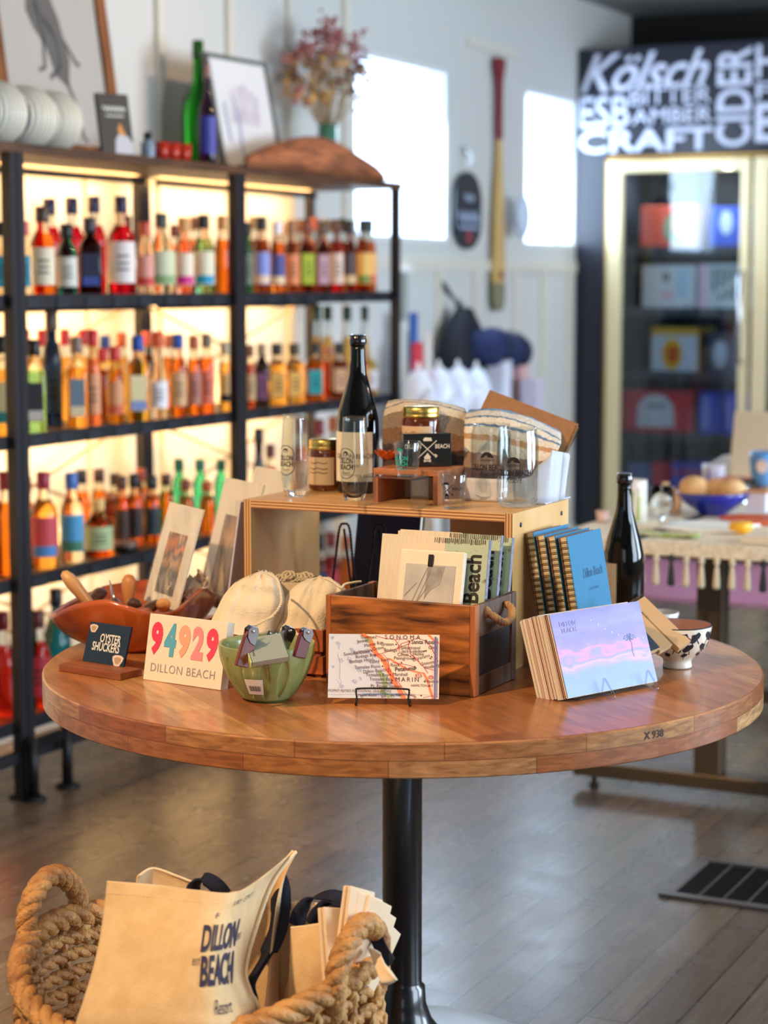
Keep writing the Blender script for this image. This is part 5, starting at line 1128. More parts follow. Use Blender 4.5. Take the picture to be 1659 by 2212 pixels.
opener(Dp(645, 1420, 3.05), Dp(664, 1357, 3.05), 'black and steel corkscrew leaning right in the green bowl', mat('dark_red_grip', (96, 24, 26), .3, coat=.5), r=.0115)
opener(Dp(585, 1420, 3.09), Dp(588, 1362, 3.09), 'small blue-ended opener behind the boxed cards in the green bowl', mat('blue_grip', (60, 90, 170), .3), r=.008)
c0 = Dp(544, 1432, 2.985); c1 = Dp(632, 1438, 2.99); c2 = Dp(573, 1366, 3.03)
xv = (c1 - c0).normalized(); zv = (c2 - c0); zv = (zv - xv * zv.dot(xv)).normalized(); yv = zv.cross(xv)
M_ = Matrix(((xv.x, yv.x, zv.x, c0.x), (xv.y, yv.y, zv.y, c0.y), (xv.z, yv.z, zv.z, c0.z), (0, 0, 0, 1))) @ Matrix.Rotation(math.radians(-17), 4, 'Y')
cbx = thing('boxed_cards', 'small transparent box with grey and green card lying in the green bowl', 'box', M=M_)
MB().box(0, .060, 0, .014, 0, .056).build('clear_case', sheet_glass('case_plastic', (240, 245, 245), .12), cbx, bevel=.001)
MB().box(.002, .058, .002, .012, .002, .050).build('card_pack', mat('grey_card', (176, 176, 160), .5), cbx)
MB().box(-.0008, .0005, .001, .013, .002, .054).build('green_side', mat('lime_print', (190, 214, 70), .5, c2=(230, 236, 190), ns=90), cbx)
m = MB(); letter(m, 'MAGNETS', .008, .026, .0055, rot=PI / 2, fn=lambda x, z: (x, .0016, z)); m.build('case_text', INK, cbx)

# ================================================================== SMALL CRATE WITH DRAWSTRING BAGS
sy0 = 2.850; sx0, sx1 = -1.740, -1.505; sh = .0800
sc_ = thing('small_crate', 'low reddish slatted crate with white tag holding drawstring bags', 'crate', (sx0, sy0, TT)); sw_ = sx1 - sx0; sd_ = .150
cw_ = wood('red_crate_wood', (176, 96, 48), (132, 66, 32), 0, ns=5, rough=.4); cw2 = wood('red_crate_end', (164, 88, 46), (120, 60, 30), 1, ns=5, rough=.4)
for z0, z1 in ((.006, .036), (.044, sh)):
    for y in (-.006, sd_): MB().box(0, sw_, y, y + .006, z0, z1).build('slat', cw_, sc_, bevel=.0008)
    for x in (0, sw_ - .006): MB().box(x, x + .006, .0, sd_, z0, z1).build('end_slat', cw2, sc_, bevel=.0008)
for x in (.006, sw_ - .018):
    for y in (.0, sd_ - .012): MB().box(x, x + .012, y, y + .012, 0, sh - .004).build('corner_post', cw2, sc_)
MB().box(.006, sw_ - .006, .0, sd_, .004, .008).build('bottom', cw_, sc_)
m_ = MB().box(sw_ * .33, sw_ * .66, -.0075, -.0062, .036, sh - .001).build('price_card', WHITE, sc_)
m = MB(); letter(m, 'DBR 94929', sw_ * .49, sh - .010, .0085, fn=lambda x, z: (x, -.0082, z), sx=.8, bold=.01); letter(m, 'WALLET', sw_ * .49, sh - .019, .0085, fn=lambda x, z: (x, -.0082, z), sx=.8, bold=.01)
for i in range(12): rect(m, sw_ * .36 + i * .0045, sw_ * .36 + .0024 + i * .0045, .040, .052, 0, .0082)
m.build('card_text', INK, m_)
def cloth_mat(name, c, c2, ns=30, b=.25): return mat(name, c, .9, c2=c2, ns=ns, bump=b, bscale=350, sheen=.2)
muslin = cloth_mat('muslin', (232, 216, 186), (222, 204, 172), 14)
def dbag(label, pts, dbase, seed, cord):
    """drawstring bag: rows of pixels from foot to neck, swelling towards the viewer"""
    o = thing('drawstring_bag', label, 'bag', Dp(*pts[0][1], dbase), group='drawstring bags in the small crate'); O = Dp(*pts[0][1], dbase); rr = random.Random(seed)
    fr_, bk_ = [], []
    n = len(pts)
    for k, row in enumerate(pts):
        (xl, y), (xm, ym), (xr, yr) = row; t = k / (n - 1); th = .017 * math.sin(PI * min(t * .78 + .22, 1)) + .004; back = .05 * t
        R = [Dp(xl, y, dbase + back + .01), Dp(xl * .7 + xm * .3, y * .7 + ym * .3, dbase + back - th * .8), Dp(xm, ym, dbase + back - th), Dp(xr * .7 + xm * .3, yr * .7 + ym * .3, dbase + back - th * .8), Dp(xr, yr, dbase + back + .01), Dp(xr * .5 + xm * .5, yr * .5 + ym * .5 - 3, dbase + back + th), Dp(xl * .5 + xm * .5, y * .5 + ym * .5 - 3, dbase + back + th), Dp(xl, y, dbase + back + .01)]
        fr_.append([q - O for q in R])
    f_ = net(fr_)
    def g(u, v):
        q = f_(u, v); fd = abs(math.sin(u * 22 + seed + 2.2 * v)) ** .6 + .5 * abs(math.sin(u * 37 + 2 * seed - v)); a = (.0012 + .0105 * v ** 1.1) * (fd - .8); b_ = .0045 * math.sin(6 * v + 8 * u + seed) + .002 * math.sin(23 * v + 5 * u)
        d = Vector((.3, -.95, 0)); return q + d * (a * (.4 + v) + b_)
    MB().grid(g, 110, 40).build('cloth_body', muslin, o, sub=0)
    c_ = MB(); c_.rope([Dp(*q) - O for q in cord], .0023, 2, .008, 5, step=.0015); c_.build('cord', mat('cotton_cord', (222, 202, 164), .9), o)
dbag('bulging cream drawstring bag, the left one in the small crate', [[(452, 1352), (520, 1372), (590, 1368)], [(468, 1318), (530, 1330), (612, 1320)], [(488, 1280), (545, 1285), (614, 1280)], [(512, 1255), (560, 1256), (604, 1254)], [(538, 1243), (565, 1240), (592, 1243)], [(552, 1236), (566, 1232), (578, 1236)]], 3.27, 1,
     spline([(578, 1238, 3.25), (598, 1252, 3.22), (606, 1280, 3.20), (606, 1305, 3.19), (588, 1330, 3.185), (560, 1345, 3.18), (550, 1352, 3.18), (572, 1340, 3.18), (592, 1330, 3.185)], 6))
dbag('cream drawstring bag, the right one leaning against the brown crate', [[(580, 1362), (645, 1375), (712, 1372)], [(598, 1330), (655, 1335), (722, 1330)], [(616, 1292), (668, 1290), (742, 1298)], [(634, 1268), (680, 1262), (748, 1276)], [(655, 1255), (690, 1250), (736, 1262)], [(672, 1248), (692, 1245), (716, 1252)]], 3.30, 5,
     spline([(700, 1248, 3.27), (718, 1256, 3.25), (736, 1270, 3.24), (745, 1262, 3.26), (765, 1258, 3.28), (780, 1256, 3.3)], 6))
mc = thing('rope_coil', 'knotted cream macrame cord bundle lying behind the two bags', 'cord', Dp(622, 1262, 3.36)); O = Dp(622, 1262, 3.36); m = MB(); rr = random.Random(2)
for i in range(9):
    a = Dp(603 + i * 8, 1250 + rr.uniform(-4, 4), 3.37) - O; m.rope([a + Vector((.008 * math.cos(t), .006 * math.sin(t), .007 * math.sin(t) + .001 * t)) for t in [q * .5 for q in range(13)]], .0028, 2, .008, 5, step=.002)
m.grid(lambda u, v: tuple(Dp(598 + 80 * u, 1258 + 50 * v, 3.36 - .01 * v) - O), 6, 4)
m.build('knots', mat('grey_cord', (186, 170, 140), .9), mc)
# ================================================================== BROWN CRATE WITH PICTURE BLOCKS
CX0, CX1, CY0, CY1, CH = -1.483, -1.222, 2.815, 2.985, .1450
cr = thing('wooden_crate', 'brown stained wooden crate with rope handle holding picture blocks', 'crate', (CX0, CY0, TT)); cw, cd = CX1 - CX0, CY1 - CY0
cf = wood('stained_crate_front', (196, 118, 56), (74, 40, 20), 0, ns=9, rough=.4, st=7, fac=(.34, .66)); cs = wood('shaded_crate_side', (104, 78, 60), (66, 50, 42), 2, ns=5, rough=.55); ci = wood('dark_crate_inside', (70, 48, 34), (44, 30, 22), 0, rough=.7)  # side wood is a darker brown than the front: shade put into its colour
edge = wood('crate_end_grain', (176, 104, 56), (140, 78, 40), 2, ns=8, rough=.5)
MB().box(.008, cw - .008, 0, .008, .0006, CH).build('front_board', cf, cr, bevel=.0012)
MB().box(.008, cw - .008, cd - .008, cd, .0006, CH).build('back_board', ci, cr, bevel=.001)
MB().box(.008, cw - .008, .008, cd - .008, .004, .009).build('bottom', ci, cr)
for y0, y1 in ((0, .018), (cd - .018, cd)):
    MB().box(cw - .008, cw + .001, y0, y1, .0006, CH).build('corner_post', edge if y0 == 0 else cs, cr, bevel=.001)
    MB().box(-.001, .008, y0, y1, .0006, CH).build('corner_post', edge, cr, bevel=.001)
for x in (0, cw - .008):
    MB().box(x, x + .008, .018, cd - .018, CH - .052, CH - .001).build('end_rail', cs, cr, bevel=.001)
    MB().box(x, x + .008, .018, cd - .018, .0006, .030).build('end_rail', cs, cr, bevel=.001)
    MB().box(x + .002, x + .006, .018, cd - .018, .030, CH - .052).build('end_panel', mat('shaded_end_panel', (30, 30, 38), .6), cr)  # near-black blue panel colour stands for shade on the crate's end
m = MB(); m.rope(spline([(cw + .001, .045, CH - .016), (cw + .014, .045, CH - .022), (cw + .022, .065, CH - .034), (cw + .022, .095, CH - .032), (cw + .014, .118, CH - .020), (cw + .001, .118, CH - .012)], 8), .0068, 3, .02, 7)
m.ball((cw - .001, .045, CH - .016), .010); m.build('rope_handle', mat('jute_rope', (186, 136, 78), .9, c2=(120, 92, 66), ns=40), cr)
# picture blocks in the crate
moss = mat('green_sign_paint', (178, 196, 172), .7, c2=(110, 108, 84), ns=70, nfac=(.3, .42), detail=8)
grey = mat('grey_sign_edge', (140, 142, 160), .8, c2=(110, 112, 128), ns=120)
offw = mat('off_white_paint', (226, 214, 194), .7, c2=(216, 202, 178), ns=14, nstretch=(30, 1, 2))
def blk(tl, tr_, bl, z, label, kind, lean):
    """block whose top-left / top-right pixels are tl,tr and lower-left is bl, base hidden in the crate at height z"""
    M, W, Hh = board_at(bl[0], bl[1], lean, z, tl)
    o = thing('wall_plaque', label, 'plaque', M=M, group='white and green plaques in the crate')
    MB().box(0, W, 0, .014, 0, Hh).build('block', offw if kind == 'w' else moss, o, bevel=.0006)
    return o, W, Hh
zc = TT + .010
def plq(xr, yt, w_px, y0, label, seed, hgt=.190, txt=True):
    """one Beach plaque: right edge at px xr near the crate top, top row yt"""
    x1 = CX1 - .019 + (y0 - CY1 + .112) * .14; x0 = x1 - w_px * 3.33 / F / .9
    W = x1 - x0; M = frame(Vector((x0, y0, zc)), 0, 11)
    lo, hi = .05, .4; up = Vector((M[0][2], M[1][2], M[2][2]))
    for _ in range(40):
        md = (lo + hi) / 2
        if proj(M.translation + up * md)[1] > yt: lo = md
        else: hi = md
    Hh = lo; o = thing('wall_plaque', label, 'plaque', M=M, group='white and green plaques in the crate')
    MB().box(0, W * .60, 0, .010, 0, Hh).build('white_half', offw, o, bevel=.0005); MB().box(W * .60, W, 0, .010, 0, Hh - .001).build('green_half', moss, o, bevel=.0005)
    MB().box(W, W + .0006, 0, .010, 0, Hh).build('grey_edge', grey, o)
    m = MB(); letter(m, 'Beach', W * .88, Hh * .72, .038, rot=PI / 2, bold=.025, sx=.88); m.build('lettering', mat('stencil_brown', (44, 38, 34), .7), o)
    m = MB(); r_ = random.Random(seed)
    for i in range(26): x = W * (.50 + .48 * i / 26); rect(m, x, x + W * .007 * r_.uniform(.5, 1.6), Hh * (.955 + .01 * r_.random()), Hh * .995, 0, .0007)
    m.build('barcode_print', mat('faded_brown_print', (90, 70, 56), .7), o); return M, W, Hh
plq(1096, 1146, 240, CY1 - .040, 'green and white Beach plaque at the back of the crate', 1)
plq(1064, 1143, 210, CY1 - .076, 'green and white Beach plaque in the middle of the crate stack', 2)
Mq, Wq, Hq = plq(1028, 1152, 222, CY1 - .112, 'green and white Beach plaque in front of the other two', 3)
# clip frame with grey photograph
M_ = frame(Vector((Yp(842, 1290, CY0 + .034).x, CY0 + .034, zc + .03)), 0, 13); Wc = Yp(982, 1290, CY0 + .034).x - M_.translation.x
lo, hi = .05, .4; up = Vector((M_[0][2], M_[1][2], M_[2][2]))
for _ in range(40):
    md = (lo + hi) / 2
    if proj(M_.translation + up * md)[1] > 1184: lo = md
    else: hi = md
Hc = lo; cf_ = thing('clip_photo_block', 'cream wooden clip block holding a grey photograph, front of the crate', 'photo block', M=M_)
MB().box(0, Wc, 0, .012, 0, Hc).build('block', mat('cream_block', (236, 222, 200), .55), cf_, bevel=.003)
ph = MB().box(Wc * .11, Wc * .88, -.0012, -.0002, Hc * .02, Hc * .87).build('photograph', mat('pale_photo', (206, 202, 198), .5, c2=(176, 172, 168), ns=12), cf_)
m = MB(); fp = lambda x, z: (x * Wc, -.0016, z * Hc)
strokes(m, [[(.12, .32), (.45, .84)], [(.15, .28), (.5, .80)], [(.13, .58), (.3, .70)], [(.3, .5), (.46, .66)]], .012, 0, fp)
m.add([fp(*q) for q in [(.45, .86), (.72, .86), (.66, .70), (.52, .64), (.44, .56)]], [tuple(range(5))])
m.add([fp(x, z) for x, z in arc(.42, .30, .075, .085, 0, 360, 16)[:-1]], [tuple(range(16))])
m.add([fp(*q) for q in [(.3, .12), (.38, .20), (.52, .22), (.68, .18), (.80, .10), (.80, .02), (.28, .02)]], [tuple(range(7))])
m.build('photo_tones', mat('photo_mid_grey', (138, 134, 132), .6, c2=(170, 166, 162), ns=50), ph)
MB().box(Wc * .44, Wc * .54, -.005, -.0012, Hc * .86, Hc * .955).lathe([(0, -.006), (.0024, -.006), (.0024, .0), (0, .0)], 10, cx=0).build('clip', BLACK, cf_) if False else MB().box(Wc * .455, Wc * .53, -.004, -.0012, Hc * .855, Hc * .96).build('clip', mat('black_clip', (26, 24, 24), .4, metal=.4), cf_, bevel=.0008)

# ================================================================== MAP CARD AND WIRE EASEL
M_, Wm, Hm = board_at((708, 1507), (948, 1510), 14, TT + .011, (714.6, 1369))
mp_ = thing('map_card', 'glossy coast road-map card standing on a small wire easel', 'card', M=M_)
MB().box(0, Wm, 0, .0035, 0, Hm).build('card', mat('map_sea', (212, 216, 226), .25, coat=.4), mp_)
def fm(e): return lambda x, z: (x * Wm, -e, z * Hm)
m = MB()
coast = [(.28, 1), (.36, .92), (.385, .80), (.40, .72), (.46, .64), (.455, .55), (.50, .46), (.535, .36), (.56, .26), (.60, .16), (.66, .06), (.68, 0)]
for (a, b) in zip(coast, coast[1:]): m.add([fm(.0004)(*q) for q in (a, (1, a[1]), (1, b[1]), b)][::-1], [(0, 1, 2, 3)])
m.build('land', mat('map_land', (236, 222, 200), .3, coat=.4), mp_)
m = MB(); cw_s = [(x + .012, z) for x, z in coast]
strokes(m, [[(.30, 1), (.37, .93), (.40, .80), (.43, .70), (.50, .60), (.53, .48), (.57, .36), (.60, .25), (.65, .12), (.69, 0)]], .045, 0, fm(.0006))
strokes(m, [[(.55, .62), (.62, .55), (.70, .47), (.78, .42), (.86, .40), (.90, .28), (.92, .14), (.95, .0)], [(.90, 1), (.96, .90), (1, .87)]], .022, 0, fm(.0006)); m.build('orange_shading', mat('map_orange', (240, 132, 76), .3, coat=.4), mp_)
m = MB(); strokes(m, [[(.46, .42), (.50, .32), (.52, .2), (.49, .10), (.56, .02)], [(.34, .93), (.37, .88)]], .040, 0, fm(.0008)); m.build('green_shading', mat('map_green', (150, 170, 110), .3, coat=.4), mp_)
m = MB()
strokes(m, [[(.42, .98), (.50, .94), (.60, .92), (.70, .93), (.73, .90), (.72, .82), (.74, .70), (.80, .60), (.86, .50), (.90, .40)], [(.40, .68), (.48, .70), (.55, .74), (.62, .78), (.73, .86)], [(.73, .90), (.66, .86), (.62, .78), (.66, .70), (.73, .67)],
            [(.73, .9), (.80, .95), (.88, .90), (.93, .80), (.96, .68), (.99, .58)], [(.43, .67), (.50, .68), (.53, .62), (.55, .50), (.54, .42), (.58, .34), (.62, .28), (.66, .20), (.70, .08), (.74, .02)], [(.74, .70), (.80, .62), (.84, .52)], [(.58, .56), (.70, .53), (.77, .50)], [(.86, .5), (.9, .47), (.98, .44)], [(.60, .92), (.63, .84), (.64, .76)], [(.74, .06), (.80, .02)], [(.86, .02), (.94, .05), (.99, .03)]], .006, 0, fm(.0010))
m.build('roads', mat('map_red', (196, 52, 66), .3), mp_)
m = MB(); strokes(m, [[(.0, .05), (1, .065)], [(.455, .10), (.455, 0)], [(.08, .68), (.10, .58), (.105, .45), (.10, .32), (.12, .24), (.10, .22), (.07, .30)], [(.60, .97), (.64, .90), (.62, .86)]], .003, 0, fm(.0009)); m.build('thin_lines', mat('map_blue_line', (150, 160, 184), .3), mp_)
m = MB(); brn = mat('map_lettering', (96, 52, 48), .4); r_ = 0.0
def ml(t, x, z, s=.0078, rot=0, align='LEFT', **k): letter(m, t, x * Wm, z * Hm, s, rot=rot, fn=lambda a, b: (a, -.0013, b), align=align, sx=.95, **k)
for t, x, z, ro in (('Guernev.', .44, .955, 0), ('Jenner', .36, .905, .12), ('Monte Rio', .49, .875, .2), ('Bohemian Grove', .50, .80, .2), ('Sonoma Coast', .375, .73, .12), ('Bodega Bay', .43, .68, .12), ('Bodega Head', .405, .61, .12), ('Valley Ford', .55, .61, .16),
    ('Tomales Point', .47, .50, .06), ('Dillon Beach', .52, .445, .1), ('Tomales Bay', .545, .365, 0), ('Tomales Bay', .58, .30, 0), ('Inverness', .585, .245, 0), ('Pt. Reyes Station', .66, .19, 0)): ml(t, x, z, .0073, ro, 'RIGHT')
for t, x, z, ro in (('Graton', .47, .845, 0), ('Bodega', .50, .755, 0), ('Sebastopol', .65, .795, 0), ('Jack London', .66, .74, 0), ('Home', .76, .695, 0), ('Cotati', .62, .685, 0), ('Penngrove', .59, .63, 0), ('El Verano', .76, .60, .3), ('Sonoma', .84, .54, .2), ('Rock', .56, .52, 0), ('Marshall', .58, .375, 0), ('Novato', .87, .275, 0), ('Vineburg', .86, .48, .2), ('Glen', .90, .80, 0)): ml(t, x, z, .0073, ro)
ml('SONOMA', .505, .955, .0095, 0, sp_=1.7); ml('Santa Rosa', .745, .885, .0090, bold=.01); ml('Petaluma', .60, .45, .0092, .08, bold=.012); ml('MARIN', .605, .295, .0100, sp_=1.4); ml('HAMILTON A.F.', .745, .205, .0052, shear=.2); ml('POINT REYES NATIONAL SEASHORE', .0, .112, .0058, shear=.2, sp_=1.1); ml('Mount Reyes', .27, .045, .0058); ml('Bay', .48, .02, .006, .3); ml('Pt. Tay', .57, .03, .006, .2)
for x, z in ((.61, .845), (.73, .885), (.74, .66), (.77, .63), (.92, .63), (.93, .655), (.78, .50), (.79, .48), (.49, .50), (.39, .74), (.42, .67), (.56, .37), (.58, .28), (.66, .56), (.87, .27), (.88, .75), (.865, .745), (.57, .25), (.84, .05), (.91, .2)): flat_poly(m, arc(x, z, .007, .012, 0, 360, 8)[:-1], 0, fm(.0013))
m.build('place_names', brn, mp_)
m = MB()
for x, z, s_ in ((.545, .44, .02), (.815, .36, .027), (.925, .335, .022)): strokes(m, [arc(x, z, s_, s_ * 1.3, 0, 360, 14)], .005, 0, fm(.0013))
letter(m, '1', .545 * Wm, .44 * Hm, .007, fn=lambda a, b: (a, -.0014, b)); letter(m, '101', .815 * Wm, .36 * Hm, .006, fn=lambda a, b: (a, -.0014, b)); letter(m, '37', .925 * Wm, .335 * Hm, .006, fn=lambda a, b: (a, -.0014, b)); m.build('route_shields', mat('map_red', (196, 52, 66), .3), mp_)
m = MB(); rr = random.Random(4)
for t, x, z in (('0', .02, .95), ('10', .065, .88), ('1', .08, .79), ('60', .19, .78), ('71', .10, .61), ('51', .165, .62), ('51', .19, .54), ('6', .25, .46), ('18', .26, .41), ('62', .22, .28), ('9', .28, .30), ('50', .10, .2), ('4', .03, .5)): ml(t, x, z, .0075, rr.uniform(-1, 1))
m.build('sea_depths', mat('map_blue_print', (150, 168, 196), .4), mp_)
m = MB(); rect(m, Wm * .955, Wm * .972, 0, Hm * .97, 0, .0016); rect(m, Wm * .978, Wm * .984, Hm * .02, Hm * .95, 0, .0016); m.build('wrap_glint', mat('violet_painted_glint', (110, 96, 150), .2, coat=1), mp_)  # glint of the wrap painted on as two violet strips
def easel(M, x0, x1, up_, label, z0, fwd=.018, rad=.0013, mt=None, rb=True):
    """wire plate easel: a front lip loop, feet, and a back prop; local frame of the card"""
    o = thing('wire_easel', label, 'easel', M=Matrix.Translation(M.translation) @ Matrix.Rotation(math.atan2(M[1][0], M[0][0]), 4, 'Z')); mt = mt or BLACKM; m = MB()
    loop = [(x0, .012, -z0 + .002), (x0, -fwd, -z0 + .002), (x0 + .002, -fwd - .003, .002), (x0 + .001, -fwd, up_ - .004), (x0 + .008, -fwd + .001, up_), (x1 - .008, -fwd + .001, up_), (x1 - .001, -fwd, up_ - .004), (x1 - .002, -fwd - .003, .002), (x1, -fwd, -z0 + .002), (x1, .012, -z0 + .002)]
    (m.rope(spline(loop, 6), rad * 1.35, 2, .006, 5, step=.0012) if rb else m.tube(spline(loop, 6), rad, 7)); m.build('front_loop', mt, o)
    m = MB(); b1 = [(x0, .008, -z0 + .002), (x0 + .012, .028, .055), ((x0 + x1) / 2, .034, .075), (x1 - .012, .028, .055), (x1, .008, -z0 + .002)]; m.tube(spline(b1, 6), rad * 1.3, 7); m.tube([((x0 + x1) / 2, .034, .074), ((x0 + x1) / 2, .075, -z0 + .0016)], rad * 1.2, 7); m.build('back_prop', mt, o)
easel(M_, Wm * .255, Wm * .74, .0165, 'small twisted black wire easel carrying the map card', .011, fwd=.008)

# ================================================================== STACK OF POSTCARDS ON ACRYLIC EASEL
M_, Wp, Hp = board_at((1226, 1508), (1419, 1471), 19, TT + .008, (1180, 1328))
cols = [(226, 214, 196), (214, 200, 182), (160, 100, 70), (232, 224, 212), (196, 176, 156), (220, 206, 186), (120, 70, 56), (236, 228, 216)]
def postcard(i, y, th, c, label, dx=0, dz=0):
    o = thing('postcard', label, 'postcard', M=M_ @ Matrix.Translation((dx, y, dz)), group='postcards stacked on the acrylic easel')
    MB().box(0, Wp, 0, th, 0, Hp).build('card_sheet', mat('card_edge_%d_%d_%d' % c, c, .7), o); return o
tot = .062; n = 48; rr = random.Random(6)
o = thing('postcard', 'front postcard showing a violet and pink sunset sky', 'postcard', M=M_ @ Matrix.Translation((0, -.0014, 0)), group='postcards stacked on the acrylic easel')
sky = bpy.data.materials.new('sunset_print'); sky.use_nodes = True; N, L = nodes(sky); b = N['Principled BSDF']; b.inputs['Roughness'].default_value = .3; b.inputs['Coat Weight'].default_value = .3
t = N.new('ShaderNodeTexCoord'); sx_ = N.new('ShaderNodeSeparateXYZ'); L.new(t.outputs['Object'], sx_.inputs[0])
n1 = N.new('ShaderNodeTexNoise'); n1.inputs['Scale'].default_value = 16; n1.inputs['Detail'].default_value = 5; mpn = N.new('ShaderNodeMapping'); mpn.inputs['Scale'].default_value = (1, 1, 3.2); mpn.inputs['Rotation'].default_value = (0, .14, 0); L.new(t.outputs['Object'], mpn.inputs[0]); L.new(mpn.outputs[0], n1.inputs[0])
ma = N.new('ShaderNodeMath'); ma.operation = 'MULTIPLY_ADD'; ma.inputs[1].default_value = .5; ma.inputs[2].default_value = -.25; L.new(n1.outputs[0], ma.inputs[0])
md_ = N.new('ShaderNodeMath'); md_.operation = 'MULTIPLY_ADD'; md_.inputs[1].default_value = 1 / Hp; L.new(sx_.outputs[2], md_.inputs[0]); L.new(ma.outputs[0], md_.inputs[2])
r_ = N.new('ShaderNodeValToRGB'); e = r_.color_ramp.elements; st = [(.0, (128, 160, 208)), (.22, (126, 152, 206)), (.32, (168, 150, 194)), (.37, (200, 156, 174)), (.43, (134, 138, 200)), (.50, (206, 134, 182)), (.56, (148, 130, 198)), (.66, (128, 120, 192)), (.8, (140, 134, 196)), (1, (116, 112, 180))]
e[0].color = lin(st[0][1]); e[1].position = st[1][0]; e[1].color = lin(st[1][1])
for q in st[2:]: z_ = e.new(q[0]); z_.color = lin(q[1])
L.new(md_.outputs[0], r_.inputs[0]); L.new(r_.outputs[0], b.inputs['Base Color'])
cd_ = MB().box(0, Wp, 0, .0009, 0, Hp).build('sunset_picture', sky, o)
m = MB(); strokes(m, [[(Wp * .80, Hp * .58), (Wp * .812, Hp * .50), (Wp * .80, Hp * .40), (Wp * .808, Hp * .34)]], .0009, 0)
for a in range(9): q = a * .7 - .2; strokes(m, [[(Wp * .80, Hp * .585), (Wp * .80 + .009 * math.cos(q), Hp * .585 + .006 * math.sin(q)), (Wp * .80 + .014 * math.cos(q), Hp * .575 + .004 * math.sin(q))]], .0014)
m.build('palm_print', mat('palm_print_blue', (104, 124, 176), .5), cd_)
m = MB(); letter(m, 'DILLON', Wp * .17, Hp * .86, .0105, bold=.01); letter(m, 'BEACH', Wp * .17, Hp * .78, .0105, bold=.01); m.build('faint_lettering', mat('faint_violet', (150, 142, 200), .5), cd_)
m = MB()
for i in range(9): x, z = Wp * (.42 + .066 * i), Hp * (.86 - .075 * i + .0045 * i * i); flat_poly(m, arc(x, z, .0011, .0011, 0, 360, 8)[:-1])
m.build('string_lights', mat('pale_yellow_dot', (246, 240, 214), .5), cd_)
for i in range(n):
    c = cols[rr.randrange(len(cols))]; th = tot / n * rr.uniform(.8, .95); k_ = i / n
    postcard(i, .0002 + i * tot / n, th, c, 'cream-edged postcard standing in the stack behind the sunset card', rr.uniform(-.0012, .0012) - .004 * k_, rr.uniform(-.001, .001) + .003 * (k_ > .35))
e_ = thing('acrylic_easel', 'clear acrylic two-hook easel holding the postcard stack', 'easel', M=Matrix.Translation(M_.translation + Vector((0, 0, -.008))) @ Matrix.Rotation(math.atan2(M_[1][0], M_[0][0]), 4, 'Z'))
for x in (Wp * .36, Wp * .85):
    MB().tube(spline([(x, .05, .002), (x, -.004, .004), (x, -.030, .002), (x, -.016, .022), (x - .001, -.008, .030), (x - .0015, -.006, .018), (x - .001, -.004, .007)], 6), .0018, 8).build('hook', ac, e_)
MB().box(Wp * .12, Wp * .88, -.003, .062, .0014, .0034).build('base_bar', ac, e_)

# ================================================================== PATTERNED BOWL WITH SMALL NOTEBOOKS
p = Zp(1463, 1441, TT); pb = thing('patterned_bowl', 'small cream footed bowl painted with dark leaf sprigs and blue rim', 'bowl', (p.x, p.y, TT + .0005), FACE)
PB = [(0, .003), (.022, .002), (.0245, 0), (.0250, .003), (.0235, .010), (.025, .015), (.036, .023), (.046, .034), (.0525, .048), (.0560, .064), (.0572, .072)]
dark = mat('painted_blue_black', (34, 38, 50), .35)
m = MB().lathe(PB, 72); m.lathe([(.0572, .072), (.0568, .0738), (.0545, .0735)], 72, m=1); m.lathe([(.0545, .0735), (.0530, .062), (.049, .046), (.042, .033), (.03, .022), (0, .018)], 72, m=2)
m.build('bowl_body', [mat('cream_glaze', (232, 224, 206), .22, coat=.5), dark, mat('mauve_glaze', (150, 110, 100), .3)], pb)
def pr_(z):
    for (a, za), (b, zb) in zip(PB[3:], PB[4:]):
        if za <= z <= zb: return a + (b - a) * (z - za) / (zb - za)
    return PB[-1][0]
m = MB(); rr = random.Random(8); fpb = lambda a0: (lambda x, z: ((pr_(z) + .0007) * math.sin(a0 + x / .05), -(pr_(z) + .0007) * math.cos(a0 + x / .05), z))
for row, (zc_, off) in enumerate(((.0585, 0), (.040, .5), (.0265, .2))):
    k_ = 13 if row == 0 else (12 if row == 1 else 9)
    for i in range(k_):
        a0 = 2 * PI * (i + off) / k_; f = fpb(a0); t0 = rr.uniform(-.9, .9); s_ = (.0135, .0125, .008)[row]
        for q in (-.95, 0, .95):
            d = t0 + q + PI / 2; cx, cz = .0, zc_ - s_ * .3
            pts = [(cx + s_ * (u * math.cos(d) - w__ * math.sin(d)), cz + s_ * (u * math.sin(d) + w__ * math.cos(d))) for u, w__ in ((0, 0), (.3, .26), (.7, .34), (1.0, .0), (.7, -.34), (.3, -.26))]
            m.add([f(x, min(max(z, .0165), .071)) for x, z in pts], [(0, 1, 5), (1, 2, 4, 5), (2, 3, 4)])
        strokes(m, [[(0, zc_ - s_ * .3), (s_ * .5 * math.cos(t0 - PI / 2), max(zc_ - s_ * .3 + s_ * .8 * math.sin(t0 - PI / 2), .017))]], .0016, 0, f)
m.build('leaf_pattern', dark, pb)
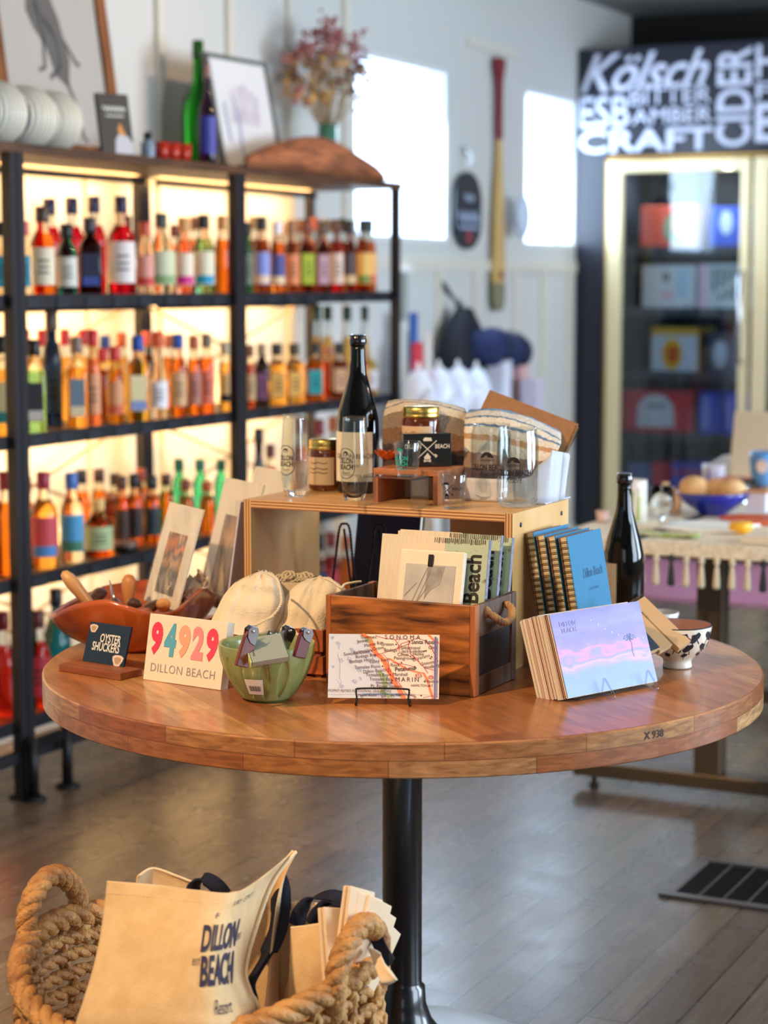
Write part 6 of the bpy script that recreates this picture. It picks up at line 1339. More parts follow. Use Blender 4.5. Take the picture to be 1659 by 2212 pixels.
def mini(px0, py0, px1, py1, d0, d1, label, W=.030, cover=None, th=.010):
    """small kraft notebook in a clear sleeve lying with one end on the bowl: lower end px0 -> upper end px1"""
    a, b = Dp(px0, py0, d0), Dp(px1, py1, d1); zv = (b - a); Hh = zv.length; zv.normalize(); view = ray((px0 + px1) / 2, (py0 + py1) / 2).normalized(); yv = view.cross(zv).cross(zv) * -1; yv = (view - zv * view.dot(zv)).normalized(); xv = yv.cross(zv)
    R = Matrix.Rotation(.75, 3, zv); xv = R @ xv; yv = R @ yv
    M = Matrix(((xv.x, yv.x, zv.x, a.x), (xv.y, yv.y, zv.y, a.y), (xv.z, yv.z, zv.z, a.z), (0, 0, 0, 1)))
    o = thing('mini_notebook', label, 'notebook', M=M, group='small wrapped notebooks in the patterned bowl')
    MB().box(-W, 0, 0, th, 0, Hh).build('cover', cover or mat('kraft_light', (206, 166, 116), .6), o); MB().box(-W + .002, -.0006 + .001, .0012, th - .0012, -.0002, Hh + .0004).build('pages', mat('page_cream', (232, 208, 166), .8, c2=(214, 186, 140), ns=60, nstretch=(1, 60, 1)), o)
    m = MB()
    for i in range(9): z = Hh - .008 - .0035 * i; m.tube([(-W + .001 + .005 * math.cos(t), th / 2 + (th / 2 + .001) * math.sin(t), z) for t in [2 * PI * k / 8 for k in range(8)]], .0005, 4, closed=True)
    m.build('wire_spiral', spn, o)
    MB().box(-W - .001, .001, -.001, th + .001, -.001, Hh + .006).build('clear_sleeve', sheet_glass('sleeve', (250, 250, 250), .05), o)
mini(1492, 1384, 1392, 1288, 3.30, 3.34, 'kraft mini notebook in clear sleeve, the topmost and rightmost in the patterned bowl', th=.012)
mini(1452, 1392, 1368, 1306, 3.28, 3.32, 'kraft mini notebook in clear sleeve, the middle one in the patterned bowl', th=.011)
mini(1425, 1398, 1360, 1326, 3.26, 3.30, 'mini notebook with dark blue cover, the lowest and leftmost in the patterned bowl', cover=mat('dark_blue_cover', (50, 66, 82), .5), th=.012)
q = Zp(1440, 1370, TT + .05); q = thing('white_dish', 'edge of a white dish behind the patterned bowl', 'dish', (*Zp(1428, 1352, TT)[:2], TT + .0006))
MB().lathe([(0, 0), (.016, 0), (.03, .012), (.034, .026), (.032, .027), (.028, .014), (0, .005)], 40).build('dish_body', mat('white_glaze', (226, 222, 216), .2, coat=.4), q)

# ================================================================== BLUE SPIRAL NOTEBOOKS
bl = mat('blue_cover', (26, 118, 158), .6, c2=(22, 112, 152), ns=120)
W_ = .138
for i, (tlx, tly) in enumerate(((1152, 1150), (1176, 1156), (1199, 1158), (1224, 1160))):
    x, y, H_ = -1.2, 3.085, .17
    for _ in range(30):
        M = frame(Vector((x, y, TT + .001)), 86, 10); q = proj(M @ Vector((0, 0, H_))); x += (tlx - q[0]) * q[2] / F / .9; H_ += (q[1] - tly) * q[2] / F
    M = frame(Vector((x, y, TT + .001)), 86, 10)
    o = notebook(M, W_, H_, .0155, ('blue spiral notebook, rearmost against the plywood riser', 'blue spiral notebook, second from the plywood riser', 'blue spiral notebook just behind the front one', 'front blue spiral notebook with Dillon Beach script on its cover')[i], bl, group='blue spiral notebooks beside the riser', n=22)
    for c in o.children:
        if c.name.startswith('wire'): c.data.materials[0] = mat('dark_brass_wire', (92, 74, 44), .35, metal=.9)
    if i == 3:
        m = MB(); letter(m, 'Dillon Beach', W_ * .58, H_ * .70, .0230, shear=.3, sx=.68, rot=.0); letter(m, '\u00b7 CALIFORNIA \u00b7', W_ * .56, H_ * .58, .0068); m.build('cover_lettering', mat('deep_blue_ink', (16, 84, 124), .5), o)

# ================================================================== MATTED PRINTS IN CLEAR SLEEVES
sleeve = sheet_glass('print_sleeve', (252, 250, 246), .10, .12)
def mprint(tl, tr_, phi, lean, z, W, Hh, label, pic, d):
    """print with top-left corner at pixel tl at depth d"""
    P = Dp(*tl, d); M = frame(Vector((0, 0, 0)), phi, lean); up = Vector((M[0][2], M[1][2], M[2][2])); M.translation = P - up * Hh
    o = thing('matted_print', label, 'print', M=M, group='matted prints in clear sleeves')
    MB().box(.001, W - .001, .0006, .004, .001, Hh - .001).build('mat_board', mat('mat_board', (226, 222, 210), .7), o)
    if pic: MB().box(W * .24, W * .78, -.0002, .0006, Hh * .12, Hh * .72).build('picture', pic, o)
    rr = random.Random(int(W * 1e4 + tl[0]))
    MB().grid(lambda u, v: (W * u, -.0024 - .0014 * math.sin(13 * u + 3 * v + tl[0]) * math.sin(9 * v + 4 * u), Hh * v), 24, 30).build('sleeve_front', sleeve, o)
    MB().box(0, W, .0045, .0048, 0, Hh).build('sleeve_back', sleeve, o)
    return o, M
sun = bpy.data.materials.new('sunset_rocks'); sun.use_nodes = True; N, L = nodes(sun); b = N['Principled BSDF']; b.inputs['Roughness'].default_value = .4
t = N.new('ShaderNodeTexCoord'); sx_ = N.new('ShaderNodeSeparateXYZ'); L.new(t.outputs['Object'], sx_.inputs[0]); n1 = N.new('ShaderNodeTexNoise'); n1.inputs['Scale'].default_value = 40; n1.inputs['Detail'].default_value = 6; mpn = N.new('ShaderNodeMapping'); mpn.inputs['Rotation'].default_value = (0, .5, 0); mpn.inputs['Scale'].default_value = (1.4, 1, .5); L.new(t.outputs['Object'], mpn.inputs[0]); L.new(mpn.outputs[0], n1.inputs[0])
md_ = N.new('ShaderNodeMath'); md_.operation = 'MULTIPLY_ADD'; md_.inputs[1].default_value = 6.5; L.new(sx_.outputs[2], md_.inputs[0]); ma = N.new('ShaderNodeMath'); ma.operation = 'MULTIPLY_ADD'; ma.inputs[1].default_value = .55; ma.inputs[2].default_value = -.42; L.new(n1.outputs[0], ma.inputs[0]); L.new(ma.outputs[0], md_.inputs[2])
r_ = N.new('ShaderNodeValToRGB'); e = r_.color_ramp.elements; st = [(0, (66, 70, 76)), (.16, (120, 112, 108)), (.28, (70, 66, 66)), (.40, (186, 138, 96)), (.50, (66, 60, 58)), (.60, (214, 120, 56)), (.70, (92, 66, 52)), (.82, (232, 160, 72)), (1, (120, 88, 60))]
e[0].color = lin(st[0][1]); e[1].position = st[1][0]; e[1].color = lin(st[1][1])
for q in st[2:]: z_ = e.new(q[0]); z_.color = lin(q[1])
L.new(md_.outputs[0], r_.inputs[0]); L.new(r_.outputs[0], b.inputs['Base Color'])
mprint((366, 1083), (470, 1116), -34, 17, 0, .150, .190, 'matted sunset photograph in clear sleeve standing behind the wooden bowl', sun, 3.70)
mprint((486, 1030), (589, 1053), -34, 15, 0, .165, .245, 'larger matted print with dark landscape behind the sunset photograph', mat('dusky_print', (60, 66, 80), .5, c2=(200, 150, 90), ns=12), 3.80)
mprint((552, 1006), (602, 1012), -34, 14, 0, .150, .255, 'rearmost matted print in shiny sleeve beside the riser\'s back corner', None, 3.98)
P = Dp(492, 1088, 3.40)
M = frame(Vector((0, 0, 0)), -78, 0); M = Matrix.Translation(Dp(467, 1325, 3.33)) @ Matrix.Rotation(math.radians(-80), 4, 'Z') @ Matrix.Rotation(math.radians(-4), 4, 'X') @ Matrix.Rotation(math.radians(0), 4, 'Y')
W_, H_ = .235, .205
o = thing('sleeved_sheet', 'white print in clear sleeve leaning nearly edge-on against the riser\'s left side', 'print', M=frame(Vector((RX0 - .050, RY0 + .215, TT + .001)), -90, 9))
MB().box(0, .215, .0006, .0036, .001, .262).build('mat_board', mat('lilac_board', (206, 200, 214), .35, coat=.6), o); MB().grid(lambda u, v: (.222 * u, -.0022 - .0016 * math.sin(11 * u + 4) * math.sin(7 * v), .264 * v), 16, 16).build('sleeve_front', sleeve, o)

# behind the riser's opening: a dark blue book on black wire easels
ey = RY1 + .035
bk = thing('navy_book', 'dark navy hardcover standing behind the riser on a wire easel', 'book', M=frame(Vector((Yp(752, 1250, ey).x, ey, TT + .012)), 0, 12))
bwid = Yp(857, 1250, ey).x - Yp(752, 1250, ey).x + .03
MB().box(0, bwid, 0, .003, 0, .235).build('front_cover', mat('navy_cover', (26, 36, 66), .5, c2=(20, 28, 54), ns=50), bk); MB().box(0, bwid, .017, .02, 0, .235).build('back_cover', mat('navy_cover', (26, 36, 66), .5), bk); MB().box(.003, bwid - .003, .003, .017, .002, .232).build('pages', CREAM, bk)
for px, lab in ((742, 'tall twisted black wire easel loop behind the riser, the left one'), (818, 'tall twisted black wire easel loop behind the riser, the right one')):
    y = RY1 - .06; a, b, c = Yp(px - 42, 1262, y), Yp(px - 3, 1131, y), Yp(px + 42, 1262, y); o = thing('wire_easel', lab, 'easel', (b.x, y, TT)); O = Vector((b.x, y, TT)); A = a - O; B = b - O; C_ = c - O
    A.z = .003; C_.z = .003; m = MB(); m.rope(spline([A, A.lerp(B, .55), B + Vector((-.006, 0, -.012)), B + Vector((.004, 0, 0)), B + Vector((.016, 0, -.012)), C_.lerp(B, .5) + Vector((.004, 0, 0)), C_], 8), .0026, 2, .012, 5, step=.0022); m.build('wire_loop', BLACKM, o)
    MB().tube([(.004, 0, B.z - .01), (.004, .05, .003)], .0022, 6).build('back_prop', BLACKM, o)

# ================================================================== RIGHT DISPLAY TABLE
RZT = .74; rx0, ry0 = -1.80, 4.62
rt = thing('display_table', 'wooden display table on steel T-legs behind the round table', 'table', (rx0, ry0, 0)); rl_, rwid = 1.9, 1.15
MB().box(.02, rwid, .03, rl_, RZT - .045, RZT - .008).build('top', wood('warm_table_wood', (120, 66, 34), (84, 44, 24), 1), rt)
stl = mat('bronze_steel', (104, 88, 70), .35, metal=.75)
fx = Zp(1300, 1660, 0).x - rx0; fy = Zp(1300, 1662, .05).y - ry0
for y in (fy, fy + 1.15):
    MB().box(fx, fx + .92, y - .035, y + .035, .035, .075).build('foot', stl, rt, bevel=.003)
    MB().box(fx + .34, fx + .41, y - .035, y + .035, .075, RZT - .045).build('leg', stl, rt, bevel=.003)
    for x in (fx + .05, fx + .86): MB().lathe([(0, 0), (.014, 0), (.014, .01), (.007, .014), (.007, .035), (0, .035)], 14, cx=x, cy=y).build('leveller', BLACKM, rt)
cl = thing('fringed_cloth', 'cream woven cloth with black and cream tassels covering the display table', 'tablecloth', (rx0, ry0, RZT))
MB().box(0, rwid + .01, 0, rl_ + .01, -.006, .0).box(0, rwid + .01, -.002, .006, -.035, 0).box(-.002, .006, 0, rl_, -.035, 0).build('cloth', mat('cream_weave', (238, 230, 212), .9, c2=(212, 200, 172), ns=60), cl, bevel=.002)
for i in range(3): MB().box(.20 + .38 * i, .235 + .38 * i, -.0035, rl_, .0003, .0012).build('dark_stripe', mat('grey_stripe', (80, 84, 88), .9), cl)
for i in range(30):
    x = .015 + i * .038; y = -.004; k_ = (i % 6) in (2,); c = mat('cream_tassel', (214, 202, 176), .95) if not k_ else mat('black_tassel', (52, 56, 58), .95)
    MB().lathe([(0, 0), (.005, -.002), (.009, -.014), (.004, -.022), (.006, -.03), (.010, -.07), (.008, -.078), (0, -.078)], 10, cx=x, cy=y - .006).build('tassel', c, cl, M=Matrix.Translation((0, 0, -.028)))
for i in range(28):
    y = .03 + i * .045
    MB().lathe([(0, 0), (.005, -.002), (.009, -.014), (.004, -.022), (.006, -.03), (.010, -.07), (0, -.078)], 8, cx=-.01, cy=y).build('tassel', mat('cream_tassel', (214, 202, 176), .95), cl, M=Matrix.Translation((0, 0, -.028)))
Tz = RZT + .0015
def rsize(px, py, n_): p = Zp(px, py, Tz); return p, n_ * proj(p)[2] / F
def cyl_thing(name, px, py, wpx, hpx, label, cat, body, c, extra=None, c2=None):
    p, k_ = rsize(px, py, 1); r = wpx * k_ / 2; h = hpx * k_; o = thing(name, label, cat, p, FACE)
    body(o, r, h, c, c2); return o
def can_b(o, r, h, c, c2):
    MB().lathe([(0, 0), (r, 0), (r, h), (r * .94, h), (r * .94, h * .1), (0, h * .1)], 32).build('mug_body', c, o)
    m = MB(); f = cyl(r); rr = random.Random(3)
    for i in range(8): x = rr.uniform(-1, 1) * r; strokes(m, [[(x, h * .05), (x + rr.uniform(-.2, .2) * r, h * rr.uniform(.6, .95))]], r * .16, 0, f)
    m.build('leaf_print', c2, o)
cyl_thing('patterned_mug', 1372, 1128, 48, 92, 'tall white mug with green leaf print behind the right wine bottle', 'mug', can_b, WHITE, c2=mat('leaf_print_green', (150, 160, 50), .5))
def goblet(o, r, h, c, c2):
    MB().lathe([(0, 0), (r * .6, 0), (r * .55, .004), (r * .12, .008), (r * .12, h * .2), (r * .6, h * .32), (r, h * .6), (r * .95, h), (r * .9, h), (r * .93, h * .6), (r * .5, h * .36), (0, h * .3)], 32).build('glass_bowl', CLEAR, o)
cyl_thing('stemmed_glass', 1428, 1142, 52, 92, 'clear stemmed glass standing on the display table', 'glass', goblet, None)
p, k_ = rsize(1440, 1108, 1); o = thing('peach_shells', 'peach and cream wrapped soap sticks behind the stemmed glass', 'soap', p)
for i in range(3): MB().box(-.012 + .018 * i, .004 + .018 * i, -.008, .008, .0, .085 - .012 * i).build('soap_bar', mat('peach_soap', (236, 196, 150), .6), o, bevel=.003)
p, k_ = rsize(1540, 1112, 1); bo = thing('blue_serving_bowl', 'cobalt blue serving bowl with cream inside on the display table', 'bowl', p)
MB().lathe([(0, 0), (.035, 0), (.04, .006), (.075, .03), (.105, .062), (.102, .064)], 40).lathe([(.102, .064), (.07, .034), (.03, .012), (0, .01)], 40, m=1).build('bowl_body', [mat('cobalt_glaze', (22, 40, 150), .2, coat=.5), mat('cream_glaze2', (222, 206, 180), .4)], bo)
for i, (dx, dy, s_, lab) in enumerate(((-.055, 0, .042, 'tan bread-like shell at the left rim of the blue bowl'), (.0, .02, .034, 'tan shell in the middle of the blue bowl'), (.05, .0, .040, 'tan shell at the right side of the blue bowl'))):
    q = MB().ball((0, 0, 0), s_, 12, sz=(1, .8, .75)).build('bath_shell', mat('tan_shell', (226, 184, 132), .7, c2=(206, 160, 104), ns=30), None, p + Vector((dx, dy, .072)), label=lab, category='shell')
def board_thing(name, px0, px1, py0, py1, c, label, cat, th=.012, z=None, lean=10, phi=0, rnd=.01):
    A = Zp(px0, py1, z or Tz); B = Zp(px1, py1, z or Tz); dep = proj(A)[2]; W = (px1 - px0) * dep / F / .95; Hh = (py1 - py0) * dep / F
    o = thing(name, label, cat, M=frame(A, phi, lean)); MB().box(0, W, 0, th, 0, Hh).build('board', c, o, bevel=rnd); return o, W, Hh
cyl_thing('white_mug', 1541, 1065, 48, 62, 'white and lilac patterned cup behind the blue bowl', 'mug', can_b, mat('lilac_white', (224, 222, 236), .3), c2=mat('lilac_print', (160, 160, 206), .5))
o, W, Hh = board_thing('cutting_board', 1572, 1700, 885, 1050, mat('pale_maple', (232, 210, 176), .5), 'large pale cutting board leaning at the photo\'s right edge', 'board', lean=14, rnd=.004)
p, k_ = rsize(1648, 1075, 1); bm_ = thing('painted_blue_mug', 'sky blue painted mug with fish motif at the photo\'s right edge', 'mug', (p.x, p.y, Tz + .035), FACE)
MB().lathe([(0, 0), (.026, 0), (.036, .03), (.042, .075), (.040, .10), (.037, .10), (.038, .075), (.030, .03), (0, .02)], 32).build('mug_body', mat('sky_blue_glaze', (96, 150, 206), .3), bm_)
m = MB(); f = cyl(.043, -.3); flat_poly(m, arc(0, .06, .018, .02, 0, 360, 16)[:-1], 0, f); m.build('fish_print', mat('peach_print', (230, 200, 180), .5), bm_)
MB().box(-.05, .05, -.04, .04, .0, .033).build('box_stack', mat('brown_box', (120, 66, 40), .6), None, (p.x - .05, p.y, Tz), label='brown wooden box under the sky blue mug', category='box')
q = MB().box(-.05, .04, -.035, .04, .0, .018).build('red_book', mat('orange_red_cover', (206, 74, 44), .5), None, (p.x - .085, p.y + .03, Tz + .0345), label='orange-red book lying on the brown box', category='book')
p2 = Zp(1568, 1045, Tz); MB().lathe([(0, 0), (.05, .0), (.062, .012), (.05, .06), (.02, .085), (0, .088)], 10, sx=1.2, sy=.6).build('folded_napkin', mat('white_linen', (226, 230, 240), .9, bump=.4, bscale=30), None, (p2.x, p2.y + .05, Tz), label='crumpled white napkin heaped left of the cutting board', category='napkin')
p, k_ = rsize(1632, 1118, 1); o = thing('white_box', 'small white box with wooden frame standing on a tray', 'box', (p.x, p.y, Tz + .014)); MB().box(-.026, .026, 0, .04, 0, .052).build('box_body', mat('white_lilac', (206, 208, 226), .5), o); MB().box(-.03, .03, -.004, .044, .052, .058).build('wooden_lid', mat('lid_wood', (190, 140, 90), .5), o)
p, k_ = rsize(1628, 1128, 1); MB().lathe([(0, 0), (.07, 0), (.085, .010), (.082, .012), (.068, .004), (0, .004)], 40, sx=1.1).build('orange_tray', mat('orange_tray', (206, 92, 40), .4), None, (p.x, p.y, Tz), label='orange oval tray beneath the small white box', category='tray')
p, k_ = rsize(1600, 1152, 1); MB().lathe([(0, 0), (.022, 0), (.030, .012), (.028, .028), (.024, .03), (0, .03)], 24).build('yellow_dish', mat('yellow_glaze', (226, 170, 40), .3), None, p, label='small yellow dish near the front of the display table', category='dish')
o, W, Hh = board_thing('hardcover_book', 1600, 1690, 1150, 1174, mat('cream_cover', (216, 204, 180), .6), 'cream book lying flat at the display table\'s front right', 'book', lean=0, rnd=.001)
o.children[0].data.transform(Matrix.Scale(1, 4)); 
o.children[0].scale = (1, 9, .7)
p, k_ = rsize(1440, 1158, 1); m = MB(); m.grid(lambda u, v: ((u - .5) * .16, (v - .5) * .06, .004 + .003 * math.sin(9 * u) * math.cos(7 * v)), 16, 8); m.build('leafy_towel', mat('green_leaf_cloth', (140, 160, 90), .8, c2=(220, 222, 190), ns=18), None, p, solid=.006, label='green leaf-printed cloth lying before the stemmed glass', category='cloth')
p, k_ = rsize(1530, 1140, 1); m = MB(); m.grid(lambda u, v: ((u - .5) * .22, (v - .5) * .20, .004 + .003 * math.sin(7 * u + 1) * math.cos(9 * v)), 16, 8); m.build('white_towel', mat('white_green_cloth', (232, 234, 230), .8, c2=(196, 212, 170), ns=9, nfac=(.25, .4)), None, p, solid=.006, label='folded white cloth with faint green print in front of the blue bowl', category='cloth')
p, k_ = rsize(1600, 1085, 1); o = thing('glass_dish', 'glittering clear faceted glass dish right of the blue bowl', 'dish', (p.x, p.y - .01, Tz + .03)); MB().lathe([(0, 0), (.02, 0), (.04, .02), (.045, .035), (.042, .035), (.036, .02), (0, .006)], 9).build('faceted_body', CLEAR, o); MB().lathe([(0, -.03), (.022, -.03), (.022, 0), (0, 0)], 9).build('foot', CLEAR, o)
p, k_ = rsize(1302, 1128, 1); MB().lathe([(0, 0), (.014, 0), (.019, .03), (.017, .03), (.012, .004), (0, .004)], 24).build('small_cup', mat('blush_glaze', (226, 196, 186), .4), None, p, label='small blush pink cup at the table\'s left corner by the wine bottle', category='cup')
q = MB().box(-.5, .5, 0, .4, .0, .5).build('storage_trunk', mat('black_trunk', (26, 26, 30), .6), None, (-1.05, 6.4, .02), label='dark storage trunk on the floor beyond the display table', category='trunk')

# ================================================================== BASKET WITH TOTE BAGS
BC = Vector((-1.457, 2.372, 0)); BR = .250
bk_ = thing('seagrass_basket', 'large round braided seagrass basket with two loop handles on the floor', 'basket', BC)
sg = mat('seagrass', (206, 152, 88), .55, c2=(136, 86, 44), ns=26, nstretch=(1, 1, 1), nfac=(.25, .62), bump=.5, bscale=160)
def rimz(a): return .385 + .028 * math.cos(2 * a)
def brad(z): t = z / .4; return BR * (.82 + .30 * math.sin(min(t, 1) * PI * .62)) * (1 / 1.09)
N_ = 96
def ring(z, wob=0): return [(brad(z) * math.cos(2 * PI * i / N_), brad(z) * .98 * math.sin(2 * PI * i / N_), z * (rimz(2 * PI * i / N_) / .385)) for i in range(N_)]
for q, z in enumerate([.02, .05, .08, .11, .14, .168, .196, .224, .252, .280, .306, .332, .357, .380]):
    m = MB(); m.rope(ring(z), .0115, 2, .052, 6, closed=True, k=.60, ph=q * 1.7, step=.011 if z < .25 else .0085); m.build('woven_row', sg, bk_)
for i in range(22):
    a = 2 * PI * (i + .5) / 22; m = MB(); pts = [((brad(z) + .004 + .006 * math.sin(z * 130 + i)) * math.cos(a + .05 * math.sin(z * 40)), (brad(z) + .004) * .98 * math.sin(a + .05 * math.sin(z * 40)), z * rimz(a) / .385) for z in [k * .4 / 16 for k in range(17)]]
    m.rope(pts, .010, 2, .045, 6, k=.58, step=.009); m.build('stake', sg, bk_)
m = MB(); m.rope([(BR * 1.03 * math.cos(2 * PI * i / N_), BR * 1.01 * math.sin(2 * PI * i / N_), rimz(2 * PI * i / N_) + .004) for i in range(N_)], .0185, 3, .085, 8, closed=True, k=.54, step=.007)
m.build('rim', sg, bk_)
for s_ in (-1, 1):
    x = s_ * BR * 1.02; y0_ = 0; spn_ = .062; zb = rimz(0) - .005
    pts = [(x * .985, -spn_, zb - .04), (x * 1.0, -spn_ * 1.08, zb + .02), (x * 1.01, -spn_ * .85, zb + .052), (x * 1.02, -spn_ * .3, zb + .076), (x * 1.02, spn_ * .3, zb + .076), (x * 1.01, spn_ * .85, zb + .052), (x * 1.0, spn_ * 1.08, zb + .02), (x * .985, spn_, zb - .04)]
    pts = [(a, b + y0_, c) for a, b, c in pts]; m = MB(); m.rope(spline(pts, 8), .0175, 3, .06, 8, k=.56, step=.006); m.build('handle', sg, bk_)
MB().lathe([(0, .004), (BR * .74, .004), (BR * .74, .012), (0, .012)], 40).build('bottom', sg, bk_)
canvas = cloth_mat('natural_canvas', (226, 194, 146), (216, 182, 132), 40, .15); navyc = mat('navy_webbing', (20, 24, 42), .85, bump=.3, bscale=400)
def sheet(mb, rows, nu=40, nv=40): mb.grid(net(rows), nu, nv)
def PD(x, y, d): return Dp(x, y, d)
front = [[(232, 1903, 2.74), (340, 1914, 2.72), (440, 1926, 2.70), (512, 1926, 2.72), (578, 1884, 2.79), (632, 1838, 2.86)],
         [(226, 1960, 2.73), (338, 1968, 2.70), (438, 1975, 2.68), (500, 1970, 2.70), (545, 1940, 2.77), (585, 1900, 2.83)],
         [(216, 2030, 2.71), (332, 2036, 2.67), (432, 2040, 2.645), (488, 2032, 2.67), (527, 2010, 2.74), (552, 1985, 2.79)],
         [(200, 2100, 2.69), (326, 2108, 2.645), (428, 2110, 2.62), (482, 2104, 2.64), (512, 2098, 2.70), (524, 2090, 2.75)],
         [(180, 2165, 2.67), (320, 2175, 2.62), (426, 2180, 2.60), (488, 2176, 2.62), (524, 2160, 2.67), (534, 2140, 2.72)],
         [(160, 2240, 2.66), (315, 2250, 2.61), (426, 2250, 2.59), (500, 2245, 2.61), (540, 2215, 2.66), (552, 2188, 2.70)],
         [(150, 2420, 2.66), (310, 2430, 2.62), (430, 2430, 2.61), (500, 2420, 2.62), (540, 2400, 2.66), (556, 2380, 2.70)]]
t1 = thing('tote_bag', 'natural canvas tote with DILLON BEACH print standing at the basket\'s front', 'tote bag', Dp(430, 2110, 2.65), group='canvas tote bags in the basket'); O = Dp(430, 2110, 2.65)
O1 = O; rows = [[PD(*q) - O for q in r_] for r_ in front]; ff = net(rows)
MB().grid(ff, 60, 60).build('front_panel', canvas, t1, solid=.0016, soff=-1)
# back panel of the same bag: behind, dropping open at the right
back = [[(232, 1903, 2.742), (340, 1912, 2.76), (440, 1924, 2.79), (530, 1922, 2.83), (590, 1880, 2.86), (640, 1842, 2.865)], [(240, 1990, 2.75), (340, 2000, 2.80), (440, 2010, 2.84), (540, 2010, 2.86), (600, 2000, 2.86), (600, 1940, 2.84)], [(230, 2250, 2.76), (340, 2250, 2.82), (440, 2250, 2.85), (540, 2240, 2.86), (600, 2240, 2.84), (570, 2200, 2.75)]]
MB().grid(net([[PD(*q) - O for q in r_] for r_ in back]), 30, 20).build('back_panel', canvas, t1, solid=.0014)
hem = MB()
for vv, off in ((.085, 0),):
    for i in range(70):
        a, b = Vector(ff(i / 70, vv)), Vector(ff((i + .6) / 70, vv)); hem.tube([a + Vector((.001, -.0022, 0)), b + Vector((.001, -.0022, 0))], .0005, 4)
hem.build('hem_stitching', mat('stitch_thread', (236, 216, 180), .8), t1)
ed = MB(); ed.tube([Vector(ff(1.0, i / 40 * .9)) + Vector((.0015, -.001, 0)) for i in range(41)], .0028, 6); ed.tube([Vector(ff(1.0, i / 40 * .9)) + Vector((.006, -.001, 0)) for i in range(41)], .0028, 6); ed.build('side_seam', mat('canvas_edge', (236, 210, 170), .9), t1)
for k_ in range(2):
    a = Vector(ff(1, 0)) + Vector((.004 * k_ - .003, 0, -.012)); 
lg = MB()
def tf(x, z): 
    u = .545 + x; v = .37 - z; p_ = Vector(ff(u, v)); e_ = 1e-3; du = Vector(ff(u + e_, v)) - p_; dv = Vector(ff(u, v + e_)) - p_; n_ = du.cross(dv).normalized()
    vw = (Vector((0, 0, H)) - (p_ + O1)); n_ = -n_ if n_.dot(vw) < 0 else n_
    return tuple(p_ + n_ * .0030)
letter(lg, 'DILLON', .0, .055, .19, fn=tf, bold=.03, sx=.42, shear=.12); letter(lg, 'BEACH', .0, -.115, .21, fn=tf, bold=.03, sx=.42, shear=.06); letter(lg, 'Resort', .02, -.30, .12, fn=tf, shear=.3, sx=.42)
letter(lg, '1888', .165, .03, .05, fn=tf, sx=.55); letter(lg, 'EST.', -.155, -.06, .045, fn=tf, sx=.55); letter(lg, 'F', -.06, .185, .055, fn=tf, shear=.2); letter(lg, 'LAY \u00b7 STAY', .12, .26, .050, fn=tf, sx=.6, shear=.2)
lg.build('printed_logo', mat('navy_print', (52, 48, 70), .8), t1)
def band(mb, pts, wd, wv=None):
    """webbing strap: list of points, ribbon of width wd along direction wv"""
    P = spline(pts, 8); vs = []; fs = []
    for i, p_ in enumerate(P):
        tng = (P[min(i + 1, len(P) - 1)] - P[max(i - 1, 0)]).normalized(); w__ = Vector(wv[min(int(i / 8), len(wv) - 1)] if isinstance(wv, list) else wv); w__ = (w__ - tng * w__.dot(tng)).normalized() * wd / 2; vs += [p_ - w__, p_ + w__]
    for i in range(len(P) - 1): fs.append((2 * i, 2 * i + 1, 2 * i + 3, 2 * i + 2))
    mb.add(vs, fs, 0, True)
m = MB(); band(m, [PD(x, y, d) - O for x, y, d in ((598, 1898, 2.87), (606, 1925, 2.86), (606, 1970, 2.85), (600, 2010, 2.83), (578, 2060, 2.81), (548, 2110, 2.78), (535, 2140, 2.76), (540, 2180, 2.74), (500, 2205, 2.70), (440, 2230, 2.66))], .030, [(1, .2, 0)] * 2 + [(1, 0, .2)] * 2 + [(1, 0, .8)] * 4 + [(0, .2, 1)] * 4)
m.build('navy_strap', navyc, t1, solid=.0025)
m = MB(); band(m, [PD(x, y, d) - O for x, y, d in ((415, 1935, 2.80), (420, 1912, 2.80), (436, 1898, 2.80), (452, 1902, 2.80), (470, 1915, 2.80), (486, 1935, 2.80))], .026, (.25, .9, .1)); m.build('navy_strap', navyc, t1, solid=.003)
def tote_back(label, rows_, O_px, edge_c=None, strap=None, txt=None):
    O2 = Dp(*O_px); o = thing('tote_bag', label, 'tote bag', O2, group='canvas tote bags in the basket'); f2 = net([[PD(*q) - O2 for q in r_] for r_ in rows_])
    MB().grid(f2, 24, 20).build('canvas_panel', canvas, o, solid=.003)
    MB().tube([Vector(f2(i / 16, 0)) for i in range(17)], .0022, 6).build('top_hem', mat('canvas_edge', (236, 210, 170), .9), o)
    if strap:
        for s2 in strap: m = MB(); band(m, [PD(*q) - O2 for q in s2], .026, (.3, .9, .15)); m.build('navy_strap', navyc, o, solid=.003)
    return o
tote_back('folded natural tote peeking up behind the front bag\'s left half', [[(300, 1892, 2.86), (330, 1876, 2.88), (380, 1892, 2.88), (430, 1912, 2.88)], [(294, 1930, 2.86), (330, 1930, 2.88), (380, 1935, 2.88), (430, 1940, 2.88)], [(290, 2200, 2.84), (330, 2200, 2.86), (380, 2200, 2.86), (430, 2200, 2.86)]], (350, 2000, 2.88))
tote_back('tote with pale hem behind the front bag\'s navy strap', [[(560, 1945, 2.90), (610, 1946, 2.90), (660, 1950, 2.88), (735, 1960, 2.86)], [(560, 2000, 2.88), (620, 1985, 2.87), (670, 2000, 2.85), (735, 2010, 2.83)], [(560, 2220, 2.86), (620, 2220, 2.85), (670, 2220, 2.83), (735, 2220, 2.80)]], (640, 2050, 2.88))
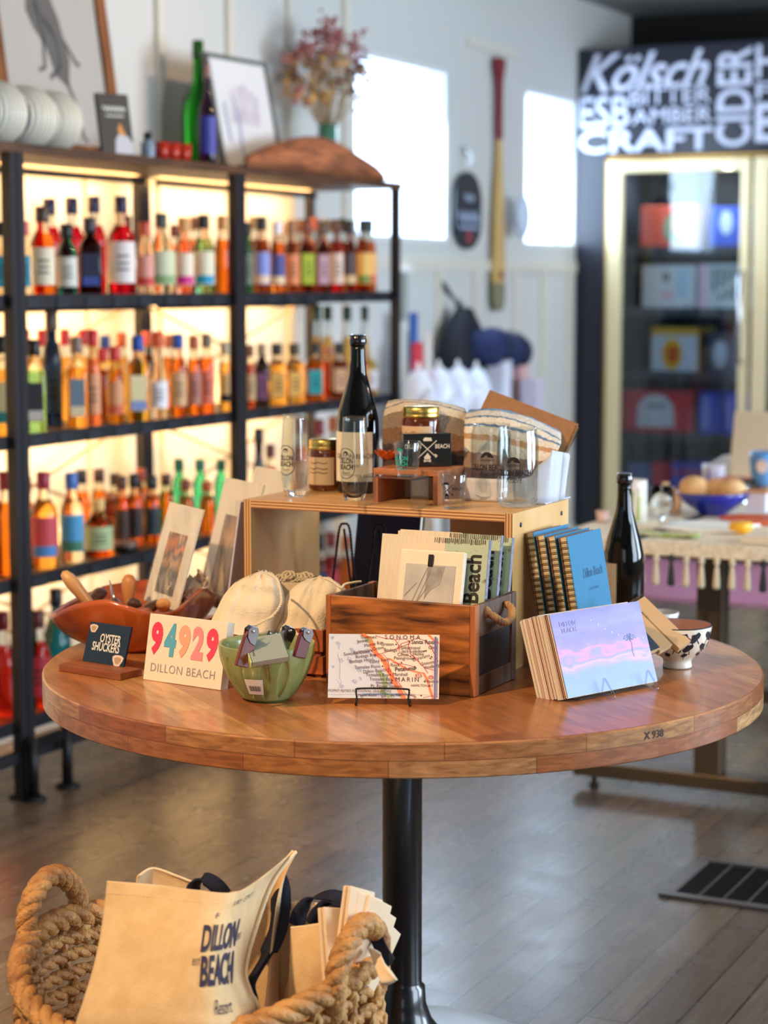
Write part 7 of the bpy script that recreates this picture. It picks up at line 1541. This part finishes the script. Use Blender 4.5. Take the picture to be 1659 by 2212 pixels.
tote_back('tote with thick navy straps folded over beside the right handle', [[(628, 2005, 2.80), (670, 2000, 2.80), (710, 1990, 2.80), (752, 1958, 2.80)], [(626, 2080, 2.79), (668, 2080, 2.78), (708, 2075, 2.78), (745, 2060, 2.78)], [(620, 2230, 2.78), (665, 2230, 2.77), (705, 2230, 2.77), (740, 2230, 2.76)]], (680, 2080, 2.80),
  strap=[[(640, 2000, 2.82), (650, 1968, 2.83), (675, 1942, 2.84), (710, 1934, 2.84), (748, 1944, 2.84)], [(672, 1998, 2.81), (690, 1968, 2.82), (715, 1950, 2.83), (752, 1950, 2.83)], [(700, 1996, 2.80), (715, 1975, 2.81), (735, 1962, 2.82), (762, 1962, 2.83)]])
for i, (bx, by, tx_, ty, lab) in enumerate(((735, 2080, 722, 1962, 'folded tote edge standing lowest left of the fanned bundle'), (752, 2060, 776, 1920, 'folded tote edge standing tallest in the fanned bundle'), (760, 2060, 794, 1934, 'folded tote edge second in the fanned bundle'), (768, 2060, 815, 1944, 'folded tote edge third in the fanned bundle'), (772, 2065, 826, 1966, 'folded tote edge fourth in the fanned bundle'), (776, 2070, 838, 1996, 'folded tote edge fifth, tilting right over the basket rim'), (750, 2080, 754, 1975, 'folded tote edge in front of the fanned bundle'))):
    A, B = Dp(bx, by + 60, 2.74 + .006 * i), Dp(tx_, ty, 2.78 + .008 * i); o = thing('folded_tote', lab, 'tote bag', A, group='folded canvas totes in the basket'); d = (B - A); s_ = d.normalized().cross(Vector((0, 1, 0))).normalized() * .0045
    m = MB()
    for q in (-.5, .5): m.add([], []); band(m, [s_ * q * 1.6, d * .5 + s_ * q * 1.8, d + s_ * q * 1.6], .05, (.25, .95, .1))
    m.build('canvas_fold', mat('canvas_fold', (226, 200, 166), .9), o, solid=.006, bevel=.0015)
tg_ = thing('folded_tote', 'folded natural tote hanging out over the basket\'s right rim', 'tote bag', Dp(820, 2080, 2.72), group='folded canvas totes in the basket'); O2 = Dp(820, 2080, 2.72)
f2 = net([[PD(*q) - O2 for q in r_] for r_ in [[(795, 2050, 2.76), (812, 2056, 2.75), (822, 2064, 2.74)], [(812, 2090, 2.72), (828, 2092, 2.71), (838, 2094, 2.70)], [(822, 2124, 2.69), (840, 2124, 2.69), (858, 2116, 2.69)]]]); MB().grid(f2, 8, 8).build('canvas_fold', mat('canvas_fold', (226, 200, 166), .9), tg_, solid=.008)
f2 = net([[PD(*q) - O2 for q in r_] for r_ in [[(800, 2030, 2.78), (815, 2025, 2.78), (825, 2020, 2.78)], [(812, 2060, 2.76), (830, 2055, 2.76), (838, 2048, 2.76)], [(826, 2085, 2.74), (840, 2085, 2.74), (851, 2068, 2.74)]]]); MB().grid(f2, 8, 8).build('navy_strap', navyc, tg_, solid=.004)
